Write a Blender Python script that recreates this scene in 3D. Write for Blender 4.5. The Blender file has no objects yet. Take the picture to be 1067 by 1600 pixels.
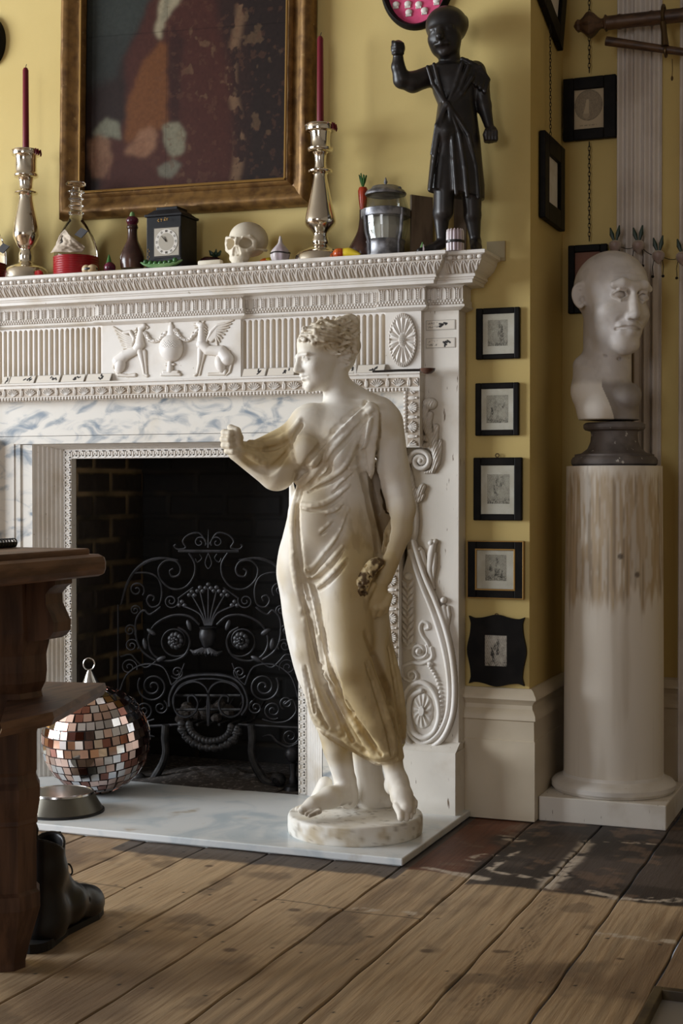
import bpy, bmesh, math, random
import numpy as np
from mathutils import Vector, Matrix
R = math.radians
rng = np.random.default_rng(7)
random.seed(7)
SCN = bpy.context.scene
COL = SCN.collection

# ------------------------------------------------------------------ camera geometry (level-ish 52 mm lens, standing in the room)
F = 2296.0
YAW, PIT = R(21.36), R(-0.875)
FW = np.array([-math.sin(YAW)*math.cos(PIT), math.cos(YAW)*math.cos(PIT), math.sin(PIT)])
RT = np.array([math.cos(YAW), math.sin(YAW), 0.0])
UP = np.cross(RT, FW)
CAM = np.array([1.082, -4.319, 1.0])
FH = np.array([-math.sin(YAW), math.cos(YAW), 0.0])      # horizontal forward

def ray(px, py):
    return FW + RT*((px-533.5)/F) - UP*((py-800)/F)
def onY(px, py, y):
    d = ray(px, py); return CAM + d*((y-CAM[1])/d[1])
def onX(px, py, x):
    d = ray(px, py); return CAM + d*((x-CAM[0])/d[0])
def onZ(px, py, z):
    d = ray(px, py); return CAM + d*((z-CAM[2])/d[2])
def onD(px, py, dep):
    return CAM + ray(px, py)*dep

# ------------------------------------------------------------------ noise
def _h(ix, iy, iz, seed):
    n = (ix.astype(np.int64)*374761393 + iy.astype(np.int64)*668265263 + iz.astype(np.int64)*2147483647 + seed*1274126177) & 0xffffffff
    n = ((n ^ (n >> 13))*1274126177) & 0xffffffff
    return ((n ^ (n >> 16)) & 0xffff)/65535.0
def noise(x, y, z=None, seed=0):
    x = np.asarray(x, float); y = np.asarray(y, float)
    z = np.zeros_like(x+y) if z is None else np.asarray(z, float)
    x, y, z = np.broadcast_arrays(x, y, z)
    fx, fy, fz = np.floor(x), np.floor(y), np.floor(z)
    u, v, w = x-fx, y-fy, z-fz
    u = u*u*(3-2*u); v = v*v*(3-2*v); w = w*w*(3-2*w)
    r = 0
    for a in (0, 1):
        for b in (0, 1):
            for c in (0, 1):
                r = r + _h(fx+a, fy+b, fz+c, seed)*(u if a else 1-u)*(v if b else 1-v)*(w if c else 1-w)
    return r
def fbm(x, y, z=None, seed=0, oct=4):
    s, a, t = 0, 1.0, 0
    x = np.asarray(x, float); y = np.asarray(y, float); z = None if z is None else np.asarray(z, float)
    for i in range(oct):
        s = s + a*noise(x*2**i, y*2**i, None if z is None else z*2**i, seed+i*17); t += a; a *= .5
    return s/t
def sst(a, b, x):
    t = np.clip((np.asarray(x, float)-a)/(b-a), 0, 1); return t*t*(3-2*t)
def lerpc(c, d, t):
    t = np.asarray(t)[..., None]; return np.asarray(c)*(1-t) + np.asarray(d)*t

# ------------------------------------------------------------------ objects
def tag(o, label=None, cat=None, group=None, kind=None):
    if label: o['label'] = label
    if cat: o['category'] = cat
    if group: o['group'] = group
    if kind: o['kind'] = kind
    return o
def thing(name, label, cat, loc, group=None):
    o = bpy.data.objects.new(name, None); COL.objects.link(o)
    o.location = tuple(loc); o.empty_display_size = .05
    return tag(o, label, cat, group)
def rootloc(o):
    v = Vector((0, 0, 0))
    while o is not None:
        v += o.location; o = o.parent
    return np.array(v)
def mk(name, V, Fc, mat=None, parent=None, loc=None, smooth=True, col=None, angle=None):
    """V world coordinates (n,3); Fc: (m,4) array or list of tuples"""
    V = np.asarray(V, float).reshape(-1, 3)
    base = rootloc(parent) if parent is not None else (np.asarray(loc, float) if loc is not None else np.zeros(3))
    me = bpy.data.meshes.new(name)
    if isinstance(Fc, np.ndarray):
        n = len(Fc); k = Fc.shape[1]
        me.vertices.add(len(V)); me.vertices.foreach_set('co', (V-base).astype(np.float32).ravel())
        me.loops.add(n*k); me.loops.foreach_set('vertex_index', Fc.astype(np.int32).ravel())
        me.polygons.add(n); me.polygons.foreach_set('loop_start', np.arange(0, n*k, k, dtype=np.int32))
        try: me.polygons.foreach_set('loop_total', np.full(n, k, dtype=np.int32))
        except Exception: pass
        me.update(calc_edges=True)
    else:
        me.from_pydata([tuple(v) for v in (V-base)], [], [tuple(f) for f in Fc]); me.update()
    if smooth:
        me.polygons.foreach_set('use_smooth', np.ones(len(me.polygons), dtype=bool))
        if angle:
            try: me.set_sharp_from_angle(angle=R(angle))
            except Exception: pass
    if col is not None:
        a = me.color_attributes.new('Col', 'FLOAT_COLOR', 'POINT')
        c = np.ones((len(V), 4), np.float32); c[:, :3] = col
        a.data.foreach_set('color', c.ravel())
    if mat: me.materials.append(mat)
    o = bpy.data.objects.new(name, me); COL.objects.link(o)
    if parent is not None: o.parent = parent
    elif loc is not None: o.location = tuple(loc)
    return o
def copy_tree(o, parent=None):
    c = o.copy(); COL.objects.link(c)
    if parent is not None: c.parent = parent
    for ch in list(o.children): copy_tree(ch, c)
    return c

class MB:
    """collects shapes (world coordinates) into one mesh"""
    def __init__(s): s.v = []; s.f = []
    def add(s, V, Fc):
        n = len(s.v); s.v += [tuple(map(float, p)) for p in V]; s.f += [tuple(int(i)+n for i in f) for f in Fc]; return s
    def box(s, x0, x1, y0, y1, z0, z1, bev=0.0):
        if bev <= 0:
            V = [(x, y, z) for x in (x0, x1) for y in (y0, y1) for z in (z0, z1)]
            return s.add(V, [(0, 1, 3, 2), (4, 6, 7, 5), (0, 4, 5, 1), (2, 3, 7, 6), (0, 2, 6, 4), (1, 5, 7, 3)])
        bm = bmesh.new(); bmesh.ops.create_cube(bm, size=1)
        for v in bm.verts:
            v.co = Vector(((x0+x1)/2+v.co.x*(x1-x0), (y0+y1)/2+v.co.y*(y1-y0), (z0+z1)/2+v.co.z*(z1-z0)))
        bmesh.ops.bevel(bm, geom=bm.edges[:], offset=bev, segments=2, affect='EDGES', profile=.5)
        return s.frombm(bm)
    def frombm(s, bm):
        bm.verts.index_update(); s.add([v.co for v in bm.verts], [[v.index for v in f.verts] for f in bm.faces]); bm.free(); return s
    def lathe(s, prof, c=(0, 0, 0), n=32, rot=0, wob=None):
        """prof [(r,z)...] about vertical axis at c"""
        V = []; m = len(prof)
        for i in range(n):
            a = 2*math.pi*i/n+rot
            for r, z in prof: V.append((c[0]+r*math.cos(a), c[1]+r*math.sin(a), c[2]+z))
        Fc = []
        for i in range(n):
            j = (i+1) % n
            for k in range(m-1): Fc.append((i*m+k, j*m+k, j*m+k+1, i*m+k+1))
        if prof[0][0] > 1e-4: Fc.append([i*m for i in range(n)][::-1])
        if prof[-1][0] > 1e-4: Fc.append([i*m+m-1 for i in range(n)])
        return s.add(V, Fc)
    def tube(s, pts, r, n=6, closed=False, cap=True):
        P = np.asarray(pts, float); m = len(P)
        rr = np.full(m, r) if np.isscalar(r) else np.asarray(r, float)
        T = np.gradient(P, axis=0) if not closed else np.roll(P, -1, 0)-np.roll(P, 1, 0)
        T /= np.linalg.norm(T, axis=1)[:, None]+1e-12
        ref = np.array([0, 0, 1.0]) if abs(T[0][2]) < .9 else np.array([0, 1.0, 0])
        u = np.cross(T[0], ref); u /= np.linalg.norm(u)
        V = []
        for i in range(m):
            u = u-T[i]*(u@T[i]); u /= np.linalg.norm(u)+1e-12
            w = np.cross(T[i], u)
            for k in range(n):
                a = 2*math.pi*k/n; V.append(P[i]+rr[i]*(u*math.cos(a)+w*math.sin(a)))
        Fc = []
        for i in range(m if closed else m-1):
            j = (i+1) % m
            for k in range(n):
                l = (k+1) % n; Fc.append((i*n+k, i*n+l, j*n+l, j*n+k))
        if cap and not closed:
            Fc.append(list(range(n))[::-1]); Fc.append([(m-1)*n+k for k in range(n)])
        return s.add(V, Fc)
    def ball(s, c, r, n=12, m=8, M=None):
        rr = (r, r, r) if np.isscalar(r) else r
        V = []; Fc = []
        for j in range(m+1):
            t = math.pi*j/m
            for i in range(n):
                a = 2*math.pi*i/n
                p = np.array([rr[0]*math.sin(t)*math.cos(a), rr[1]*math.sin(t)*math.sin(a), rr[2]*math.cos(t)])
                if M is not None: p = M@p
                V.append(np.asarray(c)+p)
        for j in range(m):
            for i in range(n):
                k = (i+1) % n; Fc.append((j*n+i, (j+1)*n+i, (j+1)*n+k, j*n+k))
        return s.add(V, Fc)
    def prism(s, poly, y0, y1):
        """poly of (x,z) extruded along y"""
        n = len(poly)
        V = [(p[0], y0, p[1]) for p in poly]+[(p[0], y1, p[1]) for p in poly]
        Fc = [list(range(n)), list(range(n, 2*n))[::-1]]+[(i, i+n, (i+1) % n+n, (i+1) % n) for i in range(n)]
        return s.add(V, Fc)
    def poly3(s, V): return s.add(V, [list(range(len(V)))])
    def build(s, name, mat, parent=None, loc=None, smooth=False, angle=35, col=None, fix=True):
        o = mk(name, s.v, s.f, mat, parent, loc, smooth=smooth, angle=angle if smooth else None, col=col)
        if fix:
            bm = bmesh.new(); bm.from_mesh(o.data); bmesh.ops.recalc_face_normals(bm, faces=bm.faces[:]); bm.to_mesh(o.data); bm.free()
        return o
def xf(mb, M, t=(0, 0, 0)):
    """rotate/scale collected vertices by 3x3 M then translate"""
    A = np.asarray(mb.v)@np.asarray(M).T+np.asarray(t); mb.v = [tuple(p) for p in A]; return mb
def rotz(a): c, s_ = math.cos(a), math.sin(a); return np.array([[c, -s_, 0], [s_, c, 0], [0, 0, 1.0]])
def rotx(a): c, s_ = math.cos(a), math.sin(a); return np.array([[1.0, 0, 0], [0, c, -s_], [0, s_, c]])
def roty(a): c, s_ = math.cos(a), math.sin(a); return np.array([[c, 0, s_], [0, 1.0, 0], [-s_, 0, c]])

def gridmesh(X):
    """X (n,m,3) -> V, F"""
    n, m = X.shape[:2]; i = np.arange(n*m).reshape(n, m)
    Fc = np.stack([i[:-1, :-1], i[1:, :-1], i[1:, 1:], i[:-1, 1:]], -1).reshape(-1, 4)
    return X.reshape(-1, 3), Fc
def spline(pts, n=8, closed=False):
    P = np.asarray(pts, float); m = len(P); out = []
    for i in range(m if closed else m-1):
        if closed: p0, p1, p2, p3 = P[(i-1) % m], P[i], P[(i+1) % m], P[(i+2) % m]
        else: p0, p1, p2, p3 = P[max(i-1, 0)], P[i], P[i+1], P[min(i+2, m-1)]
        for k in range(n):
            t = k/n; out.append(.5*((2*p1)+(-p0+p2)*t+(2*p0-5*p1+4*p2-p3)*t*t+(-p0+3*p1-3*p2+p3)*t**3))
    if not closed: out.append(P[-1])
    return np.array(out)

# ------------------------------------------------------------------ 2D relief helpers (u,v arrays)
def dseg(u, v, a, b):
    a = np.asarray(a, float); b = np.asarray(b, float); d = b-a; L = max(d@d, 1e-12)
    t = np.clip(((u-a[0])*d[0]+(v-a[1])*d[1])/L, 0, 1)
    return np.hypot(u-a[0]-t*d[0], v-a[1]-t*d[1]), t
def ridge(u, v, pts, r, amp=1.0, p=.5):
    """rounded ridge along polyline; r scalar or per-vertex radii"""
    P = np.asarray(pts, float); rr = np.full(len(P), r) if np.isscalar(r) else np.asarray(r, float)
    h = np.zeros(np.broadcast(u, v).shape)
    lo = P.min(0)-rr.max()*1.1; hi = P.max(0)+rr.max()*1.1
    for i in range(len(P)-1):
        d, t = dseg(u, v, P[i], P[i+1]); q = rr[i]*(1-t)+rr[i+1]*t
        h = np.maximum(h, np.clip(1-(d/np.maximum(q, 1e-9))**2, 0, 1)**p*q)
    return h*amp
def oval(u, v, c, a, b, ang=0, p=.5):
    x = u-c[0]; y = v-c[1]; ca, sa = math.cos(ang), math.sin(ang)
    X = (x*ca+y*sa)/a; Y = (-x*sa+y*ca)/b
    return np.clip(1-X*X-Y*Y, 0, 1)**p*min(a, b)
def spiral(c, r0, r1, a0, turns, n=40):
    t = np.linspace(0, 1, n); a = a0+turns*2*math.pi*t; r = r0+(r1-r0)*t
    return np.stack([c[0]+r*np.cos(a), c[1]+r*np.sin(a)], 1)

# ------------------------------------------------------------------ sculpting volume (signed distance + surface nets)
class Vol:
    def __init__(s, lo, hi, res):
        s.lo = np.asarray(lo, float); s.res = res
        s.n = np.ceil((np.asarray(hi)-s.lo)/res).astype(int)+1
        s.D = np.full(s.n, 1.0, np.float32)
    def _sub(s, lo, hi):
        a = np.clip(np.floor((np.asarray(lo)-s.lo)/s.res).astype(int), 0, s.n); b = np.clip(np.ceil((np.asarray(hi)-s.lo)/s.res).astype(int)+1, 0, s.n)
        sl = tuple(slice(a[i], b[i]) for i in range(3))
        ax = [(s.lo[i]+s.res*np.arange(a[i], b[i])).astype(np.float32) for i in range(3)]
        return sl, ax[0][:, None, None], ax[1][None, :, None], ax[2][None, None, :]
    def _mix(s, sl, d, k, mode):
        D = s.D[sl]
        if D.size == 0: return
        if mode == '+':
            h = np.clip(.5+.5*(D-d)/k, 0, 1); s.D[sl] = D*(1-h)+d*h-k*h*(1-h)
        else:
            h = np.clip(.5-.5*(D+d)/k, 0, 1); s.D[sl] = D*(1-h)-d*h+k*h*(1-h)
    def cone(s, a, b, ra, rb=None, k=.01, mode='+', sq=None):
        a = np.asarray(a, float); b = np.asarray(b, float); rb = ra if rb is None else rb
        m = max(ra, rb)+k+3*s.res
        sl, x, y, z = s._sub(np.minimum(a, b)-m, np.maximum(a, b)+m)
        d = b-a; L = max(d@d, 1e-12)
        t = np.clip(((x-a[0])*d[0]+(y-a[1])*d[1]+(z-a[2])*d[2])/L, 0, 1)
        q = np.sqrt((x-a[0]-t*d[0])**2+(y-a[1]-t*d[1])**2+(z-a[2]-t*d[2])**2)-(ra+(rb-ra)*t)
        s._mix(sl, q, k, mode); return s
    def chain(s, P, rs, k=.01, mode='+'):
        rs = [rs]*len(P) if np.isscalar(rs) else rs
        for i in range(len(P)-1): s.cone(P[i], P[i+1], rs[i], rs[i+1], k, mode)
        return s
    def ell(s, c, r, M=None, k=.01, mode='+'):
        """ellipsoid; columns of M are its axes"""
        c = np.asarray(c, float); r = np.array([r]*3 if np.isscalar(r) else r, float); m = r.max()+k+3*s.res
        sl, x, y, z = s._sub(c-m, c+m); x = x-c[0]; y = y-c[1]; z = z-c[2]
        if M is not None: x, y, z = [M[0, i]*x+M[1, i]*y+M[2, i]*z for i in range(3)]
        q0 = np.sqrt((x/r[0])**2+(y/r[1])**2+(z/r[2])**2)
        q1 = np.sqrt((x/r[0]**2)**2+(y/r[1]**2)**2+(z/r[2]**2)**2)+1e-9
        s._mix(sl, q0*(q0-1)/q1, k, mode); return s
    def fun(s, f, lo, hi, k=.01, mode='+'):
        sl, x, y, z = s._sub(lo, hi); s._mix(sl, f(x, y, z).astype(np.float32), k, mode); return s
    def hit(s, o, d, t0, t1, step):
        """first surface point along a ray (volume frame)"""
        t = np.arange(t0, t1, step); P = o+d[None, :]*t[:, None]
        I = np.round((P-s.lo)/s.res).astype(int); ok = np.all((I >= 0) & (I < s.n), 1)
        v = np.ones(len(t)); v[ok] = s.D[I[ok, 0], I[ok, 1], I[ok, 2]]
        w = np.where(v < 0)[0]
        return None if len(w) == 0 else P[w[0]]
    def mesh(s):
        D = s.D; ins = D < 0; nx, ny, nz = D.shape
        c = sum(ins[a:nx-1+a, b:ny-1+b, e:nz-1+e].astype(np.int8) for a in (0, 1) for b in (0, 1) for e in (0, 1))
        act = np.argwhere((c > 0) & (c < 8)); idx = np.full((nx-1, ny-1, nz-1), -1, np.int32)
        idx[act[:, 0], act[:, 1], act[:, 2]] = np.arange(len(act))
        acc = np.zeros((len(act), 3)); cnt = np.zeros(len(act))
        cs = [(a, b, e) for a in (0, 1) for b in (0, 1) for e in (0, 1)]
        for i, p in enumerate(cs):
            for q in cs[i+1:]:
                if sum(abs(p[j]-q[j]) for j in range(3)) != 1: continue
                dp = D[act[:, 0]+p[0], act[:, 1]+p[1], act[:, 2]+p[2]]; dq = D[act[:, 0]+q[0], act[:, 1]+q[1], act[:, 2]+q[2]]
                m = (dp < 0) != (dq < 0); t = np.where(m, dp/np.where(m, dp-dq, 1), 0)
                for j in range(3): acc[:, j] += np.where(m, p[j]+(q[j]-p[j])*t, 0)
                cnt += m
        V = s.lo+s.res*(act+acc/np.maximum(cnt, 1)[:, None])
        quads = []
        for ax in range(3):
            u, w = (ax+1) % 3, (ax+2) % 3
            A = [slice(None)]*3; B = [slice(None)]*3
            A[ax] = slice(0, -1); B[ax] = slice(1, None)
            e = ins[tuple(A)] != ins[tuple(B)]
            P = np.argwhere(e); P = P[(P[:, u] > 0) & (P[:, w] > 0) & (P[:, u] < s.n[u]-1) & (P[:, w] < s.n[w]-1)]
            def at(du, dw):
                Q = P.copy(); Q[:, u] -= du; Q[:, w] -= dw; return idx[Q[:, 0], Q[:, 1], Q[:, 2]]
            q = np.stack([at(1, 1), at(0, 1), at(0, 0), at(1, 0)], 1)
            fl = ~ins[P[:, 0], P[:, 1], P[:, 2]]
            q[fl] = q[fl][:, ::-1]; quads.append(q)
        Q = np.concatenate(quads); Q = Q[(Q >= 0).all(1)]
        return V, Q
def relax(V, Q, it=1, f=.5):
    for _ in range(it):
        acc = np.zeros_like(V); cnt = np.zeros(len(V))
        for a, b in ((0, 1), (1, 2), (2, 3), (3, 0)):
            for j in range(3):
                acc[:, j] += np.bincount(Q[:, a], V[Q[:, b], j], len(V))+np.bincount(Q[:, b], V[Q[:, a], j], len(V))
            cnt += np.bincount(Q[:, a], minlength=len(V))+np.bincount(Q[:, b], minlength=len(V))
        V = V*(1-f)+f*acc/np.maximum(cnt, 1)[:, None]
    return V
def normals(V, Q):
    n = np.cross(V[Q[:, 2]]-V[Q[:, 0]], V[Q[:, 3]]-V[Q[:, 1]]); N = np.zeros_like(V)
    for a in range(4):
        for j in range(3): N[:, j] += np.bincount(Q[:, a], n[:, j], len(V))
    return N/(np.linalg.norm(N, axis=1)[:, None]+1e-12)
def keep_main(V, Q, minshare=.02):
    return V, Q
# ------------------------------------------------------------------ materials
def _nt(name):
    m = bpy.data.materials.new(name); m.use_nodes = True
    nt = m.node_tree; b = nt.nodes['Principled BSDF']; return m, nt, b
def L4(c): return (c[0], c[1], c[2], 1.0)
def srgb(r, g, b):
    f = lambda v: (v/255/12.92) if v/255 <= .04045 else ((v/255+.055)/1.055)**2.4
    return (f(r), f(g), f(b))
def mat(name, base, rough=.5, metal=0.0, col2=None, scale=6.0, lo=.4, hi=.65, detail=6, stretch=(1, 1, 1), bump=0.0, bscale=60.0, bdist=.002,
        col3=None, scale3=25.0, lo3=.6, hi3=.68, stretch3=(1, 1, 1), vcol=False, rough2=None, spec=.5, coat=0.0, distort=0.0, trans=0.0, ior=1.45, sss=0.0, alpha=1.0):
    m, nt, b = _nt(name); N = nt.nodes; Lk = nt.links
    tc = N.new('ShaderNodeTexCoord')
    def nz(sc, st, det, dist=0.0):
        mp = N.new('ShaderNodeMapping'); mp.inputs['Scale'].default_value = st; Lk.new(tc.outputs['Object'], mp.inputs['Vector'])
        n = N.new('ShaderNodeTexNoise'); n.inputs['Scale'].default_value = sc; n.inputs['Detail'].default_value = det
        n.inputs['Distortion'].default_value = dist; Lk.new(mp.outputs['Vector'], n.inputs['Vector']); return n.outputs['Fac']
    def ramp(src, a, c):
        r = N.new('ShaderNodeMapRange'); r.inputs['From Min'].default_value = a; r.inputs['From Max'].default_value = c
        r.interpolation_type = 'SMOOTHSTEP'; Lk.new(src, r.inputs['Value']); return r.outputs['Result']
    def mix(f, a, c, mode='MIX'):
        x = N.new('ShaderNodeMix'); x.data_type = 'RGBA'; x.blend_type = mode
        if f is None: x.inputs['Factor'].default_value = 1.0
        else: Lk.new(f, x.inputs['Factor'])
        for s_, w in ((6, a), (7, c)):
            if isinstance(w, tuple): x.inputs[s_].default_value = L4(w)
            else: Lk.new(w, x.inputs[s_])
        return x.outputs[2]
    cur = base
    if vcol:
        at = N.new('ShaderNodeVertexColor'); at.layer_name = 'Col'; cur = at.outputs['Color']
    if col2 is not None:
        f = ramp(nz(scale, stretch, detail, distort), lo, hi)
        if vcol: cur = mix(f, cur, mix(None, cur, col2, 'MULTIPLY'))
        else: cur = mix(f, cur, col2)
        if rough2 is not None:
            rr = N.new('ShaderNodeMapRange'); rr.inputs['To Min'].default_value = rough; rr.inputs['To Max'].default_value = rough2
            Lk.new(f, rr.inputs['Value']); Lk.new(rr.outputs['Result'], b.inputs['Roughness'])
    if col3 is not None:
        f3 = ramp(nz(scale3, stretch3, 8), lo3, hi3); cur = mix(f3, cur, col3)
    if isinstance(cur, tuple): b.inputs['Base Color'].default_value = L4(cur)
    else: Lk.new(cur, b.inputs['Base Color'])
    if rough2 is None: b.inputs['Roughness'].default_value = rough
    b.inputs['Metallic'].default_value = metal
    b.inputs['Specular IOR Level'].default_value = spec
    b.inputs['IOR'].default_value = ior
    if coat: b.inputs['Coat Weight'].default_value = coat; b.inputs['Coat Roughness'].default_value = .12
    if trans: b.inputs['Transmission Weight'].default_value = trans
    if sss: b.inputs['Subsurface Weight'].default_value = sss; b.inputs['Subsurface Scale'].default_value = .005
    if bump:
        bn = N.new('ShaderNodeBump'); bn.inputs['Strength'].default_value = bump; bn.inputs['Distance'].default_value = bdist
        Lk.new(nz(bscale, stretch, 5), bn.inputs['Height']); Lk.new(bn.outputs['Normal'], b.inputs['Normal'])
    return m
MAT = {}
MAT['wall'] = mat('yellow_wall_paint', srgb(210, 187, 122), .75, col2=srgb(200, 176, 110), scale=1.6, lo=.35, hi=.7, bump=.12, bscale=180)
MAT['wallpale'] = mat('room_paint', srgb(140, 130, 116), .9)
MAT['ceil'] = mat('ceiling_white', srgb(170, 165, 158), .9)
MAT['skirt'] = mat('cream_gloss_paint', srgb(212, 199, 176), .34, col2=srgb(196, 182, 158), scale=3, bump=.05, bscale=40)
MAT['white'] = mat('old_white_paint', srgb(226, 221, 214), .45, col2=srgb(205, 195, 180), scale=7, lo=.45, hi=.75, col3=srgb(165, 148, 125), scale3=60, lo3=.68, hi3=.76, bump=.1, bscale=90)
MAT['whiteworn'] = mat('chipped_white_paint', srgb(228, 222, 212), .5, col2=srgb(205, 195, 180), scale=7, lo=.5, hi=.75, col3=srgb(120, 100, 80), scale3=110, lo3=.66, hi3=.70, stretch3=(1, 1, .14), bump=.2, bscale=60)
MAT['ground'] = mat('relief_white_paint', (1, 1, 1), .45, vcol=True, col2=(.86, .83, .78), scale=9, lo=.45, hi=.8)
MAT['marble'] = mat('blue_veined_marble', srgb(226, 222, 214), .22, col2=srgb(136, 148, 160), scale=10, lo=.46, hi=.72, detail=12, stretch=(1, 1, 1.8), distort=1.1, col3=srgb(214, 203, 182), scale3=4, lo3=.55, hi3=.75)
MAT['hearth'] = mat('white_hearth_marble', srgb(222, 224, 224), .3, col2=srgb(188, 198, 204), scale=5, lo=.45, hi=.7, distort=1.2, col3=srgb(178, 165, 145), scale3=9, lo3=.62, hi3=.8)
MAT['brick'] = None
MAT['soot'] = mat('sooty_iron', srgb(30, 29, 30), .55, metal=.35, col2=srgb(52, 50, 50), scale=40, bump=.2, bscale=200)
MAT['iron'] = mat('wrought_iron', srgb(44, 43, 46), .45, metal=.5, col2=srgb(28, 27, 28), scale=30, lo=.4, hi=.6)
MAT['statue'] = mat('aged_plaster', (1, 1, 1), .5, vcol=True, col2=(.93, .90, .83), scale=14, lo=.45, hi=.75, bump=.08, bscale=120, spec=.35)
MAT['vc'] = mat('painted_surface', (1, 1, 1), .5, vcol=True)
MAT['vcmatt'] = mat('matt_print', (1, 1, 1), .8, vcol=True)
MAT['vcgloss'] = mat('varnished_paint', (1, 1, 1), .55, vcol=True, spec=.15)
MAT['black'] = mat('black_lacquer_wood', srgb(17, 15, 14), .5, spec=.12, col2=srgb(26, 23, 21), scale=20)
MAT['ebony'] = mat('dark_bronze_wood', srgb(30, 27, 27), .38, col2=srgb(46, 40, 38), scale=18, lo=.4, hi=.7, bump=.06, bscale=90)
MAT['gilt'] = mat('worn_gilt', srgb(142, 108, 62), .42, metal=.45, col2=srgb(84, 58, 36), scale=30, lo=.3, hi=.85, col3=srgb(200, 172, 118), scale3=46, lo3=.66, hi3=.8, bump=.25, bscale=70)
MAT['giltthin'] = mat('gilt_slip', srgb(150, 116, 62), .4, metal=.6)
MAT['glass'] = mat('clear_glass', (1, 1, 1), .03, trans=1.0, ior=1.45)
def thin_glass(name, refl=.07, tint=(.96, .97, .96)):
    m, nt, b = _nt(name); N = nt.nodes; t = N.new('ShaderNodeBsdfTransparent'); t.inputs[0].default_value = L4(tint); g = N.new('ShaderNodeBsdfGlossy'); g.inputs['Roughness'].default_value = .02
    mx = N.new('ShaderNodeMixShader'); mx.inputs[0].default_value = refl; nt.links.new(t.outputs[0], mx.inputs[1]); nt.links.new(g.outputs[0], mx.inputs[2])
    nt.links.new(mx.outputs[0], N['Material Output'].inputs['Surface']); return m
MAT['glaze'] = thin_glass('picture_glass', .03)
MAT['jarglass'] = thin_glass('jar_glass', tint=(.86, .87, .86))
MAT['paper'] = mat('mount_paper', srgb(222, 216, 206), .85, col2=srgb(208, 200, 186), scale=20)
MAT['wood'] = mat('floor_pine', (1, 1, 1), .55, vcol=True, col2=(.72, .66, .60), scale=14, lo=.42, hi=.7, detail=12, stretch=(9, .35, 1), bump=.35, bscale=50, distort=.25, bdist=.003)
MAT['oak'] = mat('brown_oak', srgb(118, 86, 66), .5, col2=srgb(80, 54, 40), scale=7, lo=.4, hi=.65, stretch=(5, 1, 5), bump=.15, bscale=18)
MAT['oakleg'] = mat('brown_oak_leg', srgb(104, 76, 60), .5, col2=srgb(72, 50, 40), scale=7, lo=.4, hi=.65, stretch=(5, 5, .6), bump=.15, bscale=18)
MAT['silver'] = mat('mercury_glass', srgb(226, 218, 202), .14, metal=1.0, col2=srgb(120, 84, 66), scale=26, lo=.66, hi=.78, detail=8, rough2=.45, bump=.18, bscale=32, bdist=.003)
MAT['pewter'] = mat('pewter', srgb(150, 150, 154), .42, metal=.7, col2=srgb(96, 96, 100), scale=30, bump=.1, bscale=50)
MAT['candle'] = mat('burgundy_wax', srgb(112, 22, 40), .38, sss=.05)
MAT['red'] = mat('red_lacquer', srgb(150, 26, 34), .25)
MAT['darkred'] = mat('dark_red_strap', srgb(70, 18, 20), .4)
MAT['bone'] = mat('old_bone', srgb(222, 212, 192), .55, col2=srgb(190, 176, 150), scale=16, lo=.45, hi=.75, bump=.1, bscale=80)
MAT['bust'] = mat('grey_plaster', srgb(176, 168, 162), .6, col2=srgb(150, 140, 134), scale=10, lo=.4, hi=.7, col3=srgb(120, 108, 102), scale3=38, lo3=.64, hi3=.74, bump=.12, bscale=90)
MAT['bustdark'] = mat('grey_plaster_dark', srgb(112, 104, 100), .6, col2=srgb(88, 80, 76), scale=14, col3=srgb(190, 184, 176), scale3=45, lo3=.66, hi3=.7, bump=.12, bscale=90)
MAT['leather'] = mat('black_leather', srgb(28, 25, 25), .36, col2=srgb(18, 16, 16), scale=12, bump=.1, bscale=140)
MAT['rubber'] = mat('black_rubber', srgb(14, 13, 13), .6)
MAT['steel'] = mat('brushed_steel', srgb(190, 188, 186), .2, metal=1.0)
MAT['darksteel'] = mat('dull_bowl_side', srgb(98, 94, 84), .35, metal=.6)
MAT['mirror'] = mat('mirror_tile_pink_reflection', srgb(226, 196, 184), .09, metal=1.0)  # pink tint stands in for the reflected room
MAT['mirrorw'] = mat('mirror_tile_clear', srgb(232, 232, 236), .05, metal=1.0)
MAT['mirrorb'] = mat('mirror_tile_bronze_reflection', srgb(150, 104, 92), .1, metal=1.0)  # brown tint paints in darker reflections of the surroundings
MAT['grout'] = mat('ball_core', srgb(40, 26, 20), .6)
MAT['green'] = mat('painted_green', srgb(64, 112, 56), .3, col2=srgb(40, 78, 40), scale=30)
MAT['dkgreen'] = mat('dark_green_leaf', srgb(40, 62, 46), .45, col2=srgb(26, 42, 32), scale=30)
MAT['pod'] = mat('pea_pod_green', srgb(84, 122, 70), .35, col2=srgb(120, 150, 100), scale=20)
MAT['orange'] = mat('orange_glaze', srgb(196, 92, 34), .25, col2=srgb(170, 62, 24), scale=25)
MAT['carrot'] = mat('carrot_red', srgb(186, 66, 34), .3, col2=srgb(150, 44, 26), scale=40)
MAT['yellow'] = mat('yellow_glaze', srgb(214, 186, 50), .25)
MAT['beet'] = mat('beet_purple', srgb(96, 26, 52), .25, col2=srgb(64, 16, 34), scale=30)
MAT['auberg'] = mat('aubergine', srgb(58, 22, 30), .22, col2=srgb(38, 14, 20), scale=14)
MAT['turnip'] = mat('turnip_white', srgb(196, 186, 170), .4, col2=srgb(150, 128, 120), scale=14)
MAT['garlic'] = mat('garlic_white', srgb(214, 206, 204), .35, col2=srgb(186, 170, 176), scale=24, stretch=(1, 1, .2))
MAT['brownglaze'] = mat('brown_glazed_bottle', srgb(58, 38, 34), .22, col2=srgb(92, 62, 50), scale=9)
MAT['band'] = mat('black_band', srgb(30, 24, 22), .35)
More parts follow.
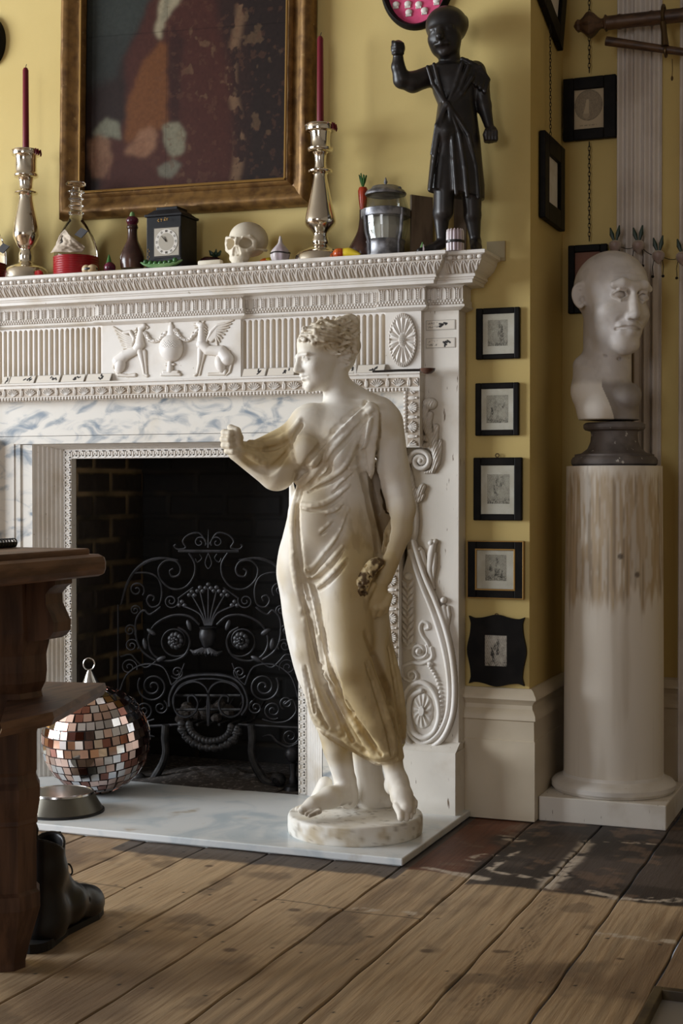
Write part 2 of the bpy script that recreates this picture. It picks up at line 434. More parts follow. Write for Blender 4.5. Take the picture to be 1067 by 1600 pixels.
MAT['cream'] = mat('cream_box', srgb(214, 192, 156), .35, col2=srgb(178, 148, 108), scale=30)
MAT['slate'] = mat('dark_slate_tag', srgb(62, 62, 66), .6)
MAT['ragpaper'] = mat('crumpled_paper', srgb(198, 184, 166), .8, col2=srgb(166, 150, 132), scale=14, bump=.3, bscale=20)
MAT['board'] = mat('dull_brown_board', srgb(126, 108, 90), .6, col2=srgb(96, 80, 66), scale=6, stretch=(6, 1, 1))
MAT['plaque'] = mat('stone_plaque', srgb(168, 152, 118), .7)
MAT['ash'] = mat('ash_heap', srgb(58, 52, 48), .95, col2=srgb(110, 102, 96), scale=70, lo=.5, hi=.7, bump=.6, bscale=90)
MAT['trim'] = mat('off_white_trim', srgb(214, 204, 194), .5, col2=srgb(196, 184, 172), scale=5)
MAT['pole'] = mat('bamboo_pole', srgb(92, 66, 44), .45, col2=srgb(56, 38, 28), scale=12, stretch=(1, 4, 4))
MAT['brass'] = mat('old_brass', srgb(92, 74, 50), .4, metal=.8)
MAT['chain'] = mat('iron_chain', srgb(40, 36, 32), .5, metal=.5)
MAT['clockblack'] = mat('clock_case_lacquer', srgb(22, 22, 24), .45, spec=.25, col2=srgb(40, 40, 44), scale=10)
MAT['dial'] = mat('clock_dial', srgb(160, 152, 138), .4, metal=.3)
MAT['silverring'] = mat('chapter_ring', srgb(206, 200, 190), .35, metal=.3)
MAT['orangewood'] = mat('orange_panel', srgb(120, 66, 30), .5, col2=srgb(96, 50, 24), scale=8)
MAT['pink'] = mat('pink_felt', srgb(222, 88, 130), .9, col2=srgb(208, 74, 116), scale=30)
MAT['shell'] = mat('white_cameo', srgb(226, 220, 212), .5)
MAT['greyglass'] = mat('tray_glass', srgb(150, 146, 142), .15)
MAT['traywood'] = mat('tray_wood', srgb(92, 78, 52), .5, col2=srgb(60, 48, 32), scale=14)
# ------------------------------------------------------------------ room shell
ALC = 0.43                       # depth of the alcove beside the chimney breast
def struct(name, mb, m, label=None, cat=None, **k):
    o = mb.build(name, m, **k); o['kind'] = 'structure'
    if label: o['label'] = label
    return o
# chimney breast wall with the fire opening left out
ox0, ox1, oz1 = -1.62, -.66, 1.16
w = MB()
w.box(-2.9, ox0, 0, .6, 0, 3.3); w.box(ox1, 0, 0, ALC, 0, 3.3); w.box(ox0, ox1, 0, .6, oz1, 3.3)
struct('wall_chimney', w, MAT['wall'], 'yellow painted chimney breast wall above the white fireplace')
w = MB(); w.box(-.0, 2.7, ALC, ALC+.12, 0, 3.3); struct('wall_alcove', w, MAT['wall'], 'yellow alcove wall behind the bust')
w = MB(); w.box(-6.5, -2.9, ALC, ALC+.12, 0, 3.3); w.box(-2.95, -2.9, .0, ALC, 0, 3.3); struct('wall_far', w, MAT['wall'])
w = MB(); w.box(2.6, 2.72, -9.0, ALC, 0, 3.3); struct('wall_right', w, MAT['wallpale'])
# left wall with a tall window
LX = -6.4
BY = -9.0
wy0, wy1, wz0, wz1 = -5.0, -1.4, .6, 3.05
w = MB()
w.box(LX-.25, LX, BY, wy0, 0, 3.3); w.box(LX-.25, LX, wy1, ALC+.1, 0, 3.3); w.box(LX-.25, LX, wy0, wy1, 0, wz0); w.box(LX-.25, LX, wy0, wy1, wz1, 3.3)
struct('wall_left', w, MAT['wallpale'])
wf = MB()
for yy in (wy0, wy1-.06, (wy0+wy1)/2-.03): wf.box(LX-.2, LX-.14, yy, yy+.06, wz0, wz1)
for zz in (wz0, wz1-.06, (wz0+wz1)/2-.03): wf.box(LX-.2, LX-.14, wy0, wy1, zz, zz+.06)
struct('window_1', wf, MAT['trim'])
# back wall with a second window
bx0, bx1 = -1.6, .2
w = MB()
w.box(LX, bx0, BY-.12, BY, 0, 3.3); w.box(bx1, 2.7, BY-.12, BY, 0, 3.3); w.box(bx0, bx1, BY-.12, BY, 0, wz0); w.box(bx0, bx1, BY-.12, BY, wz1, 3.3)
struct('wall_back', w, MAT['wallpale'])
w = MB(); w.box(LX-.2, 2.7, BY-.1, ALC+.1, 3.3, 3.4); struct('ceiling', w, MAT['ceil'])

# ------------------------------------------------------------------ skirting: profile swept round the chimney breast corner
SK = [(0, .40), (.008, .40), (.016, .393), (.026, .375), (.027, .368), (.018, .360), (.012, .350), (.013, .338), (.019, .330), (.024, .318), (.025, .306), (.019, .302), (.020, .245), (.0225, .243), (.0225, .004), (0, .004)]
def sweep(prof, path, m, name, parent=None):
    """prof (out, z); path [(x,y)] with outward on the right-hand side, mitred"""
    P = np.asarray(path, float); n = len(P); mb = MB(); k = len(prof); V = []
    for i in range(n):
        d0 = P[i]-P[i-1] if i > 0 else P[1]-P[0]; d1 = P[i+1]-P[i] if i < n-1 else d0
        d0 = d0/np.linalg.norm(d0); d1 = d1/np.linalg.norm(d1)
        n0 = np.array([d0[1], -d0[0]]); n1 = np.array([d1[1], -d1[0]]); b = (n0+n1); b = b/(b@n0) if abs(b@n0) > 1e-6 else n0
        for o, z in prof: V.append((P[i][0]+b[0]*o, P[i][1]+b[1]*o, z))
    Fc = [(i*k+j, i*k+(j+1) % k, (i+1)*k+(j+1) % k, (i+1)*k+j) for i in range(n-1) for j in range(k)]
    Fc += [list(range(k)), [(n-1)*k+j for j in range(k)][::-1]]
    return mb.add(V, Fc)
s = sweep(SK, [(-.2, 0), (0, 0), (0, ALC)], None, '')
struct('baseboard_chimney', s, MAT['skirt'], 'tall cream moulded skirting round the chimney breast corner', smooth=True, angle=25)
s = sweep(SK, [(.0, ALC), (2.6, ALC)], None, '')
struct('baseboard_alcove', s, MAT['skirt'])
# fluted white architrave strips on the alcove wall
def reeded(x0, x1, name, label):
    n = int((x1-x0)*700)*2+1; xs = np.linspace(x0, x1, n); u = (xs-x0)/(x1-x0)
    h = .018+.012*(np.abs(((u*5) % 1)-.5) < .36)+.006*np.sin(u*np.pi*10)+.012*((u > .38) & (u < .62))
    h[0] = h[-1] = 0
    X = np.zeros((n, 2, 3)); X[:, :, 0] = xs[:, None]; X[:, :, 1] = (ALC-h)[:, None]; X[:, 0, 2] = 0; X[:, 1, 2] = 3.3
    V, Q = gridmesh(X); o = mk(name, V, Q, MAT['trim'], smooth=False); tag(o, label, kind='structure'); return o
reeded(.18, .322, 'trim_1', 'white reeded door surround standing behind the bust')
reeded(.378, .52, 'trim_2', 'white reeded strip at the right edge of the photo')

# ------------------------------------------------------------------ floor: pine boards running up to the hearth
gaps = [-6.36+.193*i for i in range(28)]+[-.95, -.762, -.57, -.376, -.185, .014, .2145, .412, .597, .79, .985, 1.18, 1.375, 1.57, 1.765, 1.96, 2.155, 2.35, 2.6]
gaps = sorted(g for g in gaps if not (-1.1 < g < -.951)); 
def floorcol(x, y, bi):
    t = rng_b[bi % len(rng_b)]
    base = lerpc(srgb(200, 173, 138), srgb(178, 151, 119), t)
    # slow grain running along the board
    wv = x*60+5*fbm(x*7+bi*3.1, y*1.1, seed=5)+2.0*noise(x*3+bi, y*.6, seed=8)
    g = .5+.5*np.sin(wv*2.4)
    c = base*(1-.34*g[..., None]*sst(.35, .7, fbm(x*3+bi*9, y*.8, seed=3))[..., None])
    fine = fbm(x*160, y*6+bi, seed=11, oct=2)
    c = c*(.78+.40*fine[..., None])
    # tread stains
    st = sst(.53, .72, fbm(x*2.6+4, y*2.2, seed=21)); c = lerpc2(c, np.array(srgb(112, 88, 66)), .65*st)
    st = sst(.62, .75, fbm(x*9, y*7, seed=25)); c = lerpc2(c, np.array(srgb(96, 80, 66)), .5*st)
    # black painted border by the walls and the hearth
    e = .035*(fbm(x*8, y*8, seed=31)-.5)*2
    yb = np.where(x > .02, -.745, -.66)+e
    m = sst(-.012, .012, y-yb)*(x > -.16)
    old = sst(.48, .62, fbm(x*6, y*6, seed=41))
    red = np.array(srgb(104, 58, 36)); blk = np.array(srgb(40, 33, 33)); gry = np.array(srgb(74, 64, 60))
    pc = lerpc(blk, gry, old); rm = (1-sst(-.02, .03, x-.0+.04*(fbm(y*9, x*9, seed=4)-.5)))*sst(.35, .6, fbm(x*5, y*4, seed=55)+.12)
    pc = lerpc2(pc, red, rm); pc = lerpc2(pc, np.array(srgb(120, 96, 78)), .6*sst(.6, .7, fbm(x*14, y*14, seed=71)))
    c = lerpc2(c, pc, m*.97)
    m2 = sst(-.015, .01, y-(-.765+e*.8))*(x <= -.16)*(x > -1.0); c = lerpc2(c, np.array(srgb(62, 58, 60)), m2*.85)
    # plaster drips and white scraped lines
    n1 = fbm(x*26, y*26, seed=81); n2 = fbm(x*60, y*60, seed=83)
    def line(a, b, wd, thr):
        d, t2 = dseg(x, y, a, b); d = d+.03*(fbm(x*12, y*12, seed=91)-.5)
        return sst(wd, wd*.3, np.abs(d))*sst(thr, thr+.12, .6*n1+.4*n2)
    wt = np.zeros_like(x)
    for a, b, wd, thr in (((-.12, -.635), (.02, -.675), .022, .36), ((.02, -.68), (.05, -.69), .02, .35), ((.222, -.72), (.222, -.2), .034, .40), ((.225, -.17), (.40, -.15), .016, .42), ((.33, -.70), (.42, -.735), .02, .36), ((.40, -.74), (.60, -.69), .026, .40),
                          ((.41, -1.04), (.585, -1.035), .016, .44), ((-.03, -.5), (.0, -.44), .03, .47), ((-.02, -.22), (.03, -.24), .03, .44), ((.06, -.36), (.04, -.6), .012, .47), ((.04, -.6), (.2, -.64), .01, .47), ((-.15, -1.06), (-.12, -1.05), .02, .45), ((-.03, -1.04), (0, -1.04), .02, .45)):
        wt = np.maximum(wt, line(a, b, wd, thr))
    c = lerpc2(c, np.array(srgb(206, 192, 174)), wt*.9)
    # dark end joints
    for a, b in (((-.184, -1.085), (.013, -1.077)), ((-.37, -1.05), (-.19, -1.065)), ((-.948, -1.086), (-.764, -1.09)), ((-.57, -1.03), (-.55, -1.03))):
        d, _ = dseg(x, y, a, b); c = lerpc2(c, np.array(srgb(40, 30, 24)), sst(.0035, .001, d)*.9)
    # a curling crack and its knot
    P = spline([(.25, -.78), (.268, -.95), (.27, -1.08), (.30, -1.16), (.285, -1.25), (.315, -1.4), (.29, -1.6)], 6)
    d = np.full(x.shape, 9.0)
    for i in range(len(P)-1): d = np.minimum(d, dseg(x, y, P[i], P[i+1])[0])
    for off in (0, .008, .015): c = lerpc2(c, np.array(srgb(70, 48, 32)), sst(.0022, .0006, np.abs(d-off))*(.8 if off == 0 else .4))
    for kx, ky, s_ in ((.245, -1.245, .018), (.262, -1.24, .012), (-.66, -.83, .016), (-.29, -1.12, .02), (-.05, -1.25, .012), (-.3, -1.45, .02), (-.42, -1.3, .014), (.1, -1.3, .02), (.5, -1.2, .012)):
        q = np.hypot((x-kx)/s_, (y-ky)/(s_*.9)); c = lerpc2(c, np.array(srgb(78, 56, 42)), .75*sst(1, .5, q))
    # nail holes
    for b in range(len(gaps)-1):
        for yy in (-.72, -1.07, -1.4, -1.73):
            for dx in (.035, -.035):
                xx = (gaps[b]+.035 if dx > 0 else gaps[b+1]-.035); q = np.hypot(x-xx, y-yy-.01*math.sin(b*7+yy*9))
                c = lerpc2(c, np.array(srgb(36, 28, 24)), sst(.0055, .003, q))
    return c
def lerpc2(c, d, t): t = np.asarray(t)[..., None]; return c*(1-t)+d*t
rng_b = [.15, .6, .35, .8, .2, .9, .45, .05, .7, .3, .55]
Vs, Qs, Cs, off = [], [], [], 0
for b in range(len(gaps)-1):
    x0, x1 = gaps[b], gaps[b+1]
    vis = x1 > -1.25 and x0 < .85
    g = .0030+.0022*((b*37) % 5)/5
    xs = np.concatenate([[x0, x0+g*.9, x0+g, x0+g+.002], np.linspace(x0+g+.004, x1-g-.004, 42 if vis else 4), [x1-g-.002, x1-g, x1-g*.9]]+([[x1]] if b == len(gaps)-2 else []))
    ys = np.arange(-2.05, .0+ALC, .0045) if vis else np.linspace(-9, ALC, 30)
    if vis: ys = np.concatenate([[-9, -6, -4.5, -3.5, -2.6], ys, [ALC]])
    X, Y = np.meshgrid(xs, ys, indexing='ij')
    dz = np.where((X < x0+g*.95) | (X > x1-g*.95), -.014, 0.0)
    wave = .0012*np.sin((X-x0)/(x1-x0)*np.pi)+.0008*(noise(X*9, Y*2, seed=b)-.5)
    wob = .0012*np.sin(Y*23+b)+.0016*(noise(Y*14, Y*0+b, seed=2)-.5)
    Z = np.where(dz < 0, dz, wave+.0002*((b*13) % 7)-.0012)
    ed = (X <= x0+g+.0025) | (X >= x1-g-.0025); X2 = X+np.where(ed, wob, 0)
    c = floorcol(X, Y, b) if vis else np.ones(X.shape+(3,))*np.array(srgb(150, 120, 88))
    c = np.where((dz < 0)[..., None], np.array(srgb(20, 15, 12)), c)
    V, Q = gridmesh(np.stack([X2, Y, Z], -1)); Vs.append(V); Qs.append(Q+off); off += len(V); Cs.append(c.reshape(-1, 3))
o = mk('floor', np.concatenate(Vs), np.concatenate(Qs), MAT['wood'], col=np.concatenate(Cs), smooth=False); tag(o, 'wide old pine floorboards with a worn black painted border', kind='structure')

# ------------------------------------------------------------------ hearth slab
h = MB(); hx1 = -.178
h.box(-2.1, hx1, -.655, -.004, .004, .024, .003); h.box(-2.09, hx1-.012, -.643, -.004, -.002, .005)
o = h.build('hearth_slab', MAT['hearth'], loc=(-1.137, -.33, 0)); tag(o, 'pale blue white marble hearth slab on the wooden floor', 'hearth')

# ------------------------------------------------------------------ sooty brick firebox
def brickgrid(name, P0, du, dv, nu, nv, lu, lv, seed, dark=1.0):
    u = np.linspace(0, lu, nu); v = np.linspace(0, lv, nv); U, W = np.meshgrid(u, v, indexing='ij')
    row = np.floor(W/.082); uu = U+(row % 2)*.115; mu = np.minimum(uu % .23, .23-uu % .23); mv = np.minimum(W % .082, .082-W % .082)
    wob = .006*(fbm(U*20, W*20, seed=seed)-.5)
    mort = np.maximum(sst(.012, .006, mu+wob), sst(.012, .006, mv+wob))
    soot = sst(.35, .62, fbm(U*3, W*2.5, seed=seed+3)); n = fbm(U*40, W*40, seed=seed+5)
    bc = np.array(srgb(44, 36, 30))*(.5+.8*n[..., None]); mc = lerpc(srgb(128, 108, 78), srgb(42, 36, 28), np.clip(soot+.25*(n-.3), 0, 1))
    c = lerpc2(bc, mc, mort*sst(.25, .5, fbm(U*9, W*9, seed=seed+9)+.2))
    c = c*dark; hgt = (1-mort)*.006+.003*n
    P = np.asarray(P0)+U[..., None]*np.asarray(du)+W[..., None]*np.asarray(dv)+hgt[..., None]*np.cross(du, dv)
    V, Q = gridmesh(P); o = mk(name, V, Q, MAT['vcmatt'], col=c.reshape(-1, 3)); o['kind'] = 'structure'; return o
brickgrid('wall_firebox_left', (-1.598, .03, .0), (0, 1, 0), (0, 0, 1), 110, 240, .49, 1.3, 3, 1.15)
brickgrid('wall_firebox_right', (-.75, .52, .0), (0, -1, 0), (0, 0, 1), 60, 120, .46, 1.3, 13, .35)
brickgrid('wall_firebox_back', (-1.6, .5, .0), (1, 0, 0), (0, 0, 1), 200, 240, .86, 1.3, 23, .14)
w = MB(); w.box(-1.64, -.64, .0, .6, -.0, .018); struct('floor_firebox', w, MAT['ash'])
w = MB(); w.box(-1.64, -.64, .05, .6, 1.28, 1.32); struct('ceiling_firebox', w, MAT['soot'])
# ------------------------------------------------------------------ carved fireplace surround
XC = -1.137
fire = thing('fireplace_surround', 'tall carved white fireplace surround with griffin frieze and blue veined marble slips', 'fireplace', (XC, -.05, .022))
WH = MAT['white']; GR = MAT['ground']
CW = np.array(srgb(228, 223, 217)); CD = np.array(srgb(176, 162, 146))      # raised paint, and a darker recess tone that paints in shading
YP, YM, YFL, YT = -.07, -.07, -.076, -.095
XR, XM = -.2, -.312
def mir(x): return 2*XC-x
def part(name, mb, m=None, **k): return mb.build(name, m or WH, fire, **k)
def ZY(py, px=640, y=-.1): return onY(px, py, y)[2]
# pilaster shafts and plinth blocks
for sgn in (1, -1):
    p = MB(); xs = sorted([XR, XR-.165]) if sgn > 0 else sorted([mir(XR), mir(XR-.165)])
    p.box(xs[0], xs[1], YP, 0, .022, 1.60, .002); part('pilaster', p, MAT['whiteworn'])
    p = MB(); a, b = ((XR-.165, XR+.004) if sgn > 0 else (mir(XR+.004), mir(XR-.165)))
    p.box(a, b, -.115, 0, .022, .212, .0015)
    p.add([(a, -.115, .212), (b, -.115, .212), (b, -.07, .236), (a, -.07, .236), (a, -.0, .236), (b, 0, .236)], [(0, 1, 2, 3), (3, 2, 5, 4), (1, 5, 2)]); part('plinth_block', p, MAT['whiteworn'])
    p = MB(); a, b = (XM-.115, XM) if sgn > 0 else (mir(XM), mir(XM-.115)); p.box(a, b, YT, 0, 1.335, 1.60); part('frieze_block', p)
# cornice shelf
PATH = [(mir(XR), 0), (mir(XR), YP), (mir(XM), YP), (mir(XM), YT), (XM, YT), (XM, YP), (XR, YP), (XR, 0)]
CP = [(0, 1.70), (.109, 1.70), (.110, 1.698), (.110, 1.690), (.106, 1.688), (.102, 1.687), (.099, 1.684), (.097, 1.675), (.095, 1.673), (.094, 1.669), (.088, 1.658), (.079, 1.648), (.070, 1.641), (.067, 1.637), (.069, 1.636), (.069, 1.629), (.064, 1.628), (.062, 1.6225), (.058, 1.6215), (.058, 1.612), (.052, 1.6115), (.030, 1.611), (0, 1.6105)]
s = sweep(CP, PATH, None, ''); s.box(mir(XR), XR, YP, 0, 1.60, 1.70); s.box(mir(XM), XM, YT, YP, 1.60, 1.70); part('mantel_shelf', s)
BP = [(0, 1.6105), (.020, 1.6105), (.020, 1.609), (.016, 1.608), (.016, 1.5715), (.019, 1.570), (.019, 1.555), (.023, 1.5535), (.023, 1.548), (.018, 1.545), (.006, 1.540), (0, 1.539)]
# band of arches below the corona, breaking forward over tablet and blocks
TX0, TX1 = onY(160, 540, YT)[0], onY(376, 540, YT)[0]
P2 = [(mir(XR), 0), (mir(XR), YP), (mir(XM), YP), (mir(XM), YT), (mir(XM)+.115, YT), (mir(XM)+.115, YFL), (TX0, YFL), (TX0, YT), (TX1, YT), (TX1, YFL), (XM-.115, YFL), (XM-.115, YT), (XM, YT), (XM, YP), (XR, YP), (XR, 0)]
part('arch_band', sweep(BP, P2, None, ''))
def band(name, x0, xr, zs, ps, yf, hf, sx=.0016, colf=None, m=None, both=False):
    """carved strip: zs, ps profile from bottom to top, mitred at its ends by p"""
    zs = np.asarray(zs); ps = np.asarray(ps); n = max(8, int((abs(xr-x0)+ps.max()*(2 if both else 1))/sx)); u = np.linspace(0, 1, n)
    a = x0-(ps if both else 0*ps); b = xr+ps
    X = a[None, :]+(b-a)[None, :]*u[:, None]; v = np.linspace(0, 1, len(zs))[None, :]+0*X
    h = hf(X, v)
    Pn = np.stack([X, yf-ps[None, :]-h-.0006, zs[None, :]+0*X], -1); V, Q = gridmesh(Pn)
    hn = np.clip(h/max(h.max(), 1e-6), 0, 1); c = lerpc(CD, CW, sst(.1, .55, hn)).reshape(-1, 3)  # low parts of the carving coloured darker, shading painted in
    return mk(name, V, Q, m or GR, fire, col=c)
def prof(zs, P): P = sorted([(z, p) for p, z in P]); return np.interp(zs, [q[0] for q in P], [q[1] for q in P])
def leaves(X, v, per=.0245):
    s_ = (X/per) % 1-.5; a = np.abs(s_)
    arch = .40*np.sqrt(np.clip(1-((v-.15)/.8)**2, 0, 1))
    h = .0042*np.exp(-((a-arch)/.075)**2)+.0036*np.exp(-(a/.07)**2)*(v < .82)+.0022*np.exp(-((a-.5)/.06)**2)
    return h*sst(0, .08, v)*sst(1, .95, v)
def beadreel(X, v, per=.03):
    s_ = (X/per) % 1; q = (v-.5)/.5
    b = np.sqrt(np.clip(1-((s_-.4)/.3)**2-q*q, 0, 1)); r = np.sqrt(np.clip(1-((s_-.84)/.06)**2-q*q, 0, 1))+np.sqrt(np.clip(1-((s_-.98)/.05)**2-q*q, 0, 1))
    return .0055*np.maximum(b, r*.9)
def arches(X, v, per=.0288):
    s_ = (X/per) % 1-.5; a = np.abs(s_)
    top = .30*np.sqrt(np.clip(1-((v-.62)/.3)**2, 0, 1)); w_ = np.where(v > .62, top, .30)
    edge = np.exp(-((a-w_)/.05)**2)*(v < .95); flute = (a < w_-.06)*-.8
    drops = np.sqrt(np.clip(1-((a-.5)/.1)**2-((((v-.05)*6) % 1)-.5)**2*4.2, 0, 1))*(v < .9)*(v > .02)
    return .0035*np.maximum(edge*1.1, np.maximum(drops, 0))+.004*flute+.0004
def beads2(X, v):
    s_ = (X/.0098) % 1-.5; s2 = (X/.0098+.5) % 1-.5
    return .0045*np.maximum(np.sqrt(np.clip(1-(s_/.46)**2-((v-.72)/.26)**2, 0, 1)), np.sqrt(np.clip(1-(s2/.46)**2-((v-.25)/.22)**2, 0, 1)))
XL = -1.93
for (xa, xb, yf, bo, tagn) in ((XL, XM, YT, False, 0), (XM+.1, XR, YP, False, 1)):
    z = np.linspace(1.638, 1.672, 16); band('leaf_moulding', xa, xb, z, prof(z, CP), yf, leaves, .0014)
    z = np.linspace(1.6745, 1.6865, 9); band('bead_moulding', xa, xb, z, prof(z, CP), yf, beadreel, .0012)
for (xa, xb, yf, bo) in ((XL, TX0+.016, YFL, 0), (TX0, TX1, YT, 1), (TX1+.016, XM-.115+.004, YFL, 0), (XM-.115, XM, YT, 1), (XM+.018, XR, YP, 0)):
    z = np.linspace(1.572, 1.6085, 24); band('arch_carving', xa, xb-(.018 if not bo and xb != XR else 0)-(.0 if bo or xb == XR else .016), z, 0*z+.016, yf, arches, .0014, both=bool(bo))
    z = np.linspace(1.5555, 1.5695, 12); band('bead_row', xa, xb-(.034 if not bo and xb != XR else 0), z, 0*z+.019, yf, beads2, .0012, both=bool(bo))
# fluted frieze panels
ZF0, ZF1 = 1.352, 1.541
def flutes(X, v, per=.0203):
    s_ = (X/per) % 1-.5; a = np.abs(s_); w_ = .31*np.where(v > .93, np.sqrt(np.clip(1-((v-.93)/.045)**2, 0, 1)), 1)
    return .0125-.010*np.sqrt(np.clip(1-(a/np.maximum(w_, 1e-4))**2, 0, 1))*(a < w_)
fb = MB(); fb.box(mir(XM)+.115, XM-.115, YFL, 0, 1.33, 1.55); part('frieze_ground', fb)
for xa, xb in ((XL, TX0), (TX1, XM-.115)):
    z = np.concatenate([np.linspace(ZF0, 1.51, 5), np.linspace(1.514, ZF1, 26)]); zz = (z-ZF0)/(ZF1-ZF0)
    n = int((xb-xa)/.0011); u = np.linspace(xa, xb, n); X = u[:, None]+0*z[None, :]; h = flutes(X, zz[None, :]+0*X)
    P = np.stack([X, YFL-h+.002, z[None, :]+0*X], -1); V, Q = gridmesh(P)
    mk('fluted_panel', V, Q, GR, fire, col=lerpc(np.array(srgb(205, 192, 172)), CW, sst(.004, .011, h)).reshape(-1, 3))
# ---- traced reliefs: outlines measured in the photo's frame, carried on to the plane of the stone
def relief(name, px0, px1, py0, py1, step, y0, hf, keep=.0003, parent=None, m=None, cground=CD, ctop=CW, thr=.006):
    a = np.arange(px0, px1+step, step); b = np.arange(py0, py1+step, step)
    U, W_ = np.meshgrid(a, b, indexing='ij'); h = hf(U, W_)
    d = FW+RT*((U-533.5)/F)[..., None]-UP*((W_-800)/F)[..., None]; t = (y0-CAM[1])/d[..., 1]
    P = CAM+d*t[..., None]; P[..., 1] -= h
    V, Q = gridmesh(P); hv = h.ravel(); Q = Q[(hv[Q] > keep).any(1)][:, ::-1]
    used = np.unique(Q); ix = np.full(len(V), -1); ix[used] = np.arange(len(used))
    c = lerpc(cground, ctop, sst(.0, thr, hv))  # tone follows relief height, so shade in the hollows is painted on
    return mk(name, V[used], ix[Q], m or GR, parent or fire, col=c[used])
tb = MB(); tb.box(TX0, TX1, YT, 0, 1.34, 1.55); part('tablet', tb)
K = .00187*.8
def griffins(U, W_):
    u = (U-160)/.2249; v = (W_-480)/.2249; sc = .2249*K; h = np.zeros(u.shape)
    def r(pts, rr, amp=.8): return ridge(u, v, pts, rr, amp)
    def add(*a): nonlocal h; h = np.maximum(h, np.maximum.reduce(a))
    # left beast
    add(r([(115, 375), (160, 335), (235, 300), (262, 262)], [42, 38, 30, 36]), r([(262, 262), (262, 215), (268, 160)], [36, 26, 19]), r([(268, 150), (290, 132)], [22, 20]), r([(292, 128), (318, 140), (308, 152)], [12, 8, 4]),
        r([(262, 300), (280, 390), (292, 465), (312, 476)], [24, 14, 11, 12], .9), r([(292, 310), (302, 400), (308, 470)], [18, 11, 10], .6), oval(u, v, (128, 402), 38, 58, .2)*.95, r([(100, 440), (112, 470), (180, 476), (228, 472)], [16, 13, 11, 14]), r([(90, 360), (78, 420), (100, 470)], [8, 8, 7]))
    for i in range(7):
        t = i/6; add(r([(215-10*t, 215+70*t), (165+10*t, 195+85*t), (78+70*t, 138+150*t)], [11, 11, 6], .9))
    add(r([(150, 178), (195, 172), (222, 215), (212, 260)], [12, 14, 14, 8], .9))
    for i in range(5): add(r([(238, 150+18*i), (226, 160+18*i)], [8, 5], 1.1))
    # urn with garland
    add(oval(u, v, (482, 285), 82, 96)*.75, r([(478, 108), (478, 128)], [10, 14]), r([(478, 135), (480, 190)], [20, 30], .7), r([(440, 190), (522, 190)], 12, .8), r([(472, 385), (472, 440)], [18, 24], .9), r([(415, 468), (540, 468)], [12, 12], 1.2), r([(430, 452), (525, 452)], 14, 1.1), r([(445, 398), (500, 398)], 10, 1.2))
    rr = np.hypot(u-482, (v-285)*.85) < 78
    h = h+rr*2.2*(np.sin(u*.42)*np.sin(v*.35+(np.floor(u/15) % 2)*1.5) > .2)*((v > 235) & (v < 285))
    for i, (a, b) in enumerate(spline([(300, 180), (335, 228), (385, 232), (440, 180)], 6)): add(oval(u, v, (a, b), 15+3*math.sin(i*2.1), 14)*1.1, oval(u, v, (a+9*math.sin(i*5), b+8*math.cos(i*3)), 8, 8)*2.4)
    for i, (a, b) in enumerate(spline([(510, 160), (550, 215), (600, 228), (660, 165)], 6)): add(oval(u, v, (a, b), 15+3*math.sin(i*2.1), 14)*1.1, oval(u, v, (a+9*math.sin(i*5), b+8*math.cos(i*3)), 8, 8)*2.4)
    # right beast
    add(r([(690, 258), (735, 300), (830, 305), (868, 360)], [36, 34, 38, 48]), r([(692, 258), (690, 205), (690, 150)], [34, 27, 22]), r([(690, 130), (672, 118)], [26, 20]), r([(665, 122), (640, 118)], [13, 9]), r([(662, 135), (645, 142)], [8, 6]), r([(700, 108), (712, 88)], [9, 6]), r([(672, 100), (664, 86)], [8, 5]),
        r([(685, 295), (675, 390), (660, 458), (645, 470)], [24, 14, 11, 12], .9), r([(712, 310), (690, 400), (676, 468)], [16, 10, 9], .6), oval(u, v, (822, 392), 38, 66, -.15)*.95, r([(855, 440), (850, 462), (790, 466), (738, 466)], [16, 13, 10, 10]), r([(880, 310), (902, 380), (885, 450), (862, 470)], [12, 10, 9, 7]))
    for i in range(8):
        t = i/7; add(r([(745+15*t, 225+10*t), (800-10*t, 135+70*t), (910-110*t, 90+175*t)], [12, 12, 6], .9))
    add(r([(725, 240), (760, 170), (800, 128), (850, 110)], [10, 16, 13, 8], 1.0))
    for i in range(5): add(r([(712, 130+20*i), (726, 142+20*i)], [9, 5], 1.1))
    return h*sc*1.6
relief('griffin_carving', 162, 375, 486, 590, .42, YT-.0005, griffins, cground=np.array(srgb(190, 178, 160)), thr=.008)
def patera(U, W_):
    x = (U-629.5)/22.5; y = (W_-531.5)/42; r_ = np.hypot(x, y); a = np.arctan2(y, x); k = .00187
    pet = np.abs(((a/(2*np.pi)*14) % 1)-.5)*2
    h = (r_ < .86)*(2.0+3.2*(1-pet**2)*np.sqrt(np.clip(1-((r_-.55)/.36)**2, 0, 1))+.9*(np.abs(pet) < .15)*(r_ > .3))
    h = np.maximum(h, np.sqrt(np.clip(1-((r_-.9)/.1)**2, 0, 1))*(4.2+1.2*np.sin(a*44)))
    h = np.maximum(h, 7.5*np.sqrt(np.clip(1-(r_/.30)**2, 0, 1))*(1+.25*np.sin(U*2.6)*np.sin(W_*2.2)))
    return h*k
relief('oval_patera', 604, 655, 486, 577, .4, YT-.0005, patera, thr=.008)
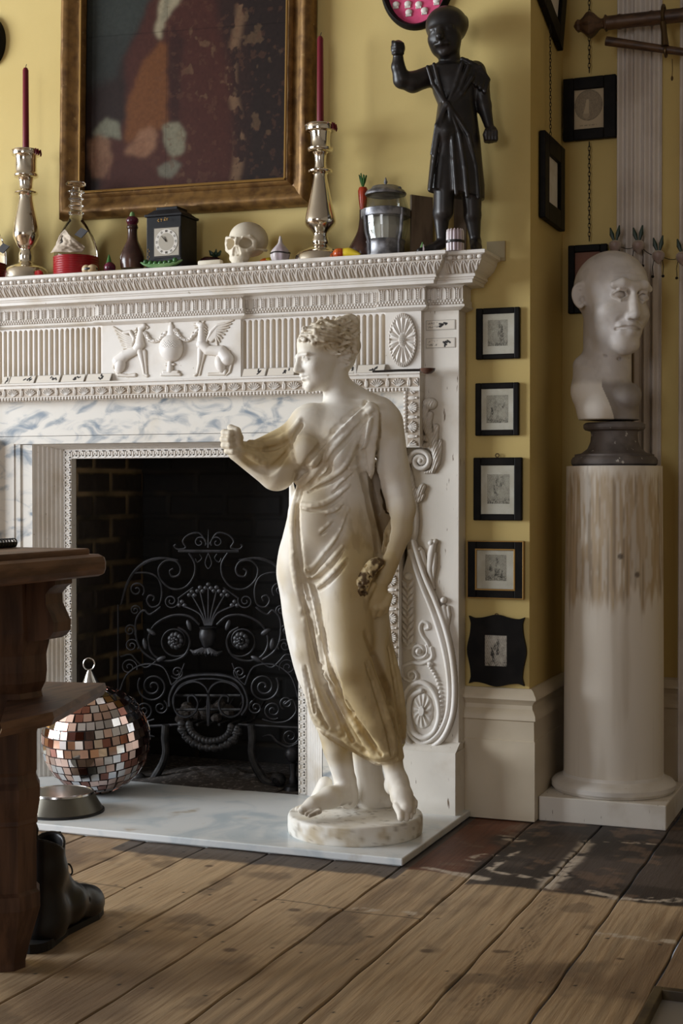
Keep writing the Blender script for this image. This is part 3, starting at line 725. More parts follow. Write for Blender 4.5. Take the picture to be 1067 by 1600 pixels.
# ---- lugged border with palmettes
bx = lambda px, py: onY(px, py, -.115)[0]
X1, X1i = bx(655.5, 640), bx(631, 640); X2, X2i = bx(623, 950), bx(600, 950)
Zt, Zl, Zi, Ze = ZY(581, 640, -.115), ZY(589, 640, -.115), ZY(612.5, 600, -.11), ZY(699, 640, -.115)
b = MB(); b.box(mir(X1), X1, -.115, -.06, Zi, Zt-.006); b.box(mir(X1)-.004, X1+.004, -.124, -.06, Zt-.006, Zt, .001); b.box(X1i, X1, -.115, -.06, Ze, Zi+.001); b.box(X2i, X1i, -.115, -.06, Ze, Ze+.045); b.box(X2i, X2, -.115, -.06, .236, Ze+.001)
b.box(mir(X1), mir(X1i), -.115, -.06, Ze, Zi+.001); b.box(mir(X1i), mir(X2i), -.115, -.06, Ze, Ze+.045); b.box(mir(X2), mir(X2i), -.115, -.06, .236, Ze+.001)
part('palmette_border', b)
def palm(s_, v, up=1):
    """one fan of petals and a bell flower per unit; s_ -.5...5, v 0..1"""
    h = np.zeros(s_.shape); x = s_*1.55; y = v
    for k in range(-3, 4):
        an = k*.40; tx, ty = .40*math.sin(an)*(1.15), .12+.74*math.cos(an)**.7
        d, t = dseg(x, y, (0.02*k, .06), (tx, ty)); h = np.maximum(h, np.clip(1-(d/(.018+.046*t))**2, 0, 1)**.5*(.5+.5*t))
    xb = (np.abs(x)-.775)
    h = np.maximum(h, np.clip(1-((xb)/.16)**2-((y-.42)/.42)**2, 0, 1)**.5*.8*(1-.5*(np.abs(xb) < .03)))
    h = np.maximum(h, np.clip(1-(xb/.09)**2-((y-.86)/.12)**2, 0, 1)**.5)
    return h
def pband(X, v): return .0062*palm((X/.0685) % 1-.5, v)
z = np.linspace(Zi+.0135, Zl-.001, 26); band('palmette_carving', XL, X1-.004, z, 0*z, -.115, pband, .0014)
def sb(X, v): return .0055*np.sqrt(np.clip(1-(((X/.0118) % 1-.5)/.42)**2-((v-.5)/.5)**2, 0, 1))
z = np.linspace(Zi, Zi+.0115, 9); band('pearl_row', XL, X1i+.01, z, 0*z, -.115, sb, .0011)
def vstrip(name, xa, xb, za, zb, hf, dz=.0014, nx=22, y0=-.1155):
    x = np.linspace(xa, xb, nx); zz = np.linspace(za, zb, max(8, int((zb-za)/dz))); X, Z = np.meshgrid(x, zz, indexing='ij')
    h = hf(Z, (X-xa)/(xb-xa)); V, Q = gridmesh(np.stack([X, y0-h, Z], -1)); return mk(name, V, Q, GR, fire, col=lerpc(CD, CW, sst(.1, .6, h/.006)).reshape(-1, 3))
vp = lambda Z, v: .0062*palm((Z/.058) % 1-.5, v)
vstrip('palmette_carving', X1i+.012, X1-.003, Ze+.004, Zi, vp); vstrip('palmette_carving', X2i+.012, X2-.003, .24, Ze-.002, vp); vstrip('palmette_carving', mir(X1)+.003, mir(X1i)-.012, Ze+.004, Zi, vp); vstrip('palmette_carving', mir(X2)+.003, mir(X2i)-.012, .24, Ze-.002, vp)
vs = lambda Z, v: .0055*np.sqrt(np.clip(1-(((Z/.0118) % 1-.5)/.42)**2-((v-.5)/.5)**2, 0, 1))
vstrip('pearl_row', X1i-.0005, X1i+.011, Ze+.045, Zi, vs, .0011, 9); vstrip('pearl_row', X2i-.0005, X2i+.011, .24, Ze+.04, vs, .0011, 9)
# ---- marble slips
OX0, OX1, OZ = -1.593, -.755, 1.105
Zj = ZY(677, 350, -.07)
m_ = MB(); m_.box(mir(XR)+.168, X2i+.01, YM, 0, Zj+.0007, Zi+.01); m_.box(X2i+.0101, X1i+.01, YM, 0, Ze, Zi+.005); part('marble_slip', m_, MAT['marble'])
LW = onY(22, 780, YM)[0]
m_ = MB(); m_.box(mir(XR)+.168, X2i+.01, YM+.0004, 0, ZY(690, 350, -.07), Zj-.0007, .0008); m_.box(mir(XR)+.168, LW, YM, 0, .022, Zj-.02); m_.box(LW, LW+.022, YM+.004, 0, .022, Zj-.024); m_.box(LW+.022, OX0-.112, YM+.010, 0, .022, Zj-.028); m_.box(OX1+.112, X2i+.01, YM, 0, .022, Zj-.02); part('marble_slip', m_, MAT['marble'])
# ---- register: splayed reeds and a Greek key round the opening
KW, SX, SY = .030, .080, -.066
Zk = ZY(700, 300, 0); Zs = ZY(690.5, 350, -.066)
reg = MB()
def splay(xk, sg):
    n = 72; t = np.linspace(0, 1, n); hgt = .0035*np.abs(np.sin(t*np.pi*7))*(t < .86)+.004*(t > .92)
    xx = xk+sg*SX*t; yy = SY*t-hgt
    X = np.zeros((n, 2, 3)); X[:, 0] = np.stack([xx, yy, 0*t+.022], 1); X[:, 1] = np.stack([xx, yy, Zk+(Zs-Zk)*t], 1)
    V, Q = gridmesh(X); o = mk('reeded_splay', V, Q if sg < 0 else Q[:, ::-1], WH, fire, smooth=False); return o
splay(OX0-KW, -1); splay(OX1+KW, 1)
t = np.linspace(0, 1, 24); hg = .004*np.abs(np.sin(t*np.pi*2.5)); X = np.zeros((24, 2, 3))
X[:, 0] = np.stack([OX0-KW-SX*t, SY*t-hg, Zk+(Zs-Zk)*t], 1); X[:, 1] = np.stack([OX1+KW+SX*t, SY*t-hg, Zk+(Zs-Zk)*t], 1); V, Q = gridmesh(X); mk('reeded_splay', V, Q, WH, fire, smooth=False)
kb = MB(); kb.box(OX0-KW, OX0, .0, .03, .022, Zk); kb.box(OX1, OX1+KW, .0, .03, .022, Zk); kb.box(OX0, OX1, .0, .03, OZ, Zk)
def key(mb, L, at, wid):
    n = int(round(L/.026)); u = L/n; g = .0028
    for i in range(n):
        for a, b_, c, d in ((.0, .16, .1, .9), (.0, .82, .78, .9), (.68, .82, .28, .9), (.34, .82, .28, .40), (.34, .48, .28, .62), (.0, 1.0, .06, .16)):
            at(mb, i*u+a*u, i*u+b_*u, c*wid, d*wid)
key(kb, Zk-.03, lambda m2, a, b_, c, d: m2.box(OX0-KW+c, OX0-KW+d, -.003, .001, .026+a, .026+b_), KW)
key(kb, Zk-.03, lambda m2, a, b_, c, d: m2.box(OX1+KW-d, OX1+KW-c, -.003, .001, .026+a, .026+b_), KW)
key(kb, OX1-OX0, lambda m2, a, b_, c, d: m2.box(OX0+a, OX0+b_, -.003, .001, OZ+c*.95, OZ+d*.95), Zk-OZ)
part('greek_key_border', kb)
# ---- scrolled console carved on the outer pilaster
def inside(U, W_, poly):
    c = np.zeros(U.shape, bool); n = len(poly)
    for i in range(n):
        (x0, y0), (x1, y1) = poly[i], poly[(i+1) % n]
        if y0 == y1: continue
        c ^= ((W_ > min(y0, y1)) & (W_ <= max(y0, y1))) & (U < x0+(W_-y0)*(x1-x0)/(y1-y0))
    return c
def console(U, W_):
    h = np.zeros(U.shape); A = lambda L: [(600+.3*a, 820+.3*b_) for a, b_ in L]; B = lambda L: [(620+.1125*a, 600+.1125*b_) for a, b_ in L]
    def add(*a): nonlocal h; h = np.maximum(h, np.maximum.reduce([np.asarray(q) for q in a]))
    def r(P, rr, amp=1.0, base=0.0, p=.5): q = ridge(U, W_, P, rr, amp, p); return q+base*(q > .02)
    outer = spline(A([(158, 85), (215, 260), (275, 400), (328, 550), (360, 700), (372, 860), (358, 1000), (305, 1115), (215, 1168), (140, 1135), (108, 1050), (104, 950), (125, 860), (185, 818), (245, 840), (284, 910), (292, 1000), (265, 1075), (210, 1105), (155, 1070), (134, 980), (148, 895), (200, 862)]), 5)
    inner = spline(A([(138, 135), (195, 300), (255, 450), (303, 600), (333, 740), (343, 880), (328, 1000), (280, 1092), (210, 1136), (150, 1100), (122, 1040)]), 5)
    body = inside(U, W_, A([(135, 130), (158, 85), (215, 260), (275, 400), (328, 550), (360, 700), (372, 860), (358, 1000), (305, 1115), (215, 1168), (140, 1135), (108, 1050), (102, 950), (90, 780), (85, 300)]))
    h = h+body*5.0
    add(r(outer, 3.9, 1.1, 7), r(inner, 3.0, 1.0, 7))
    x = (U-661.5)/16; y = (W_-1109.5)/28; q = np.hypot(x, y); a = np.arctan2(y, x)
    add((q < 1)*(6+5.5*np.sqrt(np.clip(1-q*q, 0, 1))*(.72+.28*np.cos(a*11+q*2))*(q > .2)), (q < .28)*13)
    for a_, b_ in spline(A([(242, 735), (276, 790), (298, 870), (305, 960), (296, 1045)]), 4): add(oval(U, W_, (a_, b_), 2.9, 2.4)*1.6+6*(oval(U, W_, (a_, b_), 2.9, 2.4) > .02))
    add(oval(U, W_, A([(245, 722)])[0], 4.5, 3.6)*1.5+6*(oval(U, W_, A([(245, 722)])[0], 4.5, 3.6) > .05))
    for i in range(9):           # laurel drop
        yy = 300+36*i
        for sx in (1, -1):
            add(r(A([(128, yy+40), (128+sx*(16+2*(i % 2)), yy+12), (128+sx*30, yy-14)]), [1.2, 3.2, .8], 2.0, 5))
    add(oval(U, W_, A([(132, 268)])[0], 6.5, 6)*1.2+5*(oval(U, W_, A([(132, 268)])[0], 6.5, 6) > .1))
    add(r(spiral(A([(188, 655)])[0], 14, 3, -.6, 1.6, 40), [2.6]*40, 1.8, 5), oval(U, W_, A([(188, 655)])[0], 5, 5)*2.4+5*(oval(U, W_, A([(188, 655)])[0], 5, 5) > .1))
    for i in range(6):
        an = -.4+i*.5; c0 = A([(150, 640)])[0]; add(r([c0, (c0[0]-11*math.cos(an), c0[1]-9*math.sin(an))], [3, 1.2], 1.4, 5))
    add(r(spline(A([(245, 665), (232, 615), (205, 575), (192, 535), (205, 505), (232, 512), (238, 535), (222, 542)]), 4), 2.6, 1.5, 5), r(spline(A([(250, 640), (255, 690), (205, 720), (150, 715), (100, 735)]), 4), [3]*17, 1.4, 5), r(spiral(A([(150, 782)])[0], 10, 2, 2.2, -1.3, 30), 2.6, 1.6, 5), r(spline(A([(100, 730), (98, 775), (120, 805), (150, 808)]), 4), 2.6, 1.4, 5))
    # leaves outside the band
    for P, rr in ((A([(262, 330), (240, 240), (248, 150), (258, 100)]), [2, 5, 6, 5]), (A([(235, 260), (210, 190), (196, 140)]), [2, 5, 5]), (A([(258, 300), (262, 220), (268, 150)]), [1.5, 4, 3]), (A([(335, 560), (325, 490), (312, 430)]), [1.5, 5, 5]), (A([(338, 520), (340, 470), (335, 430)]), [1.5, 3.5, 3]), (A([(300, 470), (285, 430), (275, 410)]), [2, 4, 4])): add(r(P, rr, 1.1, 2))
    for c0, rr in (((312, 392), 5.5), ((248, 95), 5.5), ((188, 128), 5), ((268, 88), 4)): add(oval(U, W_, A([c0])[0], rr, rr)*1.7)
    # upper volute, stem and acanthus
    vol = spiral(B([(345, 1070)])[0], 17.5, 3.2, math.pi*1.0, 1.75, 70)
    add(r(vol, np.linspace(4.2, 3.2, 70), 1.3, 6), oval(U, W_, B([(345, 1070)])[0], 5.5, 5.5)*1.6+4*(oval(U, W_, B([(345, 1070)])[0], 5.5, 5.5) > .1))
    add(r(spline(B([(140, 1010), (150, 1120), (190, 1250), (215, 1380), (235, 1500)])+[(649, 785), (651, 810), (650, 830), (647, 845), (645, 870)], 3), 4.2, 1.2, 2))
    add(oval(U, W_, B([(465, 275)])[0], 11.5, 9.5)*1.6)
    for P, rr in (([(400, 330), (375, 430), (420, 560), (470, 700)], [7, 6, 6, 6]), ([(470, 420), (455, 520), (470, 640)], [4.5, 4, 4]), ([(550, 590), (545, 700), (540, 800)], [4.5, 4, 4]), ([(340, 540), (420, 620), (500, 760), (545, 900), (555, 1050), (500, 1200)], [3.5, 6, 7, 7, 6, 3]), ([(610, 790), (595, 950), (570, 1100), (500, 1210), (400, 1230)], [3, 4, 4, 4, 2]), ([(375, 860), (450, 850), (520, 930)], [4.5, 5, 4]), ([(430, 680), (470, 760), (500, 850)], [3, 5, 5]), ([(340, 760), (400, 750), (460, 790)], [4, 5, 4]), ([(360, 1430), (330, 1500), (280, 1560)], [5.5, 6, 3]), ([(270, 1470), (300, 1500), (280, 1580)], [3.5, 4, 3]), ([(370, 1540), (330, 1600), (270, 1640)], [3, 4, 3])): add(r(B(P), rr, 1.25, 1.5))
    veins = .8*np.sin((U*.9+W_*.35)*1.9)*((h > 4) & (W_ < 790) & (np.hypot(U-658.8, W_-720.4) > 19))
    return (h+veins*(h > 0))*.00187*.95
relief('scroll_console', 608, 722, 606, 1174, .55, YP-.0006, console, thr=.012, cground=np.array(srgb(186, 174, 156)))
# ------------------------------------------------------------------ little inked cards and the ladle on the ledge
def card(name, label, x0, x1, z0, z1, y, seed, lean=0.0, group=None, text=False):
    n, m_ = 64, 26; u = np.linspace(0, 1, n); v = np.linspace(0, 1, m_); U, W_ = np.meshgrid(u, v, indexing='ij')
    r_ = np.random.default_rng(seed); a = (x1-x0)/(z1-z0); ink = np.zeros(U.shape)
    fx = r_.uniform(.55, .75)
    for k in range(5):
        p = (fx+r_.uniform(-.12, .12), r_.uniform(.3, .7)); q = (p[0]+r_.uniform(-.1, .1), p[1]+r_.uniform(-.3, .3))
        d, _ = dseg(U*a, W_, (p[0]*a, p[1]), (q[0]*a, q[1])); ink = np.maximum(ink, sst(.13, .06, d))
    if text:
        for row in (.68, .32):
            ink = np.maximum(ink, .55*(np.abs(W_-row) < .11)*(U > .06)*(U < .42)*(noise(U*46, W_*9, seed=seed) > .5))
    edge = (U < .025) | (U > .975) | (W_ < .06) | (W_ > .94)
    c = lerpc(np.array(srgb(222, 214, 202)), np.array(srgb(36, 32, 32)), ink); c = lerpc(c, c*.62, edge*1.0) if False else c*(1-.4*edge[..., None])
    P = np.stack([x0+(x1-x0)*U, y+lean*W_, z0+(z1-z0)*W_], -1); B_ = P.copy(); B_[..., 1] += .0015
    V, Q = gridmesh(P); V2, Q2 = gridmesh(B_); i = np.arange(n*m_).reshape(n, m_); bd = np.concatenate([i[:, 0], i[-1, 1:], i[-2::-1, -1], i[0, -2:0:-1]]); nb = len(V)
    rim = np.stack([bd, np.roll(bd, -1), np.roll(bd, -1)+nb, bd+nb], 1)
    o = mk(name, np.concatenate([V, V2]), np.concatenate([Q, Q2[:, ::-1]+nb, rim]), MAT['vcmatt'], loc=((x0+x1)/2, y, z0), col=np.concatenate([c.reshape(-1, 3)]*2), smooth=False)
    return tag(o, label, 'card', group)
CG = 'inked cards along the frieze ledge'
for i, (a, b_, lab) in enumerate(((3, 13, 'sliver of inked white card at the left edge of the frieze ledge'), (14, 53, 'white ledge card with a solid black blot, second from left'), (56, 92, 'white ledge card with small sketch, third from left under the flutes'), (95, 131, 'white ledge card under the flutes, second left of the griffin tablet'),
                                  (134, 172, 'white ledge card touching the left side of the griffin tablet'), (378, 414, 'white ledge card just right of the griffin tablet'), (417, 459, 'white ledge card beside the statue\'s nose'), (543, 553, 'narrow end of a white card behind the statue\'s neck'), (557, 600, 'written white card behind the ladle handle on the ledge'))):
    xa, xb = onY(a, 585, -.112)[0], onY(b_, 585, -.112)[0]; card('title_card', lab, xa, xb, Zt+.0005, Zt+.027, -.116, 40+i, .016, CG)
for i, (ya, yb, lab) in enumerate(((500, 515.5, 'upper of two inked cards pinned on the pilaster, with a leaping figure'), (528, 543.5, 'lower of two inked cards pinned on the pilaster, with two dark figures'))):
    xa, xb = onY(665.5, ya, YP)[0], onY(711, ya, YP)[0]; card('pinned_card', lab, xa, xb, ZY(yb, 690, YP), ZY(ya, 690, YP), YP-.0022, 60+i, 0, 'cards pinned on the pilaster', True)
lz = Zt+.004
P0, P1 = onY(582, 577, -.121), onY(661, 576, -.121)
s_ = thing('wooden_ladle', 'dark wooden ladle lying along the frieze ledge, its bowl over the edge', 'ladle', (P1[0], -.121, lz))
q = MB(); q.tube([(P0[0], -.121, lz), ((P0[0]+P1[0])/2, -.121, lz+.001), (P1[0], -.121, lz)], [.003, .0035, .004], 8); q.build('handle', MAT['band'], s_, smooth=True)
q = MB(); Pb = onY(666, 578, -.121)
n_ = 16
prof_ = [(.001, -.013), (.012, -.011), (.021, -.004), (.024, .004), (.022, .004), (.018, -.002), (.009, -.008), (.001, -.009)]
q.lathe(prof_, (Pb[0]+.004, -.121, lz), 18); q.build('bowl', MAT['brownglaze'], s_, smooth=True)
# ------------------------------------------------------------------ plaster statue of a draped woman
SC = np.array([-.405, -.41, 0.0]); D0 = 4.18
def toloc(P):
    d = np.asarray(P)-SC; return np.stack([d@RT, d@FH, d[..., 2]], -1)
def toworld(P): return SC+P[:, :1]*RT+P[:, 1:2]*FH+P[:, 2:]*np.array([0, 0, 1.0])
def S(px, py, b=0.0):
    """photo point carried to depth b behind (+) or before (-) the statue's middle plane"""
    d = ray(px, py); t = (D0+b)/(d@FH); return toloc(CAM+d*t)
KS = D0/F
BT = .079                                          # top of the round base
def headM(fwd, upv):
    f = np.asarray(fwd, float); f /= np.linalg.norm(f); u = np.asarray(upv, float); u = u-f*(u@f); u /= np.linalg.norm(u)
    return np.stack([np.cross(f, u), f, u], 1)     # columns: right, forward, up
def head(v, c, M, H, ears=True, eye=1.0, slim=1.0, ez=0.0):
    c = np.asarray(c, float)
    p = lambda x, y, z: c+M@(np.array([x, y, z])*H)
    e = lambda x, y, z, r, k=.03, mode='+': v.ell(p(x, y, z), np.asarray(r)*H, M, k*H, mode)
    e(0, -.06, .13, (.325*slim, .405, .36), .05); e(0, .10, -.12, (.265*slim, .285, .37), .06)
    e(0, .13, -.32, (.205*slim, .20, .16), .08); e(0, .285, -.43, (.085, .075, .07), .09)
    for s_ in (1, -1):
        e(s_*.165*slim, .22, -.13, (.10, .10, .09), .08)                                   # cheek bone
        v.cone(p(s_*.03, .375, .035+ez), p(s_*.19*slim, .325, .04+ez), .035*H, .022*H, .05*H)            # brow
        e(s_*.125*slim, .41, -.035+ez, (.085, .10, .058), .035, '-')                             # socket
        e(s_*.122*slim, .287, -.035+ez, (.066, .068, .056), .012)                                  # eyeball
        v.chain([p(s_*.055, .345, -.035+ez), p(s_*.12*slim, .362, -.002+ez), p(s_*.185*slim, .318, -.035+ez)], .014*H, .012*H)   # lids
        v.chain([p(s_*.055, .340, -.042+ez), p(s_*.12*slim, .345, -.078+ez), p(s_*.185*slim, .315, -.042+ez)], .011*H, .012*H)
        e(s_*.045, .388, -.175, (.036, .045, .033), .02)                              # nostril wing
        e(s_*.028, .415, -.20, (.016, .02, .012), .012, '-')
        if ears:
            e(s_*.325*slim, -.03, -.04, (.035, .085, .125), .02); e(s_*.365*slim, -.015, -.045, (.03, .045, .075), .02, '-'); v.chain([p(s_*.345*slim, .03, .04), p(s_*.36*slim, -.05, .075), p(s_*.36*slim, -.105, .0), p(s_*.345*slim, -.06, -.12)], .017*H, .015*H)
    v.cone(p(0, .365, .03+ez), p(0, .445, -.15), .03*H, .043*H, .045*H); e(0, .44, -.155, (.042, .045, .036), .03)
    v.chain([p(-.095, .325, -.262), p(-.03, .372, -.248), p(.03, .372, -.248), p(.095, .325, -.262)], .022*H, .025*H)
    v.chain([p(-.08, .32, -.30), p(0, .365, -.305), p(.08, .32, -.30)], .027*H, .03*H)
    v.chain([p(-.105, .335, -.277), p(0, .405, -.275), p(.105, .335, -.277)], .009*H, .012*H, '-')
    v.chain([p(-.06, .37, -.355), p(.06, .37, -.355)], .02*H, .05*H, '-')
    return p
lo = toloc(np.array(CAM+ray(345, 800)*D0)); 
sv = Vol((S(336, 700)[0], -.30, .07), (S(668, 700)[0], .24, 1.525), .0027)
# draped body: stacked cross sections
rows = [(630, 520, 596, .01, .04), (642, 496, 608, .0, .055), (660, 482, 606, .0, .07), (700, 474, 585, -.005, .088), (740, 468, 575, -.005, .09), (770, 460, 577, -.0, .087), (800, 453, 584, .0, .09), (835, 444, 592, .0, .102), (870, 439, 600, .005, .112), (920, 438, 604, .005, .115), (960, 441, 608, .005, .112), (1000, 448, 613, .005, .108), (1040, 458, 622, .005, .10), (1080, 470, 630, .01, .092), (1120, 481, 634, .01, .085), (1150, 489, 634, .01, .08), (1172, 494, 624, .01, .072), (1200, 500, 612, .01, .06)]
zz = np.array([S(550, r[0])[2] for r in rows])[::-1]
cx = np.array([(S(r[1], r[0])[0]+S(r[2], r[0])[0])/2 for r in rows])[::-1]; ax_ = np.array([(S(r[2], r[0])[0]-S(r[1], r[0])[0])/2 for r in rows])[::-1]
cb = np.array([r[3] for r in rows])[::-1]; br = np.array([r[4] for r in rows])[::-1]
hem = [(462, 1062), (470, 1064), (480, 1090), (486, 1116), (494, 1130), (512, 1141), (532, 1154), (545, 1163), (568, 1178), (590, 1187), (616, 1180), (640, 1176)]
hx = np.array([S(a, b)[0] for a, b in hem]); hz = np.array([S(a, b)[2] for a, b in hem])
def loft(x, y, z):
    c = np.interp(z, zz, cx); a = np.interp(z, zz, ax_); yb = np.interp(z, zz, cb); b = np.interp(z, zz, br)
    u = np.abs((x-c)/a); w_ = np.abs((y-yb)/b); q = (u**2.3+w_**2.3)**(1/2.3); d = (q-1)*np.minimum(a, b)
    d = np.maximum(d, z-zz[-1]-.004)
    return np.maximum(d, np.interp(x, hx, hz)+.35*np.clip(y, -.02, .2)-z)
sv.fun(loft, (S(430, 700)[0], -.2, S(550, 1205)[2]-.02), (S(645, 700)[0], .2, zz[-1]+.02), .002)
def hemcut(f, k=.02):
    sv.fun(lambda x, y, z: np.maximum(f(x, y, z), np.interp(x, hx, hz)-z), (S(430, 700)[0], -.28, S(550, 1205)[2]-.02), (S(650, 700)[0], .2, 1.25), k)
def capf(a, b, ra, rb):
    a = np.asarray(a); b = np.asarray(b); d = b-a; L = d@d
    def f(x, y, z):
        t = np.clip(((x-a[0])*d[0]+(y-a[1])*d[1]+(z-a[2])*d[2])/L, 0, 1); return np.sqrt((x-a[0]-t*d[0])**2+(y-a[1]-t*d[1])**2+(z-a[2]-t*d[2])**2)-(ra+(rb-ra)*t)
    return f
# bent leg under the cloth: thigh to knee to shin
hemcut(capf(S(536, 905, -.055), S(546, 1040, -.105), .086, .062), .02); hemcut(capf(S(546, 1040, -.105), S(585, 1120, -.088), .062, .052), .015); hemcut(capf(S(585, 1120, -.075), S(607, 1185, -.055), .056, .044), .02)
# standing leg under the cloth
hemcut(capf(S(472, 900, -.02), S(488, 1010, -.035), .066, .05), .02); hemcut(capf(S(488, 1010, -.035), S(508, 1120, -.03), .05, .04), .02)
# belly, hip, breasts, shoulders, chest
sv.ell(S(492, 812, -.058), (.066, .05, .075), k=.03); sv.ell(S(470, 880, -.02), (.06, .085, .09), k=.03)
sv.ell(S(477, 703, -.090), (.041, .041, .043), k=.009); sv.cone(S(545, 612, .02), S(594, 642, .0), .030, .034, .02); sv.ell(S(530, 712, -.085), (.040, .034, .040), k=.02)
sv.cone(S(496, 660, -.02), S(585, 652, -.0), .05, .05, .03); sv.ell(S(530, 680, -.03), (.085, .062, .075), k=.03)
# neck and head
sv.cone(S(523, 585, .015), S(533, 650, -.0), .038, .046, .02); sv.cone(S(535, 640, .03), S(580, 648, .02), .035, .03, .03)
HS = .193
MH = headM(np.array([-.86, -.46, -.16]), np.array([-.13, .0, 1.0]))
hc = S(502, 556, -.0)
hp = head(sv, hc, MH, HS, ears=False, slim=.94)
# hair: waved cap rolled back to a knot
hv = lambda x, y, z: hp(x, y, z)
sv.ell(hp(0, -.09, .19), np.array([.36, .41, .305])*HS, MH, .008)
sv.ell(hp(0, -.30, -.02), np.array([.28, .24, .28])*HS, MH, .012)
sv.ell(S(546, 506, .02), (.031, .032, .029), k=.004); sv.ell(S(532, 503, -.0), (.020, .022, .016), k=.006); sv.ell(S(553, 522, .02), (.018, .022, .028), k=.006); sv.ell(S(552, 540, .01), (.022, .03, .03), k=.01)
# arm raised to the left
sv.cone(S(484, 664, -.02), S(434, 738, -.045), .060, .050, .02); sv.cone(S(430, 738, -.05), S(372, 704, -.085), .050, .031, .012)
sv.ell(S(415, 712, -.055), (.058, .022, .036), k=.015); sv.ell(S(440, 700, -.035), (.05, .024, .04), k=.02); sv.cone(S(468, 672, -.01), S(400, 700, -.06), .03, .022, .02)
# fist
sv.ell(S(362, 690, -.088), (.023, .026, .038), k=.006)
for i, yy in enumerate((676, 686, 695.5, 704.5)):
    r_ = (.0098, .0100, .0098, .0088)[i]; x0 = (346, 344.5, 346, 351)[i]
    sv.chain([S(362, yy, -.075), S(x0+4, yy, -.088), S(x0+5, yy+.5, -.112), S(x0+13, yy+1, -.122), S(x0+20, yy+1, -.112)], [r_, r_, r_, r_*.95, r_*.85], .0018)
sv.chain([S(372, 700, -.1), S(374, 684, -.108), S(370, 673, -.112), S(360, 668, -.105)], [.012, .0115, .011, .0095], .002)
# arm hanging on the right
sv.ell(S(600, 655, -.005), (.042, .05, .048), k=.02)
sv.chain([S(604, 662, -.01), S(613, 735, -.02), S(628, 795, -.03)], [.048, .047, .038], .014)
sv.chain([S(627, 792, -.03), S(622, 830, -.048), S(600, 903, -.075)], [.039, .038, .0235], .012)
sv.ell(S(588, 932, -.085), (.031, .024, .044), headM((0, 1, 0), (.25, 0, 1)), .014)
for i, (a, b) in enumerate((((578, 948), (572, 958)), ((588, 950), (583, 961)), ((597, 949), (593, 959)), ((604, 944), (602, 954)))):
    sv.chain([S(a[0]+4, a[1]-12, -.09), S(*a, -.098), S(*b, -.085), S(b[0]-2, b[1]-3, -.066)], [.0105, .0105, .010, .008], .003)
sv.chain([S(582, 915, -.10), S(573, 930, -.115), S(570, 945, -.112)], [.012, .011, .008], .004)
# sleeve knot falling from the shoulder, cloth behind the arm, fall of cloth at the left
sv.chain([S(581, 636, -.055), S(573, 668, -.07), S(566, 698, -.07)], [.014, .019, .012], .006); sv.chain([S(586, 640, -.055), S(580, 680, -.066), S(575, 735, -.06), S(577, 748, -.05)], [.011, .017, .017, .008], .006)
sv.chain([S(580, 735, .05), S(594, 795, .065), S(602, 850, .06)], [.034, .042, .03], .012)
sv.chain([S(455, 752, .03), S(459, 800, .03), S(448, 860, .03)], [.006, .014, .02], .01)
# bare feet, ankles, support
sv.chain([S(514, 1120, -.03), S(527, 1168, -.02), S(538, 1216, -.005)], [.042, .040, .031], .008)
sv.chain([S(540, 1222, -.005), S(544, 1248, -.0)], [.031, .030], .01); sv.chain([S(541, 1240, -.01), S(515, 1246, -.06), S(488, 1258, -.10), S(473, 1265, -.115)], [.031, .030, .021, .013], .012)
for i in range(5): 
    a = S(490, 1260, -.10); o = np.array([.006*i-.008, -.012*i+.022, -.002*i]); sv.cone(a+o, S(469+1.5*i, 1267, -.118)+o, .0105-.0006*i, .0085-.0007*i, .002)
sv.chain([S(608, 1165, -.055), S(616, 1206, -.062), S(622, 1225, -.07)], [.036, .027, .029], .008)
sv.chain([S(621, 1220, -.072), S(628, 1245, -.105), S(634, 1262, -.135)], [.030, .030, .020], .012); sv.ell(S(613, 1226, -.045), (.024, .03, .03), k=.012)
for i, (tx, ty, tb) in enumerate(((626, 1278, -.158), (635, 1279, -.150), (641, 1276, -.138), (646, 1269, -.124), (649, 1260, -.108))):
    sv.chain([S(620+5.6*i, 1258-3*i, -.128+.012*i), S(tx-.5, ty-7, tb+.008), S(tx, ty, tb)], [.0125-.0008*i, .0108-.0008*i, .0098-.0008*i], .0016)
sv.chain([S(566, 1128, .06), S(571, 1190, .07), S(578, 1240, .075)], [.05, .042, .052], .02); sv.cone(S(578, 1240, .075), S(606, 1252, .06), .04, .02, .02)
sv.cone(S(508, 1225, .05), S(500, 1250, .06), .022, .03, .01)
for c0 in ((545, 1258, -.0), (490, 1266, -.09), (634, 1275, -.14)): pass
# ---- folds traced on the photograph, laid on the sculpted surface
camL = toloc(CAM)
def onS(px, py, back=0.0):
    d = ray(px, py); dl = np.array([d@RT, d@FH, d[2]]); p = sv.hit(camL, dl, 3.75, 4.5, .0015); return None if p is None else p+dl*back
def fold(pts, r, mode='+', k=.0035, sink=.0, n=5, g=None):
    if g:
        gl.append(([(a+g[0], b+g[1]) for a, b in pts], [q*.75 for q in r]))
    Q = spline(pts, n); m = len(Q); rr = np.interp(np.linspace(0, 1, m), np.linspace(0, 1, 2 if np.isscalar(r) else len(r)), [r, r] if np.isscalar(r) else r)
    if mode == '+': rr = rr*1.35
    P = [onS(a, b, sink+(.5*q if mode == '+' else 0)) for (a, b), q in zip(Q, rr)]; out.append((P, rr, mode, k))
def flush():
    for P, rr, mode, k in out:
        for i in range(len(P)-1):
            if P[i] is None or P[i+1] is None or np.linalg.norm(P[i]-P[i+1]) > .05: continue
            sv.cone(P[i], P[i+1], rr[i], rr[i+1], k, mode)
    out.clear()
out = []; gl = []
def grooves():
    L = list(gl); gl.clear()
    for P, rr in L: fold(P, rr, '-', .004, .001)
    flush()
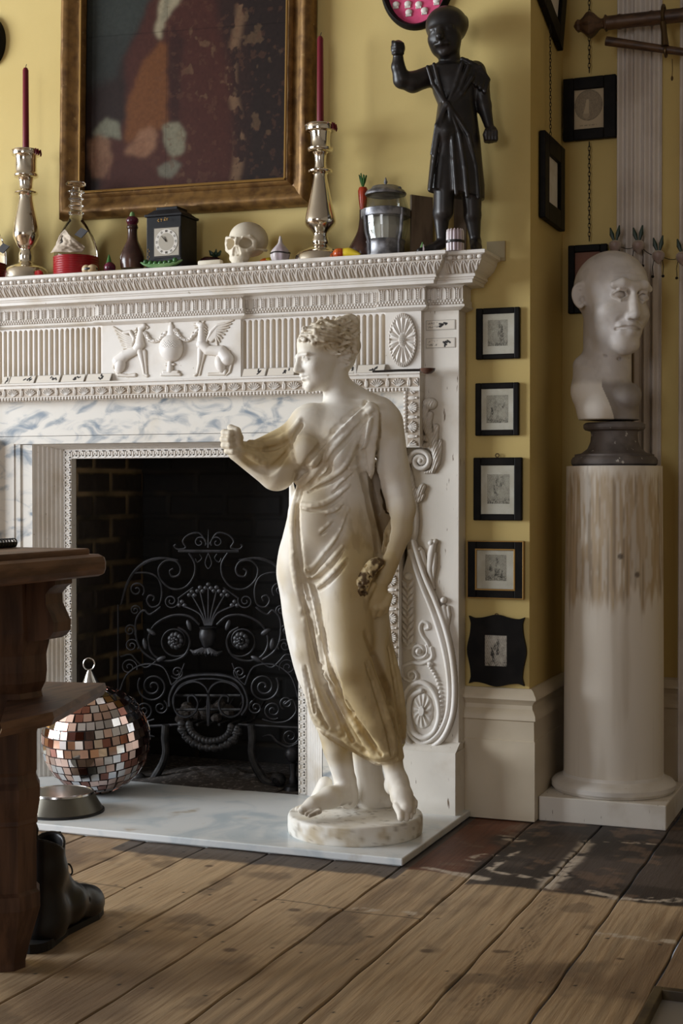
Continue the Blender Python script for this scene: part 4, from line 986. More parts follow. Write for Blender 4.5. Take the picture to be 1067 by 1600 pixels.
# broad hollows first
fold([(505, 985), (516, 1045), (534, 1092), (560, 1135), (585, 1170)], [.006, .013, .015, .012, .007], '-', .014); fold([(470, 925), (486, 985), (498, 1045), (512, 1090), (530, 1130)], [.005, .011, .012, .011, .006], '-', .012)
fold([(560, 700), (572, 760), (585, 820), (594, 880)], [.006, .012, .014, .006], '-', .014); fold([(572, 990), (588, 1040), (606, 1090), (622, 1150)], [.005, .012, .012, .007], '-', .014)
fold([(463, 790), (464, 840), (470, 890)], [.006, .009, .006], '-', .01); flush()
# neckline roll and gathered band
fold([(576, 634), (548, 656), (520, 684), (494, 713), (474, 742), (466, 752)], [.008, .010, .011, .012, .011, .008], k=.006, g=(-4, -5))
fold([(580, 640), (552, 665), (528, 694), (506, 722), (484, 748), (472, 757)], [.006, .008, .008, .008, .008, .006], k=.005, g=(3, 6))
fold([(560, 660), (532, 690), (514, 710), (511, 730), (496, 744), (476, 758)], [.005, .007, .007, .007, .006, .004], g=(4, 5)); fold([(556, 690), (540, 724), (520, 744), (494, 757), (478, 764)], [.003, .006, .006, .005, .003], g=(4, 5))
fold([(578, 650), (570, 690), (564, 700)], [.006, .008, .004], g=(-5, 0)); fold([(589, 645), (586, 680), (580, 730)], [.005, .006, .004], g=(5, 2))
# swags across belly and hip
W5 = [.002, .0058, .0075, .0068, .003]
fold([(469, 786), (487, 790), (505, 788), (525, 776), (545, 757)], W5, g=(0, 7)); fold([(509, 801), (520, 799), (529, 794), (535, 786)], [.002, .005, .005, .002], g=(0, 5))
fold([(545, 792), (540, 812), (528, 838), (510, 862), (492, 884), (478, 890), (468, 880)], [.002, .006, .0075, .008, .008, .007, .004], g=(-1, 9)); fold([(537, 850), (522, 872), (502, 892), (484, 900), (472, 890), (466, 876)], [.002, .006, .008, .008, .006, .003], g=(0, 8))
fold([(541, 872), (526, 890), (510, 906), (496, 916)], [.002, .006, .007, .004], g=(1, 7)); fold([(552, 735), (534, 752), (520, 766)], [.002, .005, .002], g=(0, 5)); fold([(560, 728), (548, 732), (536, 724)], [.002, .004, .002])
fold([(500, 830), (510, 822), (519, 812)], [.002, .004, .002], g=(1, 5))
# edge of the overfold falling from the knot down the left
fold([(469, 760), (460, 792), (458, 830), (462, 872), (470, 908), (480, 945), (490, 990)], [.004, .007, .008, .008, .007, .007, .005], g=(6, 0)); fold([(455, 830), (458, 880), (466, 925), (476, 968), (486, 1010), (498, 1050), (511, 1090), (530, 1128), (546, 1160)], [.003, .006, .0065, .007, .0075, .008, .008, .008, .006], g=(6, -2))
fold([(472, 895), (484, 922), (492, 950), (499, 995), (508, 1042), (525, 1083), (551, 1126), (572, 1160), (589, 1183)], [.003, .006, .007, .0075, .008, .008, .008, .0075, .006], g=(7, -4)); fold([(463, 900), (474, 930), (490, 934), (500, 938)], [.002, .005, .005, .002])
fold([(577, 1035), (594, 1086), (612, 1145), (618, 1178)], [.003, .006, .007, .005], g=(-6, 2)); fold([(612, 1010), (622, 1060), (630, 1120), (630, 1165)], [.003, .007, .007, .004], g=(-7, 1))
fold([(484, 1075), (492, 1110), (507, 1138)], [.003, .006, .004], g=(6, 0)); fold([(500, 1075), (520, 1110), (533, 1152)], [.003, .006, .004], g=(6, -2)); fold([(472, 1040), (480, 1080), (486, 1114)], [.003, .006, .004], g=(6, 0))
# rolled hem
fold([(482, 1096), (487, 1114), (495, 1127), (512, 1138), (532, 1150), (545, 1159)], [.004, .005, .005, .005, .005, .005]); fold([(546, 1155), (568, 1173), (590, 1182), (614, 1176)], [.006, .007, .007, .006])
fold([(478, 1104), (483, 1122), (493, 1136), (512, 1148), (532, 1161), (545, 1170)], [.004, .006, .007, .007, .007, .006], '-', .003, .004); fold([(548, 1170), (568, 1184), (590, 1193), (618, 1186)], [.005, .006, .006, .005], '-', .003, .004); fold([(552, 1142), (562, 1158), (572, 1164)], [.004, .007, .004])
# arm cloth, forearm crease
fold([(376, 712), (398, 729), (421, 736), (440, 716), (462, 684)], [.004, .007, .009, .007, .004], '-', .008); fold([(384, 706), (404, 718), (424, 720), (444, 704)], [.003, .005, .005, .003])
fold([(470, 655), (452, 678), (424, 692), (400, 693), (378, 688)], [.006, .008, .008, .007, .004], g=(2, 9))
# deep recess between hanging arm and body
fold([(585, 700), (587, 725), (593, 755), (601, 785), (607, 815), (606, 840), (602, 870)], [.006, .009, .012, .013, .014, .012, .007], '-', .004, .012); fold([(583, 690), (586, 725), (592, 755), (600, 785), (606, 815), (604, 850)], [.004, .008, .010, .012, .012, .008], '-', .004, .03); fold([(568, 702), (577, 750), (590, 800)], [.003, .006, .005], '-', .006)
flush(); grooves()
fold([(462, 735), (472, 738), (484, 730)], [.004, .007, .004], '-', .004); fold([(472, 664), (463, 680), (456, 694), (457, 708), (462, 722)], [.004, .007, .006, .006, .004], '-', .004); flush()
# hair waves and curls
for i in range(7):
    t = i/6; w1, w2, w3 = rng.uniform(-4, 4, 3)
    fold([(457+6*t, 504+28*t), (476+4*t, 500+28*t+w1), (500, 498+32*t+w2), (525, 503+32*t+w3), (548, 512+29*t)], [.003, .005, .0055, .005, .003], '+', .003, 0, 4)
    fold([(457+6*t, 506+28*t), (476+4*t, 502+28*t+w1), (500, 500.5+32*t+w2), (525, 505.5+32*t+w3), (548, 514+29*t)], [.002, .0035, .004, .0035, .002], '-', .002, .001, 4)
for i in range(70):
    a = rng.uniform(0, 1); px = 454+50*a*a; py = 500+33*rng.uniform(0, 1)+5*a; p = onS(px, py)
    if p is not None: sv.ell(p, rng.uniform(.004, .0085), k=.003); sv.ell(p+np.array([rng.uniform(-.006, .006), -.006, rng.uniform(-.006, .006)]), rng.uniform(.002, .0035), k=.002, mode='-')
for i in range(150):
    px = 500+57*rng.uniform(0, 1); py = 490+82*rng.uniform(0, 1); p = onS(px, py)
    if p is None or py > 535+.95*(px-500): continue
    d_ = np.array([.010, 0, rng.uniform(-.007, .007)]); sv.cone(p-d_, p+d_, rng.uniform(.002, .0045), rng.uniform(.002, .0045), .003, '+' if i % 2 else '-')
flush()
V, Q = sv.mesh(); V = relax(V, Q, 1, .4)
ls = V.copy()
# old varnish and grime: lies on the cloth and hair, thin on the skin
n1 = fbm(ls[:, 0]*7, ls[:, 1]*7, ls[:, 2]*4, seed=5); n2 = fbm(ls[:, 0]*40, ls[:, 1]*40, ls[:, 2]*14, seed=9)
zx = lambda py: S(550, py)[2]
cloth = sst(zx(640), zx(690), ls[:, 2])*sst(zx(1190), zx(1150), ls[:, 2])
right = sst(S(520, 800)[0], S(560, 800)[0], ls[:, 0]+.03*(n1-.5)*2)
hair = sst(zx(560), zx(545), ls[:, 2])*sst(S(455, 500)[0], S(510, 500)[0], ls[:, 0])
low = sst(zx(1040), zx(1120), ls[:, 2])*sst(zx(1200), zx(1180), ls[:, 2])
armL = sst(S(470, 700)[0], S(440, 700)[0], ls[:, 0])*sst(zx(780), zx(760), ls[:, 2])*sst(S(372, 700)[0], S(392, 700)[0], ls[:, 0])*sst(zx(735), zx(722), ls[:, 2])
st = np.clip(.18*sst(.4, .7, n1)+.8*right*sst(zx(720), zx(770), -0+ls[:, 2]*0+zx(770)-(ls[:, 2]-zx(770))*0)*sst(zx(760), zx(820), ls[:, 2])*sst(zx(1185), zx(1150), ls[:, 2])*sst(.3, .6, n1+.15)+.5*hair+.7*low*sst(.25, .5, n1)+.35*cloth*sst(.45, .6, n1)+.65*armL, 0, 1)
c = lerpc(np.array(srgb(236, 231, 222)), np.array(srgb(190, 166, 112)), st*.85)
c = lerpc(c, np.array(srgb(150, 128, 90)), .5*hair*sst(.45, .6, n2)); c = lerpc(c, np.array(srgb(150, 130, 100)), .35*sst(.56, .7, n2)*(.25+.75*st))
c = lerpc(c, np.array(srgb(118, 96, 66)), .7*sst(zx(1245), zx(1256), ls[:, 2])*sst(.45, .6, n2)*(ls[:, 0] < S(570, 1200)[0]))
back = sst(S(575, 800)[0], S(585, 800)[0], ls[:, 0])*sst(-.02, .0, ls[:, 1])*sst(zx(700), zx(740), ls[:, 2])*sst(zx(870), zx(850), ls[:, 2]); c = lerpc(c, np.array(srgb(128, 100, 60)), .6*back)  # cloth behind the hanging arm browned, its shadow put into the colour
stat = thing('plaster_statue', 'life-like cream plaster statue of a draped woman standing on the hearth', 'statue', (SC[0], SC[1], .022))
mk('figure', toworld(V), Q, MAT['statue'], stat, col=c)
# round base
n = 96; pr = [(.0, 0), (.185, 0), (.191, .004), (.193, .02), (.193, .048), (.190, .055), (.184, .057), (.10, .0575), (.0, .0575)]
prf = np.array(pr); ss = np.concatenate([[0], np.cumsum(np.hypot(*np.diff(prf, axis=0).T))]); tt = np.linspace(0, ss[-1], 90); pr2 = np.stack([np.interp(tt, ss, prf[:, 0]), np.interp(tt, ss, prf[:, 1])], 1)
A = np.linspace(0, 2*np.pi, n+1); RR, AA = np.meshgrid(np.arange(len(pr2)), A, indexing='ij')
rad = pr2[:, 0][:, None]*(1+.012*(fbm(np.cos(A)*3, np.sin(A)*3, seed=3)-.5)[None, :]); Zb = pr2[:, 1][:, None]+0*AA
X = np.stack([SC[0]+rad*np.cos(AA), SC[1]+rad*np.sin(AA), .022+Zb], -1); Vb, Qb = gridmesh(X)
g1 = fbm(Vb[:, 0]*22, Vb[:, 1]*22, Vb[:, 2]*18, seed=33); g2 = fbm(Vb[:, 0]*60, Vb[:, 1]*60, Vb[:, 2]*60, seed=35)
c = lerpc(np.array(srgb(232, 228, 220)), np.array(srgb(186, 168, 136)), .6*sst(.46, .68, g1)*(Vb[:, 2] < .075)+.25*sst(.5, .7, g1)); c = lerpc(c, np.array(srgb(120, 104, 80)), .5*sst(.6, .72, g2))
mk('round_base', Vb, Qb[:, ::-1], MAT['statue'], stat, col=c)
# the broken wreath in her lowered hand
wv = Vol(S(548, 985, -.2)+np.array([0, 0, 0]), S(606, 866, .0), .0024)
wp = spline([(593, 880), (583, 884), (570, 902), (563, 924), (563, 944), (570, 957)], 4); wr = np.interp(np.linspace(0, 1, len(wp)), [0, .12, .5, .85, 1], [.012, .017, .0195, .015, .011])
wv.chain([S(a, b, -.122+.03*abs(i-10)/10) for i, (a, b) in enumerate(wp)], list(wr), .006)
for i in range(60):
    j = rng.integers(0, len(wp)); an = rng.uniform(0, 2*np.pi); p0 = S(wp[j][0], wp[j][1], -.122+.03*abs(j-10)/10)
    wv.ell(p0+wr[j]*np.array([math.cos(an), -abs(math.sin(an)), .0])+np.array([0, 0, rng.uniform(-.006, .006)]), rng.uniform(.0035, .0065), k=.0015, mode='+' if i % 3 else '-')
wv.ell(S(568, 957, -.11), (.014, .014, .011), k=.005)
V, Q = wv.mesh(); g = fbm(V[:, 0]*60, V[:, 1]*60, V[:, 2]*60, seed=44)
mk('broken_wreath', toworld(V), Q, MAT['statue'], stat, col=lerpc(np.array(srgb(214, 194, 150)), np.array(srgb(96, 76, 52)), sst(.42, .58, g)))
# ------------------------------------------------------------------ sculpting frames seen square-on from the camera
class Fr:
    def __init__(s, c):
        s.c = np.asarray(c, float); s.D = (s.c-CAM)@FH; s.k = s.D/F
    def S(s, px, py, b=0.0):
        d = ray(px, py); P = CAM+d*((s.D+b)/(d@FH)); q = P-s.c; return np.array([q@RT, q@FH, q[2]])
    def W(s, P): return s.c+P[:, :1]*RT+P[:, 1:2]*FH+P[:, 2:]*np.array([0, 0, 1.0])
    def vol(s, px0, px1, py0, py1, b0, b1, res): return Vol((s.S(px0, py1)[0], b0, s.S(px0, py1)[2]), (s.S(px1, py0)[0], b1, s.S(px1, py0)[2]), res)
ROT = np.stack([RT, FH, [0, 0, 1]], 1)
MZ = 1.70
def K_(c): return ((np.asarray(c)-CAM)@FH)/F
def onM(px, y): return np.array([onY(px, 410, y)[0], y, MZ])
def lathe_px(name, px, y, rows, m, parent=None, n=40, base=MZ, smooth=True, res=3):
    """turned object: rows of (py, radius in px) measured on the photo"""
    c = np.array([onY(px, 400, y)[0], y, 0.0]); k = K_(c)
    P = [(r*k, onY(px, py, y)[2]) for py, r in rows]; P = sorted(P, key=lambda t: t[1])
    sp = spline([(a, b) for a, b in P], res) if res > 1 else np.array(P)
    mb = MB(); mb.lathe([(max(a, .0004), b) for a, b in sp], (c[0], c[1], 0), n); return mb, c
# ------------------------------------------------------------------ bust on its column
CC = np.array([.213, .215, 0.0]); FB = Fr(CC); kb_ = FB.k
col = thing('column_pedestal', 'white painted column with patchy yellow marbling, carrying the bust in the alcove', 'column', (CC[0], CC[1], 0))
b = MB(); b.box(.024, .405, .022, .408, 0, .074, .003); b.build('plinth', MAT['whiteworn'], col)
b = MB(); b.lathe([(.15, .073), (.182, .075), (.190, .085), (.190, .098), (.181, .108), (.165, .112), (.156, .118), (.1535, .128), (.12, .13)], (CC[0], CC[1], 0), 64); b.build('base_moulding', MAT['white'], col, smooth=True)
zt = 1.072; A = np.linspace(0, 2*np.pi, 181); Z = np.linspace(.12, zt, 260); AA, ZZ = np.meshgrid(A, Z, indexing='ij'); rr = .1525-.0065*((ZZ-.12)/(zt-.12))**1.5
X = np.stack([CC[0]+rr*np.cos(AA), CC[1]+rr*np.sin(AA), ZZ], -1); V, Q = gridmesh(X)
ux = np.cos(AA)*2.2; uy = np.sin(AA)*2.2; n1 = fbm(ux*2.2, uy*2.2, ZZ*2.2, seed=3); n2 = fbm(ux*9, uy*9, ZZ*3.5, seed=5); n3 = fbm(ux*26, uy*26, ZZ*4, seed=6)
n4 = fbm(ux*5, uy*5, ZZ*8, seed=8); n5 = fbm(ux*22, uy*22, ZZ*5, seed=12)
m_ = sst(.64, .70, ZZ+.22*(n1-.5)+.16*(n2-.5))*sst(.43, .52, .35*n1+.35*n4+.3*n5+.05*sst(1.07, .85, ZZ)+.015)*sst(1.068, 1.03, ZZ+.12*(n5-.5))
c = lerpc(np.array(srgb(226, 217, 203)), np.array(srgb(172, 143, 98)), m_*(.35+.65*n5)); c = lerpc(c, np.array(srgb(132, 116, 98)), .6*sst(.55, .68, n3)*m_); c = lerpc(c, np.array(srgb(214, 206, 194)), .7*sst(.56, .66, n4)*m_); c = lerpc(c, np.array(srgb(196, 184, 166)), .5*sst(.5, .7, n1)*(1-m_))
for (an, zz_) in ((-.9, .745), (-1.25, .8)):
    q = np.hypot((AA-(an+2*np.pi))*.15, ZZ-zz_); c = lerpc(c, np.array(srgb(84, 72, 60)), .8*sst(.011, .006, q))
mk('shaft', V, Q, MAT['vc'], col, col=c.reshape(-1, 3)); b = MB(); b.lathe([(.001, zt), (.1458, zt)], (CC[0], CC[1], 0), 64); b.build('top', MAT['white'], col)
bust = thing('plaster_bust', 'colossal grey plaster bust of a bald frowning man on the column', 'bust', (CC[0], CC[1], zt))
b = MB(); zb = lambda py: FB.S(955, py)[2]
b.lathe([(.001, zt), (.125, zt), (.131, zt+.006), (.132, zt+.018), (.127, zt+.027), (.121, zt+.030), (.121, zt+.036), (.10, zt+.040), (.082, zt+.054), (.073, zt+.075), (.071, zt+.098), (.073, zt+.107), (.09, zt+.112), (.0945, zt+.118), (.0945, zt+.128), (.088, zt+.134), (.001, zt+.134)], (CC[0], CC[1], 0), 56); b.build('socle', MAT['bustdark'], bust, smooth=True)
bv = FB.vol(878, 1034, 385, 664, -.21, .2, .0027)
HB = 158*kb_; MB_ = headM((.335, -.93, -.03), (.05, .05, 1)); hcb = FB.S(958, 472, .0)
bp = head(bv, hcb, MB_, HB, ears=False, ez=.075)
for q_ in (1, -1):
    pe = lambda x, y, z: bp(q_*x, y, z)
    a_ = R(38); Me = MB_@np.stack([np.array([q_*math.cos(a_), -math.sin(a_), 0]), np.array([q_*math.sin(a_), math.cos(a_), 0]), np.array([0, 0, 1.0])], 1); pc = pe(.335, -.05, .03); ee = lambda x, y, z: pc+Me@(np.array([x, y, z])*HB)
    bv.ell(pc, np.array([.075, .028, .115])*HB, Me, k=.008); bv.ell(ee(.0, .045, .01), np.array([.042, .034, .072])*HB, Me, k=.003, mode='-'); bv.ell(ee(-.02, .03, -.03), np.array([.035, .05, .04])*HB, Me, k=.003, mode='-')
    bv.chain([ee(*q) for q in spline([(-.03, .02, .09), (.02, .02, .112), (.065, .015, .075), (.074, .012, .0), (.045, .015, -.07), (.0, .02, -.11), (-.025, .02, -.09)], 4)], .016*HB, .003); bv.chain([ee(*q) for q in spline([(.0, .025, .07), (.045, .022, .05), (.05, .02, -.02), (.02, .022, -.07)], 4)], .009*HB, .003)
P = lambda x, y, z: bp(x, y, z)
bv.ell(P(0, -.08, .16), np.array([.335, .40, .34])*HB, MB_, .02)
bv.cone(P(0, -.08, -.25), FB.S(948, 640, .0), .235*HB, .24*HB, .03)
bv.cone(P(0, .06, -.36), P(0, .03, -.62), .14*HB, .13*HB, .02)
# heavy brows, eyes, eye bags, nose to mouth folds
for s_ in (1, -1):
    bv.ell(P(s_*.124, .40, 0.040), np.array([.092, .11, .062])*HB, MB_, k=.008, mode='-')
    bv.ell(P(s_*.124, .280, 0.033), np.array([.074, .070, .054])*HB, MB_, k=.002)
    bv.chain([P(s_*.05, .350, 0.030), P(s_*.085, .366, 0.071), P(s_*.15, .358, 0.073), P(s_*.20, .312, 0.030)], .012*HB, .002); bv.chain([P(s_*.05, .345, 0.020), P(s_*.12, .352, -0.023), P(s_*.20, .306, 0.020)], .012*HB, .003); bv.chain([P(s_*.055, .372, 0.045), P(s_*.09, .378, 0.091), P(s_*.15, .372, 0.093), P(s_*.20, .326, 0.055)], .010*HB, .003, '-')
    bv.chain([P(s_*.045, .375, 0.130), P(s_*.12, .372, 0.147), P(s_*.20, .325, 0.120)], [.022*HB, .026*HB, .016*HB], .02)
    bv.chain([P(s_*.075, .385, -.165), P(s_*.115, .362, -.22), P(s_*.155, .315, -.29)], [.004*HB, .008*HB, .004*HB], .014, '-')
bv.ell(P(0, .30, -.31), np.array([.13, .08, .05])*HB, MB_, k=.02)
bv.chain([P(-.10, .345, -.262), P(0, .385, -.25), P(.10, .345, -.262)], .024*HB, .012); bv.chain([P(-.085, .345, -.315), P(0, .378, -.318), P(.085, .345, -.315)], .030*HB, .012)
bv.chain([P(-.135, .325, -.302), P(-.06, .395, -.283), P(0, .415, -.279), P(.06, .395, -.283), P(.135, .325, -.302)], .0165*HB, .003, '-'); bv.ell(P(0, .30, -.44), np.array([.13, .09, .075])*HB, MB_, k=.03)
for zz_ in (.20, .25): bv.chain([P(-.16, .335-.25*(zz_-.12), zz_), P(0, .375-.3*(zz_-.12), zz_+.012), P(.16, .335-.25*(zz_-.12), zz_)], .006*HB, .010, '-')
for i in range(4): bv.chain([P(-.13, .14-.02*i, -.55-.06*i), P(0, .19-.03*i, -.57-.06*i), P(.13, .14-.02*i, -.55-.06*i)], .006*HB, .008, '-')
# broken chest below the neck, cut flat on the socle
bv.chain([FB.S(912, 572, .03), FB.S(922, 610, -.01), FB.S(935, 650, -.03)], [.034, .056, .062], .02); bv.ell(FB.S(935, 640, -.045), (.062, .055, .05), k=.015)
bv.ell(FB.S(975, 622, -.03), (.05, .06, .045), k=.012); bv.ell(FB.S(990, 615, -.01), (.02, .05, .03), k=.012); bv.cone(FB.S(960, 655, 0), FB.S(960, 630, 0), .075, .07, .01)
bv.chain([FB.S(912, 594, -.06), FB.S(930, 606, -.09), FB.S(938, 622, -.1), FB.S(951, 640, -.11), FB.S(952, 658, -.11)], .006, .004, '-')
bv.fun(lambda x, y, z: z-FB.S(955, 657)[2]+0*x+0*y, (-.3, -.3, FB.S(955, 664)[2]-.02), (.3, .3, FB.S(955, 640)[2]), .003, '-')
V, Q = bv.mesh(); V = relax(V, Q, 1, .3)
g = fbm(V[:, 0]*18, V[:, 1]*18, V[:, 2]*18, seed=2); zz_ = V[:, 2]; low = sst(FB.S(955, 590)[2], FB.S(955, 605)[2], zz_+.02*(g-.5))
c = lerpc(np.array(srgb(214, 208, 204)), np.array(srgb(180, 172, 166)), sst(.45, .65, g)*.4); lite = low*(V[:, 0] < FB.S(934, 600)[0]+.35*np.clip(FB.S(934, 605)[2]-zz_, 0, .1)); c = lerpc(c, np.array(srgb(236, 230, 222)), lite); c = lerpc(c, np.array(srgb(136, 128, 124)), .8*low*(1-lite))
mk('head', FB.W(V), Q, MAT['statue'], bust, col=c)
# ------------------------------------------------------------------ dark carved figure on the mantel shelf
FG = Fr((onY(712, 390, -.10)[0], -.10, MZ)); s_ = FG.S; kf = FG.k
gv = FG.vol(600, 790, 5, 398, -.09, .09, .003)
HF = 82*kf; MF = headM((-.34, -.92, -.10), (-.06, 0, 1)); fp = head(gv, s_(697, 51), MF, HF, ears=False, slim=1.14)
gv.ell(fp(0, -.08, .15), np.array([.40, .43, .36])*HF, MF, .006); gv.ell(s_(727, 36, .01), (.010, .016, .022), k=.004); gv.ell(fp(0, .16, -.15), np.array([.30, .25, .34])*HF, MF, .01); gv.cone(fp(0, .38, .0), fp(0, .48, -.14), .05*HF, .075*HF, .008); gv.chain([fp(-.12, .39, -.27), fp(0, .43, -.265), fp(.12, .39, -.27)], .035*HF, .006)
def el(py0, pxl, pxr, b=.0, br=None):
    a = (s_(pxr, py0)[0]-s_(pxl, py0)[0])/2; c0 = (s_(pxr, py0)[0]+s_(pxl, py0)[0])/2; return (s_(700, py0)[2], c0, a, b, br or a*.62)
gv.cone(s_(702, 84), s_(705, 112), .030, .036, .012)
R_ = [el(96, 686, 722), el(106, 668, 745, 0, .045), el(125, 672, 750, 0, .05), el(145, 677, 745, 0, .05), el(162, 684, 742, 0, .05), el(185, 681, 746, 0, .055), el(215, 676, 750, 0, .058), el(250, 672, 753, 0, .06), el(290, 668, 757, 0, .06), el(312, 667, 757, 0, .06)]
T = np.array(R_)[::-1]
def body(x, y, z):
    c0, a, yb, b = [np.interp(z, T[:, 0], T[:, i]) for i in (1, 2, 3, 4)]; u = np.abs((x-c0)/a); w_ = np.abs((y-yb)/b); q = (u**2.2+w_**2.2)**(1/2.2)
    hemz = np.interp(x, [s_(668, 300)[0], s_(684, 300)[0], s_(712, 300)[0], s_(757, 300)[0]], [s_(668, 297)[2], s_(684, 299)[2], s_(712, 304)[2], s_(757, 312)[2]])
    return np.maximum(np.maximum((q-1)*np.minimum(a, b), z-T[-1, 0]), hemz-z)
gv.fun(body, (-.15, -.08, s_(700, 320)[2]), (.15, .08, s_(700, 92)[2]), .006)
gv.chain([s_(674, 118), s_(645, 128, -.01), s_(628, 124, -.02)], [.031, .030, .026], .008); gv.chain([s_(628, 124, -.02), s_(622, 104, -.03), s_(622, 86, -.035)], [.026, .020, .015], .006); gv.ell(s_(622, 75, -.035), (.021, .020, .024), k=.004)
for i, yy in enumerate((67, 72, 77, 82)): gv.chain([s_(629, yy+1, -.046), s_(620-abs(i-1.5), yy, -.054), s_(614-(i in (1, 2)), yy+1, -.042)], .0052, .003)
gv.chain([s_(628, 80, -.05), s_(621, 68, -.050), s_(614, 65, -.04)], .0055, .002)
gv.chain([s_(742, 112), s_(748, 130, -.005), s_(756, 165, -.01), s_(764, 196, -.02)], [.033, .031, .022, .014], .008); gv.ell(s_(768, 208, -.025), (.019, .017, .024), k=.005)
for i, xx in enumerate((760, 765, 770, 775)): gv.chain([s_(xx, 205, -.045), s_(xx, 217, -.042), s_(xx-1, 221-abs(i-1), -.026), s_(xx-2, 212, -.02)], .0062, .002)
gv.chain([s_(760, 202, -.035), s_(757, 210, -.042), s_(759, 218, -.04)], .0058, .002)
# sleeve folds
for i in range(5): gv.chain([s_(722+7*i, 92+3*i, -.035), s_(738+6*i, 100+6*i, -.036+.004*i), s_(730+7*i, 122+5*i, -.04)], .0075, .004)
# open skirt: opening with the thigh inside, edges and knot
gv.chain([s_(700, 178, -.05), s_(698, 240, -.066), s_(697, 305, -.066)], [.006, .020, .028], .006, '-'); gv.chain([s_(699, 172, -.025), s_(697, 205, -.036), s_(696, 235, -.025)], [.024, .032, .026], .008); gv.chain([s_(697, 230, -.02), s_(694, 330, -.02)], [.030, .028], .01)
for P_ in ([(697, 164), (686, 200), (678, 250), (672, 296)], [(700, 164), (706, 200), (709, 250), (713, 302)], [(701, 164), (718, 210), (726, 260), (730, 306)], [(703, 166), (732, 210), (744, 260), (748, 308)], [(694, 165), (682, 195), (675, 240)]): gv.chain([s_(a, b_, -.058 if 680 < a < 735 else -.045) for a, b_ in P_], [.005, .006, .0065, .0065] if len(P_) == 4 else [.004, .006, .006], .004)
for P_ in ([(668, 104), (676, 130), (694, 160)], [(678, 100), (686, 132), (696, 160)], [(722, 98), (712, 132), (700, 160)], [(732, 102), (718, 140), (702, 162)], [(738, 120), (722, 146), (704, 164)]): gv.chain([s_(a, b_, -.048) for a, b_ in P_], .006, .004)
gv.ell(s_(698, 163, -.055), .011, k=.003)
gv.chain([s_(693, 305, -.01), s_(690, 332, -.008), s_(690, 374, -.0)], [.030, .026, .015], .006); gv.chain([s_(690, 380, -.0), s_(676, 387, -.02), s_(655, 391, -.035)], [.017, .014, .008], .006)
gv.chain([s_(737, 308, -.01), s_(738, 336, -.006), s_(742, 372, .0)], [.030, .026, .016], .006); gv.chain([s_(743, 378, .0), s_(744, 386, -.03), s_(744, 391, -.055)], [.018, .016, .010], .006)
V, Q = gv.mesh(); V = relax(V, Q, 1, .3); V[:, 2] -= V[:, 2].min()
o = mk('carved_figure', FG.W(V), Q, MAT['ebony'], loc=FG.c); tag(o, 'dark carved wooden figure in an open robe and one fist raised, on the mantel', 'figurine')
# ------------------------------------------------------------------ skull
FS = Fr((onY(385, 390, -.115)[0], -.115, MZ)); s_ = FS.S; sv2 = FS.vol(338, 428, 325, 418, -.1, .1, .0019)
HK = .160; MK = headM((-.40, -.915, .02), (.04, .1, 1)); kc = s_(386, 375); p = lambda x, y, z: kc+MK@(np.array([x, y, z])*HK); e = lambda x, y, z, r, k=.02, mode='+': sv2.ell(p(x, y, z), np.asarray(r)*HK, MK, k*HK, mode)
e(0, -.07, .08, (.37, .45, .34), .05); e(0, .24, -.08, (.31, .20, .22), .06); e(0, .30, -.20, (.24, .16, .18), .05); e(0, .32, -.35, (.21, .15, .115), .05)
for q in (1, -1):
    sv2.chain([p(q*.13, .42, .03), p(q*.25, .36, .05), p(q*.31, .27, -.02)], .035*HK, .02*HK); sv2.chain([p(q*.30, .28, -.05), p(q*.29, .27, -.16), p(q*.20, .36, -.22)], .04*HK, .02*HK); sv2.chain([p(q*.29, .25, -.19), p(q*.36, .05, -.17), p(q*.37, -.1, -.15)], .03*HK, .015*HK)
    e(q*.165, .40, -.08, (.116, .27, .104), .010, '-'); sv2.cone(p(q*.03, .46, -.18), p(q*.05, .46, -.28), .034*HK, .046*HK, .01*HK, '-'); e(q*.30, .08, -.28, (.09, .2, .12), .02, '-')
sv2.cone(p(0, .47, -.16), p(0, .46, -.26), .026*HK, .05*HK, .01*HK, '-'); sv2.chain([p(0, .44, .02), p(0, .48, -.09)], .028*HK, .02*HK)
for i in range(10):
    a = (i-4.5)*.155; sv2.cone(p(.19*math.sin(a), .28+.17*math.cos(a), -.38), p(.18*math.sin(a), .27+.16*math.cos(a), -.46), .021*HK, .016*HK, .004*HK)
V, Q = sv2.mesh(); V[:, 2] -= V[:, 2].min(); o = mk('human_skull', FS.W(V), Q, MAT['bone'], loc=FS.c); tag(o, 'ivory coloured human skull without its jaw, facing left on the mantel shelf', 'skull')
